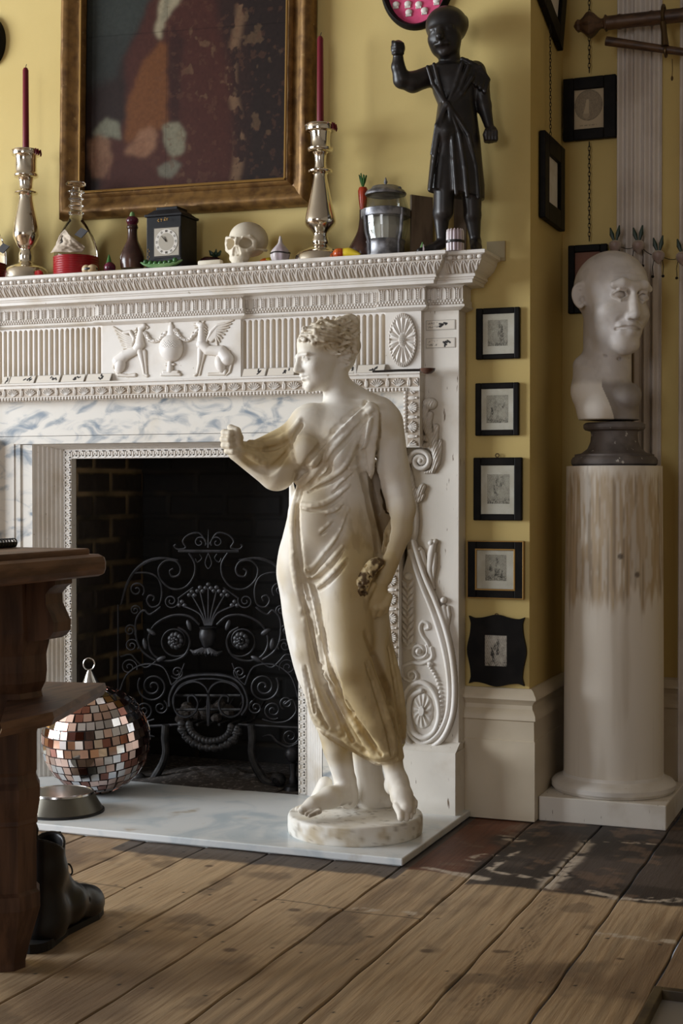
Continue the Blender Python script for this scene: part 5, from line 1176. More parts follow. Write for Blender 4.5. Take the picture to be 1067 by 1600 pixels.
# ------------------------------------------------------------------ candlesticks, candles, decanters
def candlestick(px, y, rows, label, cpx, cy0, cy1, clabel):
    mb, c0 = lathe_px('c', px, y, rows, None); c0[2] = MZ
    A_ = np.array(mb.v); A_[:, 2] = np.maximum(A_[:, 2], MZ); mb.v = [tuple(q) for q in A_]
    t = thing('candlestick', label, 'candlestick', c0, 'mercury glass candlesticks'); ztop = A_[:, 2].max(); zs_ = onY(px, rows[5][0], y)[2]
    body_ = MB(); body_.v, body_.f = mb.v, mb.f; body_.build('stem', MAT['silver'], t, smooth=True)
    k = K_(c0); rr_ = rows[0][1]*k
    q = MB(); q.tube([(c0[0]+rr_*math.cos(a), c0[1]+rr_*math.sin(a), ztop-.004) for a in np.linspace(0, 2*np.pi, 33)[:-1]], .0035, 6, closed=True); q.build('rim', MAT['silver'], t, smooth=True)
    q = MB()
    for a in (-.3, -.1, .25):            # wax drips at the rim
        q.tube([(c0[0]+rr_*1.05*math.cos(a), c0[1]+rr_*1.05*math.sin(a), ztop), (c0[0]+rr_*1.1*math.cos(a), c0[1]+rr_*1.1*math.sin(a), ztop-.012-.01*abs(a)), (c0[0]+rr_*1.08*math.cos(a), c0[1]+rr_*1.08*math.sin(a), ztop-.022)], [.003, .0035, .002], 6)
    q.build('wax_drip', MAT['candle'], t, smooth=True)
    cx_ = onY(cpx, cy1, y)[0]; zt_ = onY(cpx, cy0, y)[2]; cd = thing('taper_candle', clabel, 'candle', (c0[0], y, ztop), 'burgundy candles')
    q = MB(); q.lathe([(.011, ztop), (.011, ztop+.01), (.0098, zt_-.008), (.006, zt_), (.001, zt_+.001)], (c0[0], y, 0), 20); q.build('wax', MAT['candle'], cd, smooth=True)
    q = MB(); q.tube([(c0[0], y, zt_), (c0[0]+.002, y, zt_+.008), (c0[0]+.004, y, zt_+.012)], .0012, 5); q.build('wick', MAT['band'], cd)
candlestick(41, -.105, [(235, 22), (243, 22), (245, 17), (268, 17), (273, 19), (277, 18), (280, 12), (296, 11), (300, 17.5), (303, 17.5), (306, 11), (322, 13), (345, 18), (363, 20.5), (371, 20), (384, 14), (390, 9.5), (398, 11.5), (408, 11.5), (412, 15), (418, 27), (424, 33), (436, 35)],
            'mercury glass candlestick left of the glass decanter, at the photo\'s left edge', 41, 106, 232, 'burgundy taper candle in the left candlestick')
candlestick(500.5, -.105, [(195, 23), (205, 23), (207, 16), (228, 15.5), (232, 20), (237, 18), (241, 10), (263, 9.5), (266, 18), (270, 18), (273, 10.5), (290, 13), (320, 19), (342, 24), (351, 23), (362, 13.5), (367, 11), (379, 13.5), (384, 12), (390, 24), (398, 38), (410, 41)],
            'taller looking mercury glass candlestick between skull and pewter jug', 500.5, 57, 193, 'burgundy taper candle in front of the painting\'s right frame')
def decanter(px, y, label, tagz):
    rows = [(338, 10), (345, 12.5), (355, 19), (370, 27), (385, 32), (400, 34), (415, 34), (424, 33)]
    mb, c0 = lathe_px('d', px, y, [(299, 13), (301, 13.5), (303, 9), (308, 9), (311, 12), (314, 9), (319, 9), (322, 12), (325, 9), (330, 9.5), (333, 12.5), (336, 10)]+rows, None, n=36, res=3); c0[2] = MZ
    k = K_(c0); A_ = np.array(mb.v); A_[:, 2] = np.maximum(A_[:, 2], MZ+.004); mb.v = [tuple(q) for q in A_]
    t = thing('glass_decanter', label, 'decanter', c0+np.array([0, 0, .004]), 'glass decanters in red coasters'); mb.build('bottle', MAT['glass'], t, smooth=True)
    z0 = onY(px, 300, y)[2]; q = MB(); q.lathe([(.001, z0-.02), (6*k, z0-.018), (7*k, z0), (5.5*k, z0+.012), (6*k, z0+.016), (15*k, z0+.021), (16*k, z0+.026), (14*k, z0+.031), (.001, z0+.033)], (c0[0], y, 0), 28); q.build('stopper', MAT['glass'], t, smooth=True)
    # slate tag hung on the shoulder
    q = MB(); q.box(-.022, .022, -.0012, .0012, -.016, .016); xf(q, rotz(-.2)@rotx(-.6)@roty(.45), onY(px+tagz[0], tagz[1], y-.062)); q.build('slate_tag', MAT['slate'], t)
    return t, c0, k
d1, dc, dk = decanter(119, -.10, 'clear glass decanter with ringed neck in a red coaster, tag on its shoulder', (8, 364))
d2, dc2, _ = decanter(-25, -.09, 'clear glass decanter cut off by the photo\'s left edge', (30, 388))
def coaster(c0, r_, z1, label):
    t = thing('bottle_coaster', label, 'coaster', c0, 'red lacquer bottle coasters'); pr_ = []
    n_ = 9
    for i in range(n_): a = z1*i/n_; pr_ += [(r_-.0015, MZ+a+.0004), (r_+.0008, MZ+a+z1/n_*.3), (r_+.0008, MZ+a+z1/n_*.7), (r_-.0015, MZ+a+z1/n_*.98)]
    q = MB(); q.lathe([(.001, MZ+.0005)]+pr_+[(r_-.004, MZ+z1), (r_-.004, MZ+.003), (.001, MZ+.003)], (c0[0], c0[1], 0), 48); q.build('ribbed_wall', MAT['red'], t, smooth=True, angle=60)
    return t
zc = onY(119, 395, -.18)[2]-MZ
coaster(dc, .0745, zc, 'red ribbed lacquer coaster under the ringed glass decanter'); coaster(dc2, .0745, zc, 'red ribbed lacquer coaster at the photo\'s left edge')
# crumpled paper wrapped against the decanter
pn, pm = 40, 30; U, W_ = np.meshgrid(np.linspace(0, 1, pn), np.linspace(0, 1, pm), indexing='ij'); a0 = onY(80, 395, -.165); a1 = onY(127, 395, -.165); b0 = onY(100, 357, -.15); b1 = onY(133, 386, -.16)
P = ((1-U)*(1-W_))[..., None]*a0+(U*(1-W_))[..., None]*a1+((1-U)*W_)[..., None]*b0+(U*W_)[..., None]*b1
P[..., 1] += -.022*np.sin(np.pi*U)*(1-.4*W_)-.010*(fbm(U*5, W_*4, seed=4)-.5)*2; V, Q = gridmesh(P); o = mk('crumpled_paper', V, Q, MAT['ragpaper'], loc=P[0, 0]); tag(o, 'crumpled pale paper propped against the ringed decanter', 'paper')
md = o.modifiers.new('s', 'SOLIDIFY'); md.thickness = .0012
# ------------------------------------------------------------------ painted vegetables and curios along the shelf
def ornament(name, label, cat, px, y, build, group=None, base=MZ):
    c0 = np.array([onY(px, 405, y)[0], y, base]); t = thing(name, label, cat, c0, group); build(t, c0, K_(c0)); return t
VG = 'china vegetables on the mantel shelf'
def f(t, c, k):
    q = MB(); q.ball(c+np.array([-.011, 0, .016]), (.016, .017, .016), 18, 10); q.ball(c+np.array([.011, 0, .016]), (.018, .017, .016), 18, 10); q.build('shell', MAT['cream'], t, smooth=True)
    q = MB(); q.lathe([(.0175, .0125), (.0195, .014), (.0195, .019), (.0175, .0205)], (0, 0, 0), 24); xf(q, np.diag([1.5, .93, 1.0]), c); q.build('dark_band', MAT['band'], t, smooth=True)
ornament('trinket_box', 'small cream double-lobed trinket box with a dark band, by the red coaster', 'box', 140, -.155, f)
def f(t, c, k):
    q = MB(); q.ball(c+np.array([.004, 0, .0185]), (.019, .019, .0185), 20, 12); q.build('root', MAT['beet'], t, smooth=True)
    q = MB(); q.lathe([(.012, .0), (.014, .014), (.010, .034), (.005, .052), (.001, .064)], c+np.array([-.006, .012, .0]), 14); q.build('leaf_tip', MAT['green'], t, smooth=True)
ornament('china_beetroot', 'little purple china beetroot with a green pointed top', 'vegetable', 170, -.15, f, VG)
def bottle(t, c, k, rows, m, px, y):
    mb, _ = lathe_px('b', px, y, rows, None); A_ = np.array(mb.v); A_[:, 2] = np.maximum(A_[:, 2], MZ); mb.v = [tuple(q) for q in A_]; mb.build('bottle', m, t, smooth=True)
def f(t, c, k):
    bottle(t, c, k, [(352, 8), (356, 9), (360, 7.5), (375, 8.5), (385, 13), (397, 18), (408, 19.5), (420, 18)], MAT['brownglaze'], 207, -.11)
    z = onY(207, 345, -.11)[2]; q = MB(); q.ball((c[0], c[1], z), (.0205, .0205, .016), 20, 12); q.ball((c[0], c[1], z-.014), (.017, .017, .008), 20, 8); q.build('turnip_stopper', MAT['beet'], t, smooth=True)
    q = MB(); q.lathe([(.009, z+.012), (.0085, z+.02), (.006, z+.027), (.001, z+.03)], (c[0], c[1], 0), 10); q.build('stalk', MAT['pod'], t, smooth=True)
ornament('brown_bottle', 'brown glazed bottle with a purple turnip stopper, left of the clock', 'bottle', 207, -.11, f)
def f(t, c, k):
    L_ = .075; n_ = 20; up_, lo_ = MB(), MB()
    for mb, yo in ((up_, -.007), (lo_, .007)):
        P_ = [(c[0]+(i/n_-.5)*2*L_, c[1]+yo*math.sin(math.pi*i/n_), c[2]+.010+.016*(2*i/n_-1)**2) for i in range(n_+1)]; mb.tube(P_, [.0015+.0075*math.sin(math.pi*i/n_)**.6 for i in range(n_+1)], 8)
        mb.build('pod_half', MAT['pod'], t, smooth=True)
    for i in range(7):
        q = MB(); u = (i-3)*.0175; q.ball((c[0]+u, c[1]-.006, c[2]+.018+.016*(u/L_)**2), .0082, 12, 8); q.build('pea', MAT['green'], t, smooth=True)
ornament('china_pea_pod', 'long green china pea pod lying open before the clock', 'vegetable', 252, -.165, f, VG)
# bracket clock
x0, x1 = onY(229, 400, -.155)[0], onY(283, 400, -.155)[0]; zt_ = onY(255, 338, -.155)[2]; ck = thing('mantel_clock', 'small black lacquered bracket clock with a silvered round dial', 'clock', ((x0+x1)/2, -.10, MZ)); cx0 = (x0+x1)/2
q = MB(); q.box(x0, x1, -.155, -.045, MZ, zt_, .002); q.box(x0-.004, x1+.004, -.16, -.04, MZ, MZ+.012, .002); q.build('case', MAT['clockblack'], ck)
q = MB(); q.box(x0-.005, x1+.005, -.161, -.039, zt_, zt_+.008, .002); q.add([(x0, -.155, zt_+.008), (x1, -.155, zt_+.008), (x1, -.045, zt_+.008), (x0, -.045, zt_+.008), (x0+.02, -.14, zt_+.024), (x1-.02, -.14, zt_+.024), (x1-.02, -.06, zt_+.024), (x0+.02, -.06, zt_+.024)], [(0, 1, 5, 4), (1, 2, 6, 5), (2, 3, 7, 6), (3, 0, 4, 7), (4, 5, 6, 7)]); q.box(x0+.024, x1-.024, -.135, -.065, zt_+.024, zt_+.034, .002); q.build('caddy_top', MAT['clockblack'], ck)
zc_ = onY(262, 378, -.155)[2]; cdx = onY(261, 378, -.155)[0]; hw = .044
q = MB(); q.box(cdx-hw-.004, cdx+hw+.004, -.158, -.154, zc_-hw-.006, zc_+hw+.004); q.build('door_frame', MAT['band'], ck)
q = MB(); q.box(cdx-hw, cdx+hw, -.1592, -.1575, zc_-hw, zc_+hw); q.build('dial_plate', MAT['dial'], ck)
q = MB(); n_ = 48
for r0, r1, m_, nm in ((.0, .028, 'dial', 'centre'), (.028, .040, 'silverring', 'chapter_ring')):
    q = MB(); V_ = []; 
    for i in range(n_): a = 2*np.pi*i/n_; V_ += [(cdx+r0*math.cos(a), -.1605, zc_+r0*math.sin(a)), (cdx+r1*math.cos(a), -.1605, zc_+r1*math.sin(a)), (cdx+r1*math.cos(a), -.159, zc_+r1*math.sin(a))]
    q.add(V_, [(3*i, 3*((i+1) % n_), 3*((i+1) % n_)+1, 3*i+1) for i in range(n_)]+[(3*i+1, 3*((i+1) % n_)+1, 3*((i+1) % n_)+2, 3*i+2) for i in range(n_)]); q.build(nm, MAT[m_], ck)
q = MB()
for i in range(12):
    a = 2*np.pi*i/12; u = np.array([math.sin(a), 0, math.cos(a)]); w_ = np.array([math.cos(a), 0, -math.sin(a)]); c0 = np.array([cdx, -.1612, zc_])
    for off in ((-.002, .002) if i % 3 else (-.003, 0, .003)): q.tube([c0+u*.0305+w_*off, c0+u*.0375+w_*off], .0006, 4)
q.build('numerals', MAT['band'], ck)
for nm, a, L_ in (('hour_hand', -.35, .018), ('minute_hand', -.75, .026)):
    q = MB(); q.tube([(cdx, -.1625, zc_), (cdx+L_*math.sin(a), -.1625, zc_+L_*math.cos(a))], [.0014, .0007], 5); q.build(nm, MAT['band'], ck)
q = MB()
for i in range(14): q.ball((cx0+.02*math.sin(i*2.3), -.156-.012*((i % 3) == 0), zt_-.012+.004*math.sin(i*1.7)), (.0032, .001, .0018), 6, 4)
q.build('gilt_ornament', MAT['giltthin'], ck); q = MB()
for i in range(9): q.ball((x0+.007+.003*math.sin(i*2), -.1553, MZ+.02+.006*i), (.0018, .0008, .0022), 6, 4)
q.build('gilt_ornament', MAT['giltthin'], ck)
# aubergine, pale block, gourd, garlic, gourd+pepper
def f(t, c, k):
    q = MB(); P_ = spline([(-.045, 0, .024), (-.02, 0, .026), (.012, .0, .026), (.034, 0, .030)], 5); P_ = P_+c; q.tube(P_, np.interp(np.linspace(0, 1, len(P_)), [0, .12, .35, .8, 1], [.004, .018, .025, .019, .010]), 16); q.build('fruit', MAT['auberg'], t, smooth=True)
    q = MB()
    for i in range(6): a = i*1.05; q.tube([c+np.array([.012, 0, .048]), c+np.array([.012+.014*math.cos(a), .012*math.sin(a), .056]), c+np.array([.012+.022*math.cos(a), .018*math.sin(a), .066+.004*(i % 2)])], [.004, .006, .001], 6)
    q.build('calyx', MAT['dkgreen'], t, smooth=True)
ornament('china_aubergine', 'dark purple china aubergine with green calyx, half behind the skull', 'vegetable', 331, -.06, f, VG)
def f(t, c, k): q = MB(); q.box(c[0]-.045, c[0]+.035, c[1]-.012, c[1]+.012, MZ, MZ+.019, .005); q.build('block', MAT['bone'], t, smooth=True)
ornament('bone_handle', 'pale rounded bar lying left of the skull', 'bar', 331, -.165, f)
def f(t, c, k):
    q = MB(); q.ball(c+np.array([0, 0, .016]), (.024, .018, .016), 16, 10); q.build('fruit', MAT['orange'], t, smooth=True)
    q = MB(); q.ball(c+np.array([.012, -.008, .024]), (.012, .008, .008), 12, 8); q.build('yellow_patch', MAT['yellow'], t, smooth=True)
ornament('china_gourd', 'small orange and yellow china gourd peeping from behind the skull', 'vegetable', 416, -.07, f, VG)
def f(t, c, k):
    mb, _ = lathe_px('g', 438, -.14, [(369, 1.2), (374, 2.6), (380, 4), (386, 9), (392, 13.5), (398, 15), (404, 14), (412, 10)], None); A_ = np.array(mb.v); A_[:, 2] = np.maximum(A_[:, 2], MZ)
    an = np.arctan2(A_[:, 1]-c[1], A_[:, 0]-c[0]); sc = 1+.06*np.cos(an*7)*sst(MZ+.06, MZ+.02, A_[:, 2]); A_[:, 0] = c[0]+(A_[:, 0]-c[0])*sc; A_[:, 1] = c[1]+(A_[:, 1]-c[1])*sc; mb.v = [tuple(q) for q in A_]; mb.build('bulb', MAT['garlic'], t, smooth=True)
    z = onY(438, 396, -.14)[2]; q = MB(); q.tube([(c[0]+15.3*k*math.cos(a), c[1]+15.3*k*math.sin(a), z+.001*math.sin(3*a)) for a in np.linspace(0, 2*np.pi, 33)[:-1]], .0022, 6, closed=True); q.build('dark_band', MAT['band'], t, smooth=True)
ornament('china_garlic', 'white china garlic bulb with dark band, right of the skull', 'vegetable', 438, -.14, f, VG)
def f(t, c, k):
    q = MB()
    for i in range(7): a = i*.9; q.ball(c+np.array([.006*math.cos(a), .006*math.sin(a), .0165]), (.017, .0165, .0165), 16, 10)
    q.build('pumpkin', MAT['orange'], t, smooth=True)
    q = MB(); P_ = np.array([(.012, 0, .017), (.035, -.004, .017), (.055, -.008, .012), (.07, -.01, .008)])+c; q.tube(spline(P_, 4), np.interp(np.linspace(0, 1, 13), [0, .3, 1], [.016, .0155, .004]), 14); q.build('yellow_tip', MAT['yellow'], t, smooth=True)
    q = MB(); q.tube([c+np.array([-.014, 0, .024]), c+np.array([-.024, 0, .032])], [.003, .002], 6); q.build('stalk', MAT['band'], t)
ornament('china_squash', 'orange china squash with a yellow pointed end, beside the right candlestick', 'vegetable', 531, -.15, f, VG)
def f(t, c, k):
    bottle(t, c, k, [(328, 5.5), (336, 5.5), (345, 6), (362, 9), (378, 17), (388, 22), (398, 23), (410, 22)], MAT['brownglaze'], 567, -.06)
    zr = onY(567, 292, -.06)[2]; zb_ = onY(567, 330, -.06)[2]; q = MB(); q.lathe([(.001, zb_-.006), (.009, zb_), (.0135, (zr+zb_)/2), (.0155, zr-.012), (.012, zr-.002), (.001, zr)], (c[0], c[1], 0), 16); q.build('carrot_stopper', MAT['carrot'], t, smooth=True)
    q = MB()
    for i in range(7): a = i*.9; q.tube([(c[0], c[1], zr-.002), (c[0]+.006*math.cos(a), c[1]+.006*math.sin(a), zr+.016), (c[0]+.012*math.cos(a), c[1]+.012*math.sin(a), zr+.034+.003*(i % 3))], [.002, .0035, .002], 6)
    q.build('carrot_top', MAT['green'], t, smooth=True)
ornament('carrot_stoppered_bottle', 'dark bottle with a red carrot stopper behind the pewter jug', 'bottle', 567, -.06, f)
# glass barrel jug in pewter mounts
jx = 602.5; jy = -.11; jc = np.array([onY(jx, 400, jy)[0], jy, MZ]); jk = K_(jc); jz = lambda py: onY(jx, py, jy)[2]
jug = thing('pewter_mounted_jar', 'barrel shaped glass jar in grey pewter hoops with a finialed lid', 'jar', jc)
q = MB(); q.lathe([(28*jk, MZ+.004), (28*jk, jz(382)), (34*jk, jz(365)), (36.5*jk, jz(345)), (36.5*jk, jz(332)), (35*jk, jz(322)), (31.5*jk, jz(310)), (29*jk, jz(304)), (27*jk, jz(304)), (33*jk, jz(324)), (34*jk, jz(345)), (26*jk, jz(382)), (26*jk, MZ+.01), (.001, MZ+.008)], (jc[0], jy, 0), 44); q.build('glass_barrel', MAT['jarglass'], jug, smooth=True, angle=50)
q = MB(); q.lathe([(.001, MZ), (30.5*jk, MZ), (31*jk, MZ+.006), (29.5*jk, MZ+.012), (29.5*jk, jz(380)), (31*jk, jz(378)), (30*jk, jz(376)), (28.2*jk, jz(376)), (28.2*jk, MZ+.003), (.001, MZ+.003)], (jc[0], jy, 0), 44); q.build('foot_rim', MAT['pewter'], jug, smooth=True, angle=50)
q = MB(); q.lathe([(36.6*jk, jz(341)), (38.4*jk, jz(340)), (38.6*jk, jz(335)), (38.4*jk, jz(329)), (36.6*jk, jz(328))], (jc[0], jy, 0), 44); q.build('middle_hoop', MAT['pewter'], jug, smooth=True, angle=50)
q = MB(); q.lathe([(27*jk, jz(305)), (31.5*jk, jz(305.5)), (32.5*jk, jz(303)), (30*jk, jz(299)), (24*jk, jz(296)), (21*jk, jz(292)), (10*jk, jz(290.5)), (.001, jz(290))], (jc[0], jy, 0), 44); q.build('lid', MAT['pewter'], jug, smooth=True, angle=50)
q = MB(); q.lathe([(3*jk, jz(291)), (1.5*jk, jz(288)), (3.2*jk, jz(285)), (2*jk, jz(281)), (1*jk, jz(278)), (.0004, jz(277))], (jc[0], jy, 0), 12); q.build('finial', MAT['pewter'], jug, smooth=True)
q = MB(); q.ball((jc[0]+24*jk, jy-.01, jz(297)), (.008, .006, .006), 10, 6); q.build('hinge', MAT['pewter'], jug, smooth=True)
for a in (-2.25, -.5, 1.2, 2.7):
    q = MB(); P_ = [(jc[0]+r_*jk*math.cos(a), jy+r_*jk*math.sin(a), z_) for r_, z_ in ((38.2, jz(330)), (37, jz(345)), (35, jz(365)), (30, jz(382)), (30, MZ+.004))]
    q.tube(P_, .0055, 6); q.build('strap', MAT['pewter'], jug, smooth=True)
# contents glimpsed through the glass: pale papers
q = MB(); q.lathe([(.001, MZ+.012), (22*jk, MZ+.012), (24*jk, jz(372)), (26*jk, jz(355)), (22*jk, jz(340)), (.001, jz(338))], (jc[0], jy, 0), 12); q.build('contents', MAT['paper'], jug)
# two dull boards standing behind the figure's feet
def plank(name, label, P0, P1, h, th, m=MAT['board']):
    d = np.asarray(P1)-np.asarray(P0); d = d[:2]; n_ = np.array([-d[1], d[0]])/np.linalg.norm(d)*th; V_ = [(*P0[:2], MZ), (*P1[:2], MZ), (*(P1[:2]+n_), MZ), (*(P0[:2]+n_), MZ)]; V_ += [(a, b_, MZ+h) for a, b_, _ in V_]
    q = MB(); q.add(V_, [(0, 1, 2, 3), (4, 5, 6, 7), (0, 1, 5, 4), (1, 2, 6, 5), (2, 3, 7, 6), (3, 0, 4, 7)]); o = q.build(name, m, loc=(P0[0], P0[1], MZ)); tag(o, label, 'board', 'boards behind the carved figure')
pa = onM(643, -.085); pb_ = onM(676, -.02); hh = onY(643, 304, -.085)[2]-MZ; plank('wooden_board', 'thin brown board standing between the jar and the carved figure', pa[:2], pb_[:2], hh, .008)
pa = onM(709, -.02); pb_ = onM(728, -.012); plank('wooden_board', 'narrow brown board seen between the carved figure\'s legs', pa[:2], pb_[:2], onY(709, 308, -.02)[2]-MZ, .006)
def f(t, c, k):
    q = MB(); q.lathe([(.008, 0), (.0095, .008), (.006, .022), (.001, .034)], c, 10); q.build('tip', MAT['pod'], t, smooth=True)
    for a in (-.9, .9, 2.6):
        q = MB(); q.tube([c+np.array([.006*math.cos(a), .006*math.sin(a), .0]), c+np.array([.011*math.cos(a), .011*math.sin(a), .012]), c+np.array([.006*math.cos(a), .006*math.sin(a), .026])], [.004, .003, .0008], 6); q.build('bract', MAT['garlic'], t, smooth=True)
ornament('china_sprout', 'tiny green and white china sprout by the carved figure\'s left foot', 'vegetable', 660, -.165, f, VG)
def f(t, c, k):
    zt_ = onY(711, 358, -.165)[2]; r0 = 11.5*k
    for i in range(14):
        a = 2*np.pi*i/14; q = MB(); q.lathe([(.0048, MZ), (.0052, MZ+.02), (.0050, zt_-.010), (.0036, zt_-.003), (.0008, zt_)], (c[0]+r0*math.cos(a), c[1]+r0*math.sin(a), 0), 8); q.build('spear', MAT['garlic'], t, smooth=True)
    q = MB(); q.lathe([(.001, MZ), (r0, MZ), (r0, zt_-.006), (.001, zt_-.004)], (c[0], c[1], 0), 20); q.build('core', MAT['turnip'], t)
    z = onY(711, 378, -.165)[2]; q = MB(); q.lathe([(r0+.0052, z-.004), (r0+.0066, z-.003), (r0+.0066, z+.003), (r0+.0052, z+.004)], (c[0], c[1], 0), 28); q.build('dark_band', MAT['band'], t, smooth=True)
ornament('china_asparagus', 'white china asparagus bundle tied with a dark band, between the figure\'s feet', 'vegetable', 711, -.165, f, VG)
q = MB(); pl0, pl1 = onY(757, 376, -.03), onY(790, 408, -.0); q.box(pl0[0], pl1[0], -.008, 0, pl1[2], pl0[2], .001); o = q.build('stone_plaque', MAT['plaque'], loc=((pl0[0]+pl1[0])/2, 0, pl1[2])); tag(o, 'blank buff plaque on the wall behind the mantel\'s right corner', 'plaque')
# ------------------------------------------------------------------ framed prints
def engraving(nu, nv, a, seed, style=0):
    u = np.linspace(0, 1, nu); v = np.linspace(0, 1, nv); U, W_ = np.meshgrid(u, v, indexing='ij'); r_ = np.random.default_rng(seed)
    d = .2+.35*fbm(U*5, W_*6, seed=seed)
    for k in range(9):
        x, y = r_.uniform(.2, .8), r_.uniform(.15, .75); p = (x+r_.uniform(-.06, .06), y+r_.uniform(.12, .3)); q = ridge(U, W_/a, [(x, y/a), (p[0], p[1]/a)], [r_.uniform(.05, .1), r_.uniform(.03, .05)]); d = d+6*q*r_.uniform(-.5, 1.3)
        d = d+.5*(oval(U, W_/a, (p[0], (p[1]+.05)/a), .035, .04) > .005)*r_.uniform(-.6, .8)
    d = d+.3*sst(.3, .05, W_)*(noise(U*30, W_*30, seed=seed) > .4)
    hatch = .5+.5*np.sin((U*1.0+W_*.7)*nu*1.3); fine = noise(U*nu*.6, W_*nv*.6, seed=seed+1)
    return np.clip(d*(.55+.9*fine)*(.7+.5*hatch), 0, 1)
def flat_print(name, x0, x1, z0, z1, y, parent, nu, nv, dark, paper=srgb(206, 198, 184), ink=srgb(44, 40, 38), axis='y'):
    u = np.linspace(0, 1, nu); v = np.linspace(0, 1, nv); U, W_ = np.meshgrid(u, v, indexing='ij'); c = lerpc(np.array(paper), np.array(ink), dark)
    P = np.stack([x0+(x1-x0)*U, y+0*U, z0+(z1-z0)*W_], -1) if axis == 'y' else np.stack([y+0*U, x0+(x1-x0)*U, z0+(z1-z0)*W_], -1)
    V, Q = gridmesh(P); return mk(name, V, Q, MAT['vcmatt'], parent, col=c.reshape(-1, 3), smooth=False)
def framebars(mb, x0, x1, z0, z1, wl, wb, y0, y1, bev=.002, wr=None, wt=None):
    wr = wl if wr is None else wr; wt = wb if wt is None else wt
    mb.box(x0, x0+wl, y0, y1, z0, z1, bev); mb.box(x1-wr, x1, y0, y1, z0, z1, bev); mb.box(x0+wl-.001, x1-wr+.001, y0, y1, z0, z0+wb, bev); mb.box(x0+wl-.001, x1-wr+.001, y0, y1, z1-wt, z1, bev)
def wallframe(label, px, art, mount, name='framed_print', gilt=False, loop=None, seed=1):
    x0, y0, x1, y1 = px; yb = -.016; A_ = onY(x0, y1, yb); B_ = onY(x1, y0, yb); k = K_(A_); X0, X1, Z0, Z1 = A_[0], B_[0], A_[2], B_[2]
    t = thing(name, label, 'picture', ((X0+X1)/2, -.001, Z0), 'small prints stacked on the chimney breast')
    wl = (art[0]-x0)*k*1.03; wr = (x1-art[2])*k*1.03; wt = (art[1]-y0)*k; wb = (y1-art[3])*k
    q = MB(); framebars(q, X0, X1, Z0, Z1, wl, wb, yb, -.001, .003, wr, wt); q.build('frame', MAT['black'], t)
    if gilt:
        q = MB(); framebars(q, X0+wl-.004, X1-wr+.004, Z0+wb-.004, Z1-wt+.004, .005, .005, yb-.0012, -.004, .0008); q.build('gilt_slip', MAT['giltthin'], t)
        q = MB(); framebars(q, X0-.001, X1+.001, Z0-.001, Z1+.001, .0035, .0035, yb-.001, -.002, .0008); q.build('gilt_edge', MAT['giltthin'], t)
    q = MB(); q.box(X0+wl-.003, X1-wr+.003, -.0125, -.003, Z0+wb-.003, Z1-wt+.003); q.build('mount', MAT['paper'], t)
    m0 = onY(mount[0], mount[3], -.0128); m1 = onY(mount[2], mount[1], -.0128); nu = 60; nv = int(60*(m1[2]-m0[2])/(m1[0]-m0[0]))
    flat_print('print', m0[0], m1[0], m0[2], m1[2], -.0128, t, nu, nv, engraving(nu, nv, (m1[0]-m0[0])/(m1[2]-m0[2]), seed))
    q = MB(); q.box(X0+wl-.002, X1-wr+.002, -.0146, -.0138, Z0+wb-.002, Z1-wt+.002); q.build('glass', MAT['glaze'], t)
    if loop:
        c0 = onY(*loop, -.012); q = MB(); q.tube([(c0[0]+.0055*math.cos(a), -.010, c0[2]+.0055*math.sin(a)) for a in np.linspace(0, 2*np.pi, 17)[:-1]], .0016, 6, closed=True); q.build('hanging_ring', MAT['brass'], t, smooth=True)
    return t
wallframe('top black framed print of the five beside the fireplace, pale mount', (743, 479, 811.5, 562), (754, 488.5, 803, 554), (762, 499, 793, 541), seed=3)
wallframe('second black framed print from the top, standing figures on a pale mount', (742, 597, 810, 681), (751.5, 606.5, 801.5, 672), (760, 617, 794, 661), seed=8)
wallframe('third framed print from the top, black frame with a brass hanging ring', (739, 714.5, 815, 813), (751, 727, 803, 803), (761, 741, 796, 787), loop=(776.5, 711.5), seed=15, gilt=False)
wallframe('fourth print from the top, wide black frame with gilt slip', (729.5, 846, 817.5, 934), (744, 860, 803, 919.5), (758, 867, 791, 907), gilt=True, seed=23)
# shaped ebony frame
A_ = onY(732, 1068, -.014); B_ = onY(819, 965, -.014); t = thing('shaped_frame', 'scalloped black frame holding a tiny print, lowest on the wall above the skirting', 'picture', ((A_[0]+B_[0])/2, -.001, A_[2]), None)
cx0, cz0, hw, hh = (A_[0]+B_[0])/2, (A_[2]+B_[2])/2, (B_[0]-A_[0])/2, (B_[2]-A_[2])/2
out_ = []
def edge(p, q, n_, nrm, amp):
    for i in range(n_):
        u = i/n_; w_ = -amp*(math.sin(math.pi*min(u, 1-u)*2.0*1.0)*1.0) if False else 0
        s_ = u*2-1; off = -.55*amp+amp*math.exp(-(s_/.42)**2)*1.0 if abs(s_) < .8 else -.55*amp+amp*(.55)*((abs(s_)-.8)/.2)**1.0
        out_.append((cx0+hw*(p[0]+(q[0]-p[0])*u)+nrm[0]*off, cz0+hh*(p[1]+(q[1]-p[1])*u)+nrm[1]*off))
for p, q, nr in (((-1, -1), (1, -1), (0, -1)), ((1, -1), (1, 1), (1, 0)), ((1, 1), (-1, 1), (0, 1)), ((-1, 1), (-1, -1), (-1, 0))): edge(p, q, 28, nr, .012)
q = MB(); q.prism(out_, -.014, -.001); q.build('frame', MAT['black'], t)
m0 = onY(757.5, 1040, -.0146); m1 = onY(791.5, 993.5, -.0146); flat_print('print', m0[0], m1[0], m0[2], m1[2], -.0146, t, 50, 68, engraving(50, 68, .73, 31), paper=srgb(186, 178, 164))
c0 = onY(775.5, 962, -.012); q = MB(); q.tube([(c0[0]+.006*math.cos(a), -.010, c0[2]+.006*math.sin(a)) for a in np.linspace(0, 2*np.pi, 17)[:-1]], .0016, 6, closed=True); q.build('hanging_ring', MAT['brass'], t, smooth=True)
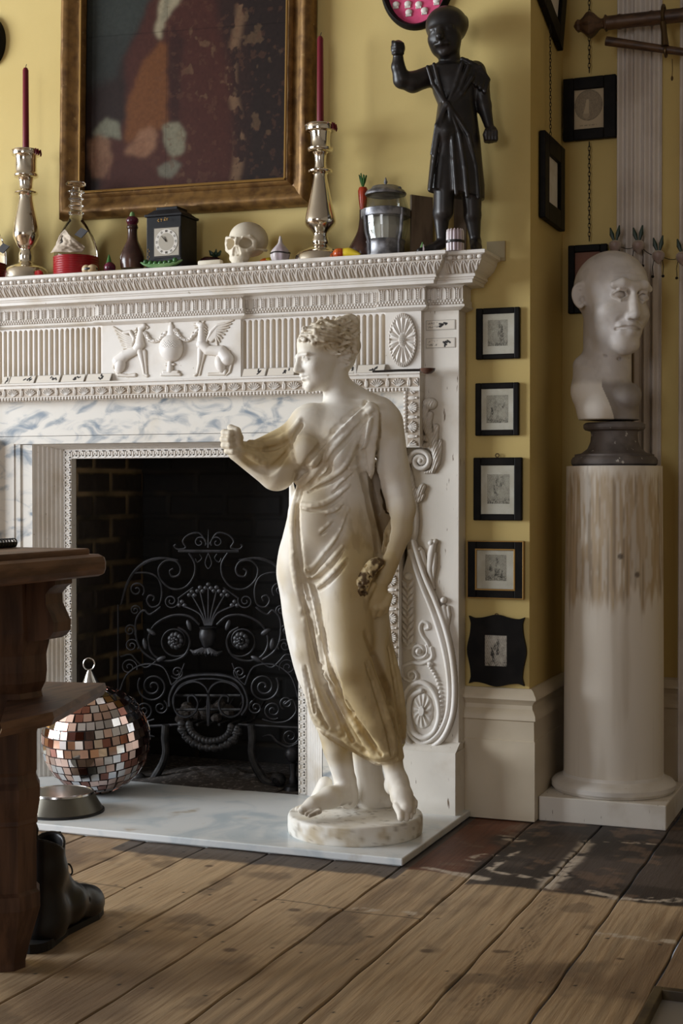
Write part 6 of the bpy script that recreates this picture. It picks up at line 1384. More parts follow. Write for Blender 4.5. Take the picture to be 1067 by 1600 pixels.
# ------------------------------------------------------------------ chained frames in the alcove
def chainobj(label, P0, P1, r_=.0055, w_=.0012):
    P0 = np.asarray(P0, float); P1 = np.asarray(P1, float); L_ = np.linalg.norm(P1-P0); n_ = int(L_/(r_*2.5)); q = MB(); d = (P1-P0)/L_
    for i in range(n_):
        c0 = P0+d*(i+.5)*L_/n_; s1 = np.array([1.0, 0, 0]) if i % 2 else np.array([0, 1.0, 0])
        q.tube([c0+s1*r_*.62*math.cos(a)+d*L_/n_*.66*math.sin(a) for a in np.linspace(0, 2*np.pi, 13)[:-1]], w_, 5, closed=True)
    o = q.build('hanging_chain', MAT['chain'], loc=P1, smooth=True); return tag(o, label, 'chain')
ay = ALC-.006
def alcframe(label, px, art, name, build):
    x0, y0, x1, y1 = px; A_ = onY(x0, y1, ay-.02); B_ = onY(x1, y0, ay-.02); t = thing(name, label, 'picture', ((A_[0]+B_[0])/2, ay, A_[2])); k = K_(A_)
    q = MB(); framebars(q, A_[0], B_[0], A_[2], B_[2], (art[0]-x0)*k, (y1-art[3])*k, ay-.02, ay, .003, (x1-art[2])*k, (art[1]-y0)*k); q.build('frame', MAT['black'], t)
    build(t, onY(art[0], art[3], ay-.008), onY(art[2], art[1], ay-.008)); return t
def ovalprint(t, a, b_):
    q = MB(); q.box(a[0]-.003, b_[0]+.003, ay-.008, ay-.005, a[2]-.003, b_[2]+.003); q.build('mount', MAT['paper'], t)
    nu, nv = 60, 90; u = np.linspace(0, 1, nu); v = np.linspace(0, 1, nv); U, W_ = np.meshgrid(u, v, indexing='ij'); x = (U-.5)/.46; y = (W_-.57)/.36; d = .5*(x*x+y*y < 1)*(.8+.4*noise(U*30, W_*40, seed=2))+.3*(np.abs(x*x+y*y-1) < .05)
    fig = ridge(U, W_*1.4, [(.42, .48), (.45, .7), (.47, .95)], [.11, .07, .05]); d = np.where(fig > .01, .08, d); d = np.maximum(d, .5*(np.abs(W_-.1) < .012)*(noise(U*60, W_*2, seed=5) > .4)*(U > .2)*(U < .8)); d = np.maximum(d, .3*(x*x+y*y < 1)*(y < -.55))
    flat_print('print', a[0], b_[0], a[2], b_[2], ay-.0083, t, nu, nv, d, paper=srgb(186, 168, 140), ink=srgb(70, 64, 58))
alcframe('square black frame with an oval engraving, hung on chains in the alcove', (879, 115, 962, 221), (896, 133.5, 943, 204), 'framed_engraving', ovalprint)
def panel(t, a, b_):
    q = MB(); q.box(a[0]-.003, b_[0]+.003, ay-.008, ay-.004, a[2]-.003, b_[2]+.003); q.build('panel', MAT['orangewood'], t)
alcframe('black frame with an orange panel, hung behind the bust\'s head', (887, 380, 948.5, 490), (897, 391, 937, 478), 'alcove_picture', panel)
chainobj('black chain rising from the oval engraving to above the photo', onY(920.5, -20, ay-.012), onY(920.5, 113, ay-.012))
chainobj('black chain hanging between the oval engraving and the orange panel', onY(920.5, 222, ay-.012), onY(920.5, 376, ay-.012))
def sideframe(label, y0, y1, z0, z1, wv, roll=0.0):
    t = thing('framed_print', label, 'picture', (.002, (y0+y1)/2, z0), 'frames on the side of the chimney breast'); Mx = rotx(roll); c0 = np.array([0, (y0+y1)/2, (z0+z1)/2])
    def put(mb, n_, m_): 
        A_ = (np.asarray(mb.v)-c0)@Mx.T+c0; mb.v = [tuple(p) for p in A_]; mb.build(n_, m_, t)
    q = MB(); q.box(.002, .022, y0, y0+wv, z0, z1, .003); q.box(.002, .022, y1-wv, y1, z0, z1, .003); q.box(.002, .022, y0+wv-.001, y1-wv+.001, z0, z0+wv, .003); q.box(.002, .022, y0+wv-.001, y1-wv+.001, z1-wv, z1, .003); put(q, 'frame', MAT['black'])
    q = MB(); q.box(.004, .010, y0+wv-.003, y1-wv+.003, z0+wv-.003, z1-wv+.003); put(q, 'mount', MAT['paper'])
    return t
sideframe('tall black frame with pale mount on the chimney breast\'s side wall, hung by a chain', .100, .372, 1.832, 2.098, .058)
sideframe('black frame cut by the photo\'s top edge, tilted on the side wall', .100, .400, 2.44, 2.80, .058, -.30)
chainobj('thin chain on the side wall above the tall black frame', onX(859.5, 40, .016), onX(860, 212, .016), .0045, .001)
# ------------------------------------------------------------------ portrait in a worn gilt frame
pt = thing('portrait_painting', 'dark old half-length portrait with flaking paint in a wide worn gilt frame', 'painting', (-1.17, -.02, 1.91))
yA = -.045; S0 = onY(124, 299, yA); S1 = onY(445, 281, yA); ztop = 3.02; zb_ = (S0[2]+S1[2])/2; roll = math.atan2(S1[2]-S0[2], S1[0]-S0[0])*.6
cpt = np.array([(S0[0]+S1[0])/2, 0, zb_]); RY = roty(-roll)
def rp(P): return (np.asarray(P)-cpt)@RY.T+cpt
FPn = [(-.004, .010), (0, .030), (.006, .034), (.014, .030), (.018, .020), (.030, .024), (.046, .040), (.060, .050), (.070, .048), (.077, .036), (.083, .030), (.086, .0)]
def rail(n_, p, q, out_v, end0, end1):
    """one moulded rail from corner p to corner q (sight edge), mitred"""
    mb = MB(); p = np.asarray(p, float); q = np.asarray(q, float); o_ = np.asarray(out_v, float); d = (q-p)/np.linalg.norm(q-p); V_ = []; ns = 30; wob = np.random.default_rng(int(abs(p[0]*100+q[2]*77)))
    for i in range(ns+1):
        for w_, h_ in FPn:
            a = p-d*w_*end0; b_ = q+d*w_*end1; u = i/ns; P_ = a+(b_-a)*u+o_*w_; V_.append((P_[0], -.008-h_+.0012*math.sin(i*1.7+w_*90), P_[2]))
    k_ = len(FPn); mb.add(V_, [(i*k_+j, i*k_+j+1, (i+1)*k_+j+1, (i+1)*k_+j) for i in range(ns) for j in range(k_-1)]); mb.v = [tuple(v_) for v_ in rp(mb.v)]; mb.build(n_, MAT['gilt'], pt, smooth=True, angle=50)
x0, x1 = S0[0], S1[0]
rail('gilt_rail', (x0, 0, zb_), (x1, 0, zb_), (0, 0, -1), 1, 1); rail('gilt_rail', (x1, 0, zb_), (x1, 0, ztop), (1, 0, 0), 1, 1); rail('gilt_rail', (x0, 0, ztop), (x0, 0, zb_), (-1, 0, 0), 1, 1); rail('gilt_rail', (x1, 0, ztop), (x0, 0, ztop), (0, 0, 1), 1, 1)
sq = MB()
for (p_, q_) in (((x0, zb_), (x1, zb_)), ((x1, zb_), (x1, ztop)), ((x0, zb_), (x0, ztop))):
    a_, b_ = np.array([p_[0], -.047, p_[1]]), np.array([q_[0], -.047, q_[1]]); sq.tube([a_, b_], .0042, 6)
sq.v = [tuple(v_) for v_ in rp(sq.v)]; sq.build('gilt_sight_edge', MAT['giltthin'], pt, smooth=True)
nu, nv = 300, 440; u = np.linspace(0, 1, nu); v = np.linspace(0, 1, nv); U, W_ = np.meshgrid(u, v, indexing='ij'); zx_ = 245+635*U; hgt = (ztop-zb_)/(x1-x0)*635*.95; zy_ = 578-(1-0)*hgt*W_+(-18)*(U-.5)
c = np.ones(U.shape+(3,))*np.array(srgb(46, 36, 36)); nb = fbm(zx_/90, zy_/90, seed=3)-.5; X_ = zx_+18*nb+16*(fbm(zx_/18, zy_/18, seed=6)-.5); Y_ = zy_+18*(fbm(zx_/80+9, zy_/80, seed=5)-.5)+16*(fbm(zx_/18+5, zy_/18, seed=7)-.5)
def blob(poly, colr, soft=14, amt=1.0):
    global c
    m0_ = inside(X_, Y_, poly).astype(float)
    for _ in range(int(soft*2.5)): m0_[1:-1, 1:-1] = (m0_[1:-1, 1:-1]*2+m0_[2:, 1:-1]+m0_[:-2, 1:-1]+m0_[1:-1, 2:]+m0_[1:-1, :-2])/6
    c = lerpc2(c, np.array(srgb(*colr)), m0_*amt)
blob([(200, -600), (560, -600), (520, -40), (470, 60), (380, 190), (340, 270), (200, 300)], (56, 64, 66), 30); blob([(200, 150), (380, 170), (340, 280), (200, 330)], (46, 50, 52), 30, .6)
blob([(450, 80), (540, 10), (690, 10), (760, 160), (760, 600), (290, 600), (300, 480), (380, 380), (370, 230)], (74, 44, 40), 16); blob([(640, 30), (900, -100), (900, 620), (720, 600), (700, 300)], (44, 36, 36), 40, .8)
blob([(480, 190), (510, 205), (508, 420), (370, 450), (385, 330), (425, 250)], (112, 74, 46), 10); blob([(520, 140), (560, 200), (540, 420), (515, 420), (508, 210)], (58, 36, 34), 10)
blob([(530, -30), (625, -30), (590, 40), (540, 80), (500, 130), (482, 182), (462, 172), (474, 110), (500, 40)], (164, 162, 146), 7); blob([(500, 60), (520, 40), (500, 120), (480, 160)], (120, 122, 112), 6, .8)
blob([(540, -10), (620, -10), (640, -120), (600, -210), (545, -200), (515, -110)], (168, 120, 96), 8); blob([(500, -60), (520, -210), (580, -260), (660, -210), (672, -40), (640, -60), (640, -150), (560, -190), (530, -110), (528, -30)], (92, 82, 74), 8)
blob([(270, 420), (310, 385), (355, 400), (360, 450), (330, 440), (300, 460)], (122, 128, 120), 6); blob([(495, 415), (540, 405), (565, 440), (560, 490), (520, 500), (500, 460)], (136, 138, 126), 6); blob([(485, 520), (530, 505), (555, 520), (520, 550), (490, 550)], (112, 114, 108), 6)
blob([(255, 450), (290, 430), (325, 450), (335, 490), (310, 540), (270, 545), (255, 500)], (132, 104, 88), 10); blob([(372, 478), (395, 450), (420, 425), (455, 418), (480, 440), (475, 470), (440, 490)], (142, 110, 92), 10)
for k in range(5): blob([(262+14*k, 495), (270+14*k, 490), (276+13*k, 540), (266+13*k, 545)], (112, 78, 66), 3, .5)
for k in range(4): blob([(385+8*k, 452+9*k), (440, 440+9*k), (440, 444+9*k), (388+8*k, 457+9*k)], (112, 78, 62), 3, .6)
for k in range(6): blob([(500+9*k, 415), (503+9*k, 415), (512+8*k, 495), (508+8*k, 495)], (98, 102, 96), 3, .6)
st_ = sst(.66, .74, fbm(zx_/34, zy_/34, seed=21)); c = lerpc2(c, np.array(srgb(122, 102, 82)), .45*st_*sst(500, 600, zx_)); d_ = np.abs(zx_-718-14*np.sin(zy_/60)); c = lerpc2(c, np.array(srgb(128, 106, 88)), .8*sst(26, 4, d_)*sst(.46, .56, fbm(zx_/22, zy_/30, seed=31))*(zy_ > 20))
c = lerpc2(c, np.array(srgb(100, 72, 60)), .35*sst(.62, .7, fbm(zx_/16, zy_/16, seed=41))*sst(420, 520, zx_)); c = c*np.array([.70, .61, .50])*(.82+.36*fbm(zx_/7, zy_/7, seed=51, oct=3))[..., None]; c = lerpc2(c, c*.45, (sst(2.5, 1, np.abs(zy_-165))+sst(2, 1, np.abs(zx_-504))*(zy_ > 100))*.5)
P = np.stack([x0+(x1-x0)*U, -.012+0*U, zb_+(ztop-zb_)*W_], -1); V, Q = gridmesh(P); mk('canvas', rp(V), Q, MAT['vcgloss'], pt, col=c.reshape(-1, 3), smooth=False)
# ------------------------------------------------------------------ oval cameo frame, oval frame at the left edge
def ovalframe(label, cpx, cpy, rx, ry, wv, inner, name):
    c0 = onY(cpx, cpy, -.015); k = K_(c0); t = thing(name, label, 'picture', (c0[0], -.002, c0[2])); q = MB(); n_ = 64; prof_ = [(0, .003), (.006, .016), (.016, .024), (.028, .018), (.034, .006), (.034, 0)]; V_ = []
    for i in range(n_):
        a = 2*np.pi*i/n_
        for w_, h_ in prof_: w2 = w_*wv/.034; V_.append((c0[0]+(rx*k-wv+w2)*math.cos(a), -.002-h_, c0[2]+(ry*k-wv+w2)*math.sin(a)))
    m_ = len(prof_); q.add(V_, [(i*m_+j, i*m_+j+1, ((i+1) % n_)*m_+j+1, ((i+1) % n_)*m_+j) for i in range(n_) for j in range(m_-1)]); q.build('frame', MAT['black'], t, smooth=True, angle=50)
    q = MB(); q.add([(c0[0], -.004, c0[2])]+[(c0[0]+(rx*k-wv+.001)*math.cos(2*np.pi*i/n_), -.004, c0[2]+(ry*k-wv+.001)*math.sin(2*np.pi*i/n_)) for i in range(n_)], [(0, i+1, (i+1) % n_+1) for i in range(n_)]); q.build('backing', MAT[inner], t); return t, c0, k
t, c0, k = ovalframe('round-bottomed black frame with white shells on pink felt, cut by the top edge', 650, -30, 60, 75, 11*.0019, 'pink', 'shell_frame')
for px, py in ((618.5, 8), (637, 7), (654, 7.5), (682, 2), (638.5, 20), (663, 17), (628, -10), (645, -9), (668, -12), (690, -14), (614, -16), (655, -26), (635, -27), (676, -30)):
    a = onY(px, py, -.006); q = MB(); q.ball((a[0], -.006, a[2]+.002), (.0115, .006, .0095), 14, 8)
    for i in range(4): q.ball((a[0]-.007+.0046*i, -.006, a[2]-.007), (.0028, .003, .005), 8, 5)
    q.build('shell', MAT['shell'], t, smooth=True)
ovalframe('dark oval frame just entering the photo at its left edge', -19, 65, 29, 40, .02, 'band', 'oval_frame')
# ------------------------------------------------------------------ curtain pole, rod, turnip garland
py_ = .335; pol = thing('curtain_pole', 'dark bamboo curtain pole with a carved pointed finial, high in the alcove', 'pole', onY(950, 34, py_), None)
a, b_ = onY(948, 36, py_), onY(1100, 20, py_); q = MB(); P_ = [a+(b_-a)*u for u in np.linspace(0, 1, 31)]; q.tube(P_, [.022+.0022*(i % 10 == 4) for i in range(31)], 14); q.build('pole', MAT['pole'], pol, smooth=True)
d = (b_-a)/np.linalg.norm(b_-a); q = MB(); rows_ = [(0, .024), (.004, .026), (.010, .016), (.018, .015), (.026, .02), (.040, .034), (.052, .041), (.062, .038), (.075, .024), (.084, .018), (.092, .02), (.1, .012), (.106, .001)]
Vn = []; n_ = 20; uu = np.cross(d, [0, 0, 1]); uu /= np.linalg.norm(uu); ww = np.cross(uu, d)
for z, r_ in rows_:
    for i in range(n_): an = 2*np.pi*i/n_; r2 = r_*(1+.08*math.cos(an*6)); Vn.append(a-d*z+uu*r2*math.cos(an)+ww*r2*math.sin(an))
q.add(Vn, [(j*n_+i, j*n_+(i+1) % n_, (j+1)*n_+(i+1) % n_, (j+1)*n_+i) for j in range(len(rows_)-1) for i in range(n_)]); q.build('finial', MAT['pole'], pol, smooth=True)
c0 = onY(1037, 24, py_); q = MB(); q.tube([c0+np.array([0, .030*math.cos(t_), .030*math.sin(t_)]) for t_ in np.linspace(0, 2*np.pi, 25)[:-1]], .005, 8, closed=True); q.build('ring', MAT['brass'], pol, smooth=True)
rod = thing('lower_rod', 'thin bamboo rod slung from a ring below the curtain pole', 'rod', onY(948, 66, py_-.02)); a, b_ = onY(947, 64, py_-.02), onY(1100, 86, py_-.02); q = MB(); q.tube([a, a+(b_-a)*.03, a+(b_-a)*.5, b_], [.015, .015, .013, .012], 12); q.build('rod', MAT['pole'], rod, smooth=True)
q = MB(); c1 = onY(1040, 80, py_-.02); q.tube([c0+np.array([0, -.02, -.028]), (c0+c1)/2+np.array([0, -.014, 0]), c1+np.array([0, -.012, .012])], [.010, .009, .012], 10); q.tube([c1+np.array([0, .017*math.cos(t_), .017*math.sin(t_)]) for t_ in np.linspace(0, 2*np.pi, 21)[:-1]], .004, 6, closed=True); q.build('hanger', MAT['brass'], rod, smooth=True)
q = MB(); c2 = onY(1050, 92, py_-.025); q.tube([c2, c2+np.array([.001, 0, -.03]), c2+np.array([0, 0, -.055])], .0012, 5); q.ball(c2+np.array([0, 0, -.06]), (.004, .004, .008), 8, 6); q.build('hook_tassel', MAT['brass'], rod, smooth=True)
def turnip(px, py, lab):
    c0 = onY(px, py, .36); t = thing('turnip_ornament', lab, 'ornament', c0, 'turnips strung above the bust'); k = K_(c0)
    q = MB(); q.lathe([(.001, -.026), (.006, -.022), (.016, -.012), (.0205, .0), (.0195, .008), (.012, .016), (.001, .018)], c0, 18); q.build('root', MAT['turnip'], t, smooth=True)
    for s1, L_ in ((-.35, .044), (.3, .05)):
        q = MB(); q.tube([c0+np.array([.003*np.sign(s1), 0, .014]), c0+np.array([s1*.03, 0, .014+L_*.5]), c0+np.array([s1*.045, 0, .014+L_])], [.003, .0075, .002], 6); q.build('leaf', MAT['dkgreen'], t, smooth=True)
    for s1 in (-1, 1):
        q = MB(); q.tube([c0+np.array([s1*.013, -.004, -.012]), c0+np.array([s1*.017, -.006, -.035]), c0+np.array([s1*.015, -.006, -.062])], .0012, 5); q.ball(c0+np.array([s1*.016, -.008, -.065]), (.005, .007, .0045), 8, 6); q.build('dangling_leg', MAT['chain'], t, smooth=True)
    return c0
TP = [turnip(961, 384, 'first turnip ornament from the left, over the orange panel'), turnip(997, 384, 'second turnip ornament from the left, on the reeded trim'), turnip(1028.5, 400, 'third turnip ornament from the left, on the yellow strip'), turnip(1066, 402, 'turnip ornament cut by the photo\'s right edge')]
q = MB(); Pc = []
for i in range(3):
    for u in np.linspace(0, 1, 9)[:-1]: Pc.append(TP[i]*(1-u)+TP[i+1]*u+np.array([0, .022, .006-.012*math.sin(np.pi*u)]))
q.tube(Pc+[TP[3]+np.array([0, .022, .006])], .0012, 5); o = q.build('garland_cord', MAT['chain'], loc=TP[0], smooth=True); tag(o, 'thin cord stringing the turnip ornaments together', 'cord')
# ------------------------------------------------------------------ wrought iron grate with scroll screen
gy = .12; gr = thing('fire_grate', 'black wrought iron fire grate with tall scrolled openwork screen in the fireplace', 'grate', (-1.15, gy, .02))
def G(zx, zy, dy=0.0): return onY(140+.3374*zx, 800+.3374*zy, gy+dy)
def gtube(name, pts, r_, mirror=True, dy=0.0, sm=5):
    P_ = spline(pts, sm) if sm > 1 else np.asarray(pts, float)
    for s1 in ((0, 1) if mirror else (0,)):
        Z_ = [(1100-a if s1 else a, b_) for a, b_ in P_]; rr_ = r_ if np.isscalar(r_) else np.interp(np.linspace(0, 1, len(Z_)), np.linspace(0, 1, len(r_)), r_)
        q = MB(); q.tube([G(a, b_, dy) for a, b_ in Z_], rr_, 6); q.build(name, MAT['iron'], gr, smooth=True)
def gsp(c, r0, r1, a0, turns, n=36): return spiral(c, r0, r1, a0, turns, n)
SC_ = .0034
gtube('crest_bar', [(412, 180), (692, 182)], .0052, False, sm=1); gtube('crest_scroll', list(gsp((590, 140), 30, 5, 2.6, 1.3)), .0028, sm=1); gtube('crest_scroll', [(556, 150), (590, 98), (640, 105), (668, 135), (655, 165), (692, 172), (708, 158), (700, 150)], .003)
gtube('crest_spike', [(550, 165), (550, 82)], [.005, .001], False, sm=1); gtube('crest_loop', [(550, 190), (535, 235), (550, 262), (565, 235), (550, 190)], .0022, False)
gtube('upper_scroll', [(640, 190), (612, 240), (618, 300), (660, 350), (720, 355), (768, 315), (780, 262), (748, 226), (700, 228), (678, 262), (688, 292), (718, 298), (728, 274), (712, 262)], .0036)
gtube('upper_scroll', [(590, 195), (580, 215), (600, 232), (610, 215)], .0022)
gtube('outer_sweep', [(690, 222), (780, 214), (860, 245), (920, 320), (955, 430)], [.002, .006, .006, .003]); gtube('shoulder_scroll', [(890, 282), (830, 282), (785, 305), (765, 360), (775, 425), (812, 440), (834, 412), (822, 386), (800, 394), (806, 412)], .0034)
gtube('shoulder_scroll', list(gsp((882, 360), 38, 6, 2.4, 1.5)), .003, sm=1); gtube('shoulder_scroll', [(770, 440), (820, 474), (850, 455), (884, 500), (882, 590), (850, 650), (790, 690)], .0038)
gtube('shoulder_scroll', list(gsp((722, 412), 36, 6, 3.6, -1.7)), .003, sm=1); gtube('side_scroll', [(690, 400), (655, 375), (620, 350)], .0028)
for k, (ex, ey) in enumerate(((428, 432), (474, 385), (512, 366), (550, 352), (588, 366), (626, 385), (672, 432))):
    gtube('palmette_rod', [(550+(k-3)*5, 525), (550+(k-3)*14, 470), (ex, ey)], [.0046, .004, .0032], False)
    q = MB()
    for dx_, dz_ in ((-.010, .0), (.010, .0), (0, .012)): q.ball(G(ex, ey)+np.array([dx_, 0, dz_]), (.009, .004, .008), 10, 6)
    q.build('trefoil', MAT['iron'], gr, smooth=True)
gtube('rosette_scroll', [(590, 522), (640, 482), (720, 480), (800, 525), (828, 600), (800, 665), (735, 690), (665, 668), (636, 610), (650, 560), (690, 535)], .0042); gtube('rosette_scroll', list(gsp((702, 596), 78, 30, 2.4, -1.2)), .0032, sm=1)
for s1 in (0, 1):
    c0 = G(398 if s1 else 702, 596, -.012); q = MB()
    for i in range(9): a = i*2*np.pi/9; q.ball(c0+np.array([.020*math.cos(a), 0, .020*math.sin(a)]), (.0115, .006, .0115), 10, 6)
    for i in range(6): a = i*1.05+.4; q.ball(c0+np.array([.009*math.cos(a), -.007, .009*math.sin(a)]), (.007, .005, .007), 8, 6)
    q.ball(c0+np.array([0, -.012, 0]), .006, 10, 6); q.build('rosette', MAT['iron'], gr, smooth=True)
    for (lx, ly, an) in ((815, 555, .5), (770, 680, -.4), (640, 525, 1.2), (845, 610, 1.4)):
        c1 = G(1100-lx if s1 else lx, ly, -.006); q = MB(); q.ball(c1, (.020, .004, .009), 12, 6, M=roty(an if s1 else -an)); q.build('leaf', MAT['iron'], gr, smooth=True)
c0 = G(548, 590, -.01); k = K_(c0); q = MB(); q.lathe([(.001, -.035), (.010, -.033), (.02, -.018), (.029, .005), (.030, .022), (.026, .034), (.031, .042), (.001, .042)], c0, 18); q.build('urn', MAT['iron'], gr, smooth=True)
q = MB()
for i in range(9): a = (i-4)*.33; q.tube([c0+np.array([.012*math.sin(a), -.012, -.03]), c0+np.array([.045*math.sin(a), -.018, -.045]), c0+np.array([.062*math.sin(a), -.012, -.056+.02*abs(math.sin(a))])], [.006, .009, .003], 6)
q.build('leaf_skirt', MAT['iron'], gr, smooth=True)
gtube('arch_bar', [(370, 900), (372, 850), (400, 795), (455, 762), (550, 752), (645, 762), (700, 795), (728, 850), (730, 900), (705, 940)], .0058, False); gtube('inner_arch', [(388, 890), (396, 840), (430, 795), (500, 775), (550, 772), (600, 775), (670, 795), (704, 840), (712, 890)], .0036, False)
gtube('basket_scroll', [(548, 980), (546, 880), (560, 815), (610, 785), (672, 805), (712, 860), (700, 925), (655, 950), (612, 928), (598, 885), (618, 850), (642, 856), (642, 880)], .0042)
gtube('lower_scroll', list(gsp((806, 808), 72, 7, -.6, 2.2, 60)), .0036, sm=1); gtube('lower_scroll', [(720, 800), (760, 718), (850, 705), (920, 745), (950, 800), (965, 860)], .0036); gtube('lower_scroll', list(gsp((850, 918), 44, 6, 1.0, 1.8)), .0032, sm=1); gtube('lower_scroll', [(905, 890), (940, 870), (958, 920), (920, 965), (860, 975), (800, 960)], .0034)
gtube('lower_scroll', list(gsp((912, 885), 32, 5, 2.0, 1.6)), .0028, sm=1); gtube('lower_scroll', list(gsp((770, 905), 34, 6, -2.0, -1.5)), .003, sm=1)
for s2 in ((918, 718, 40, 2.8), (905, 618, 34, 2.6), (912, 548, 30, 2.4), (888, 455, 26, 2.2), (694, 742, 32, .5)): gtube('side_scroll', list(gsp(s2[:2], s2[2], 5, s2[3], 1.7)), .0028, sm=1)
gtube('side_scroll', [(790, 690), (840, 720), (880, 690), (910, 660), (955, 670)], .003); gtube('side_scroll', [(660, 700), (690, 770), (720, 800)], .003)
gtube('frame_bar', [(968, 430), (968, 985)], .0034, sm=1); gtube('lower_bar', [(690, 985), (970, 1000)], .0052, sm=1); gtube('pendant_scroll', list(gsp((930, 1040), 46, 6, -1.6, 1.9)), .0032, sm=1); gtube('pendant_scroll', [(800, 1040), (840, 1035), (870, 1065), (920, 1088), (965, 1070)], [.002, .006, .007, .003])
for s1 in (0, 1):
    L_ = [(748, 985), (752, 1050), (748, 1110), (762, 1165), (790, 1215), (812, 1245), (850, 1258), (880, 1235)]; P_ = spline([(1100-a if s1 else a, b_) for a, b_ in L_], 5); q = MB(); q.tube([G(a, b_, -.03) for a, b_ in P_], np.interp(np.linspace(0, 1, len(P_)), [0, .3, .55, .7, .85, 1], [.013, .012, .015, .014, .020, .024]), 10); c1 = G(1100-872 if s1 else 872, 1238, -.03); q.ball(c1, (.028, .022, .024), 14, 8); q.build('dolphin_leg', MAT['soot'], gr, smooth=True)
    q = MB(); q.tube([c1+np.array([.010*math.cos(t_), -.022, .010*math.sin(t_)]) for t_ in np.linspace(0, 2*np.pi, 13)[:-1]], .002, 5, closed=True); q.build('dolphin_eye', MAT['iron'], gr, smooth=True)
q = MB(); 
for i in range(26): a = -math.pi*(i/25); c1 = G(555, 990, -.03)+np.array([.105*math.cos(a), 0, .075*math.sin(a)]); q.ball(c1, (.012+.004*(i % 3), .012, .010+.004*(i % 2)), 8, 6)
for i in range(18): a = -math.pi*(i/17); c1 = G(555, 990, -.03)+np.array([.078*math.cos(a), .004, .052*math.sin(a)]); q.ball(c1, (.014, .012, .013), 8, 6)
q.build('shell_apron', MAT['soot'], gr, smooth=True)
q = MB()
for i in range(7): a = G(395+51*i, 985, .0); q.tube([a, a+np.array([0, .10, -.0]), a+np.array([0, .2, .06])], .005, 6)
for zz_ in (850, 915): a, b_ = G(395, zz_, .02), G(700, zz_, .02); q.tube([a, b_], .005, 6)
q.build('basket_bars', MAT['soot'], gr, smooth=True)
q = MB(); rr_ = np.random.default_rng(3)
for i in range(16): q.ball(G(430+rr_.uniform(0, 240), 930+rr_.uniform(-50, 30), .06+rr_.uniform(0, .06)), (.03, .02, .016), 7, 5, M=rotz(rr_.uniform(0, 3)))
o = q.build('burnt_logs', MAT['ash'], loc=G(550, 950, .08)); tag(o, 'grey burnt wood lying in the iron grate', 'embers', kind='stuff')
U, W_ = np.meshgrid(np.linspace(0, 1, 70), np.linspace(0, 1, 40), indexing='ij'); a0 = onZ(262, 1236, .02); xs = -1.34+.5*U; ys = -.02+.34*W_; h = .028*np.sin(np.pi*U)**.8*np.sin(np.pi*W_)**.8*(.4+1.2*fbm(U*9, W_*7, seed=4)); V, Q = gridmesh(np.stack([xs, ys, .0215+h], -1)); o = mk('ash_heap', V, Q, MAT['ash'], loc=(-1.1, .15, .02)); tag(o, 'grey heap of ash and grit under the grate', 'ash', kind='stuff')
# small andiron at the right jamb
c0 = onZ(452, 1236, .02); c0 = np.array([c0[0], .085, .018]); t = thing('andiron', 'black iron andiron with a ball top by the right jamb of the fireplace', 'andiron', c0)
zt_ = onY(452, 1178, .085)[2]; q = MB(); q.ball((c0[0], c0[1], zt_), .027, 16, 10); q.build('ball', MAT['iron'], t, smooth=True)
q = MB(); q.lathe([(.001, .018), (.03, .018), (.026, .03), (.012, .04), (.014, .055), (.009, .065), (.014, zt_-.03), (.001, zt_-.02)], (c0[0], c0[1], 0), 16); q.build('stem', MAT['iron'], t, smooth=True); q = MB(); q.box(c0[0]-.008, c0[0]+.008, c0[1], c0[1]+.2, .03, .045, .003); q.build('bar', MAT['soot'], t)
# ------------------------------------------------------------------ mirror ball
bz, br_ = .022+.173, .173; bd = onD(150, 1155, 4.737); bc = np.array([bd[0], bd[1], bz]); mbt = thing('mirror_ball', 'large mirror-tiled disco ball resting on the hearth', 'disco ball', (bc[0], bc[1], .022))
Mt = roty(-.03)@rotx(.12)
q = MB(); q.ball(bc, br_*.985, 48, 32); q.build('core', MAT['grout'], mbt, smooth=True)
sets = {'mirror': MB(), 'mirrorw': MB(), 'mirrorb': MB()}; rr_ = np.random.default_rng(5); nr_ = 19
for j in range(1, nr_-1):
    th = np.pi*(j+.5)/nr_; n_ = max(6, int(round(2*np.pi*math.sin(th)*br_/.0285)))
    for i in range(n_):
        ph = 2*np.pi*(i+.5*(j % 2)+rr_.uniform(-.08, .08))/n_; nrm = np.array([math.sin(th)*math.cos(ph), math.sin(th)*math.sin(ph), math.cos(th)]); e1 = np.array([-math.sin(ph), math.cos(ph), 0]); e2 = np.cross(nrm, e1)
        tl = rr_.normal(0, .035, 2); n2 = nrm+e1*tl[0]+e2*tl[1]; n2 /= np.linalg.norm(n2); f1 = e1-n2*(e1@n2); f1 /= np.linalg.norm(f1); f2 = np.cross(n2, f1); a_ = np.pi*math.sin(th)*br_/n_*.93; b_ = np.pi*br_/nr_/2*.93
        cs_ = [nrm*br_*1.002+f1*sx*a_*rr_.uniform(.9, 1)+f2*sy*b_*rr_.uniform(.9, 1) for sx, sy in ((-1, -1), (1, -1), (1, 1), (-1, 1))]; top = [Mt@v_+bc for v_ in cs_]; bot = [Mt@(v_-nrm*.005)+bc for v_ in cs_]
        sets[rr_.choice(['mirror', 'mirrorw', 'mirrorb'], p=[.4, .38, .22])].add(top+bot, [(0, 1, 2, 3), (0, 4, 5, 1), (1, 5, 6, 2), (2, 6, 7, 3), (3, 7, 4, 0)])
for k_, nm in (('mirror', 'pink_reflection_tiles'), ('mirrorw', 'clear_mirror_tiles'), ('mirrorb', 'bronze_reflection_tiles')): o = sets[k_].build(nm, MAT[k_], mbt); o['kind'] = 'stuff'
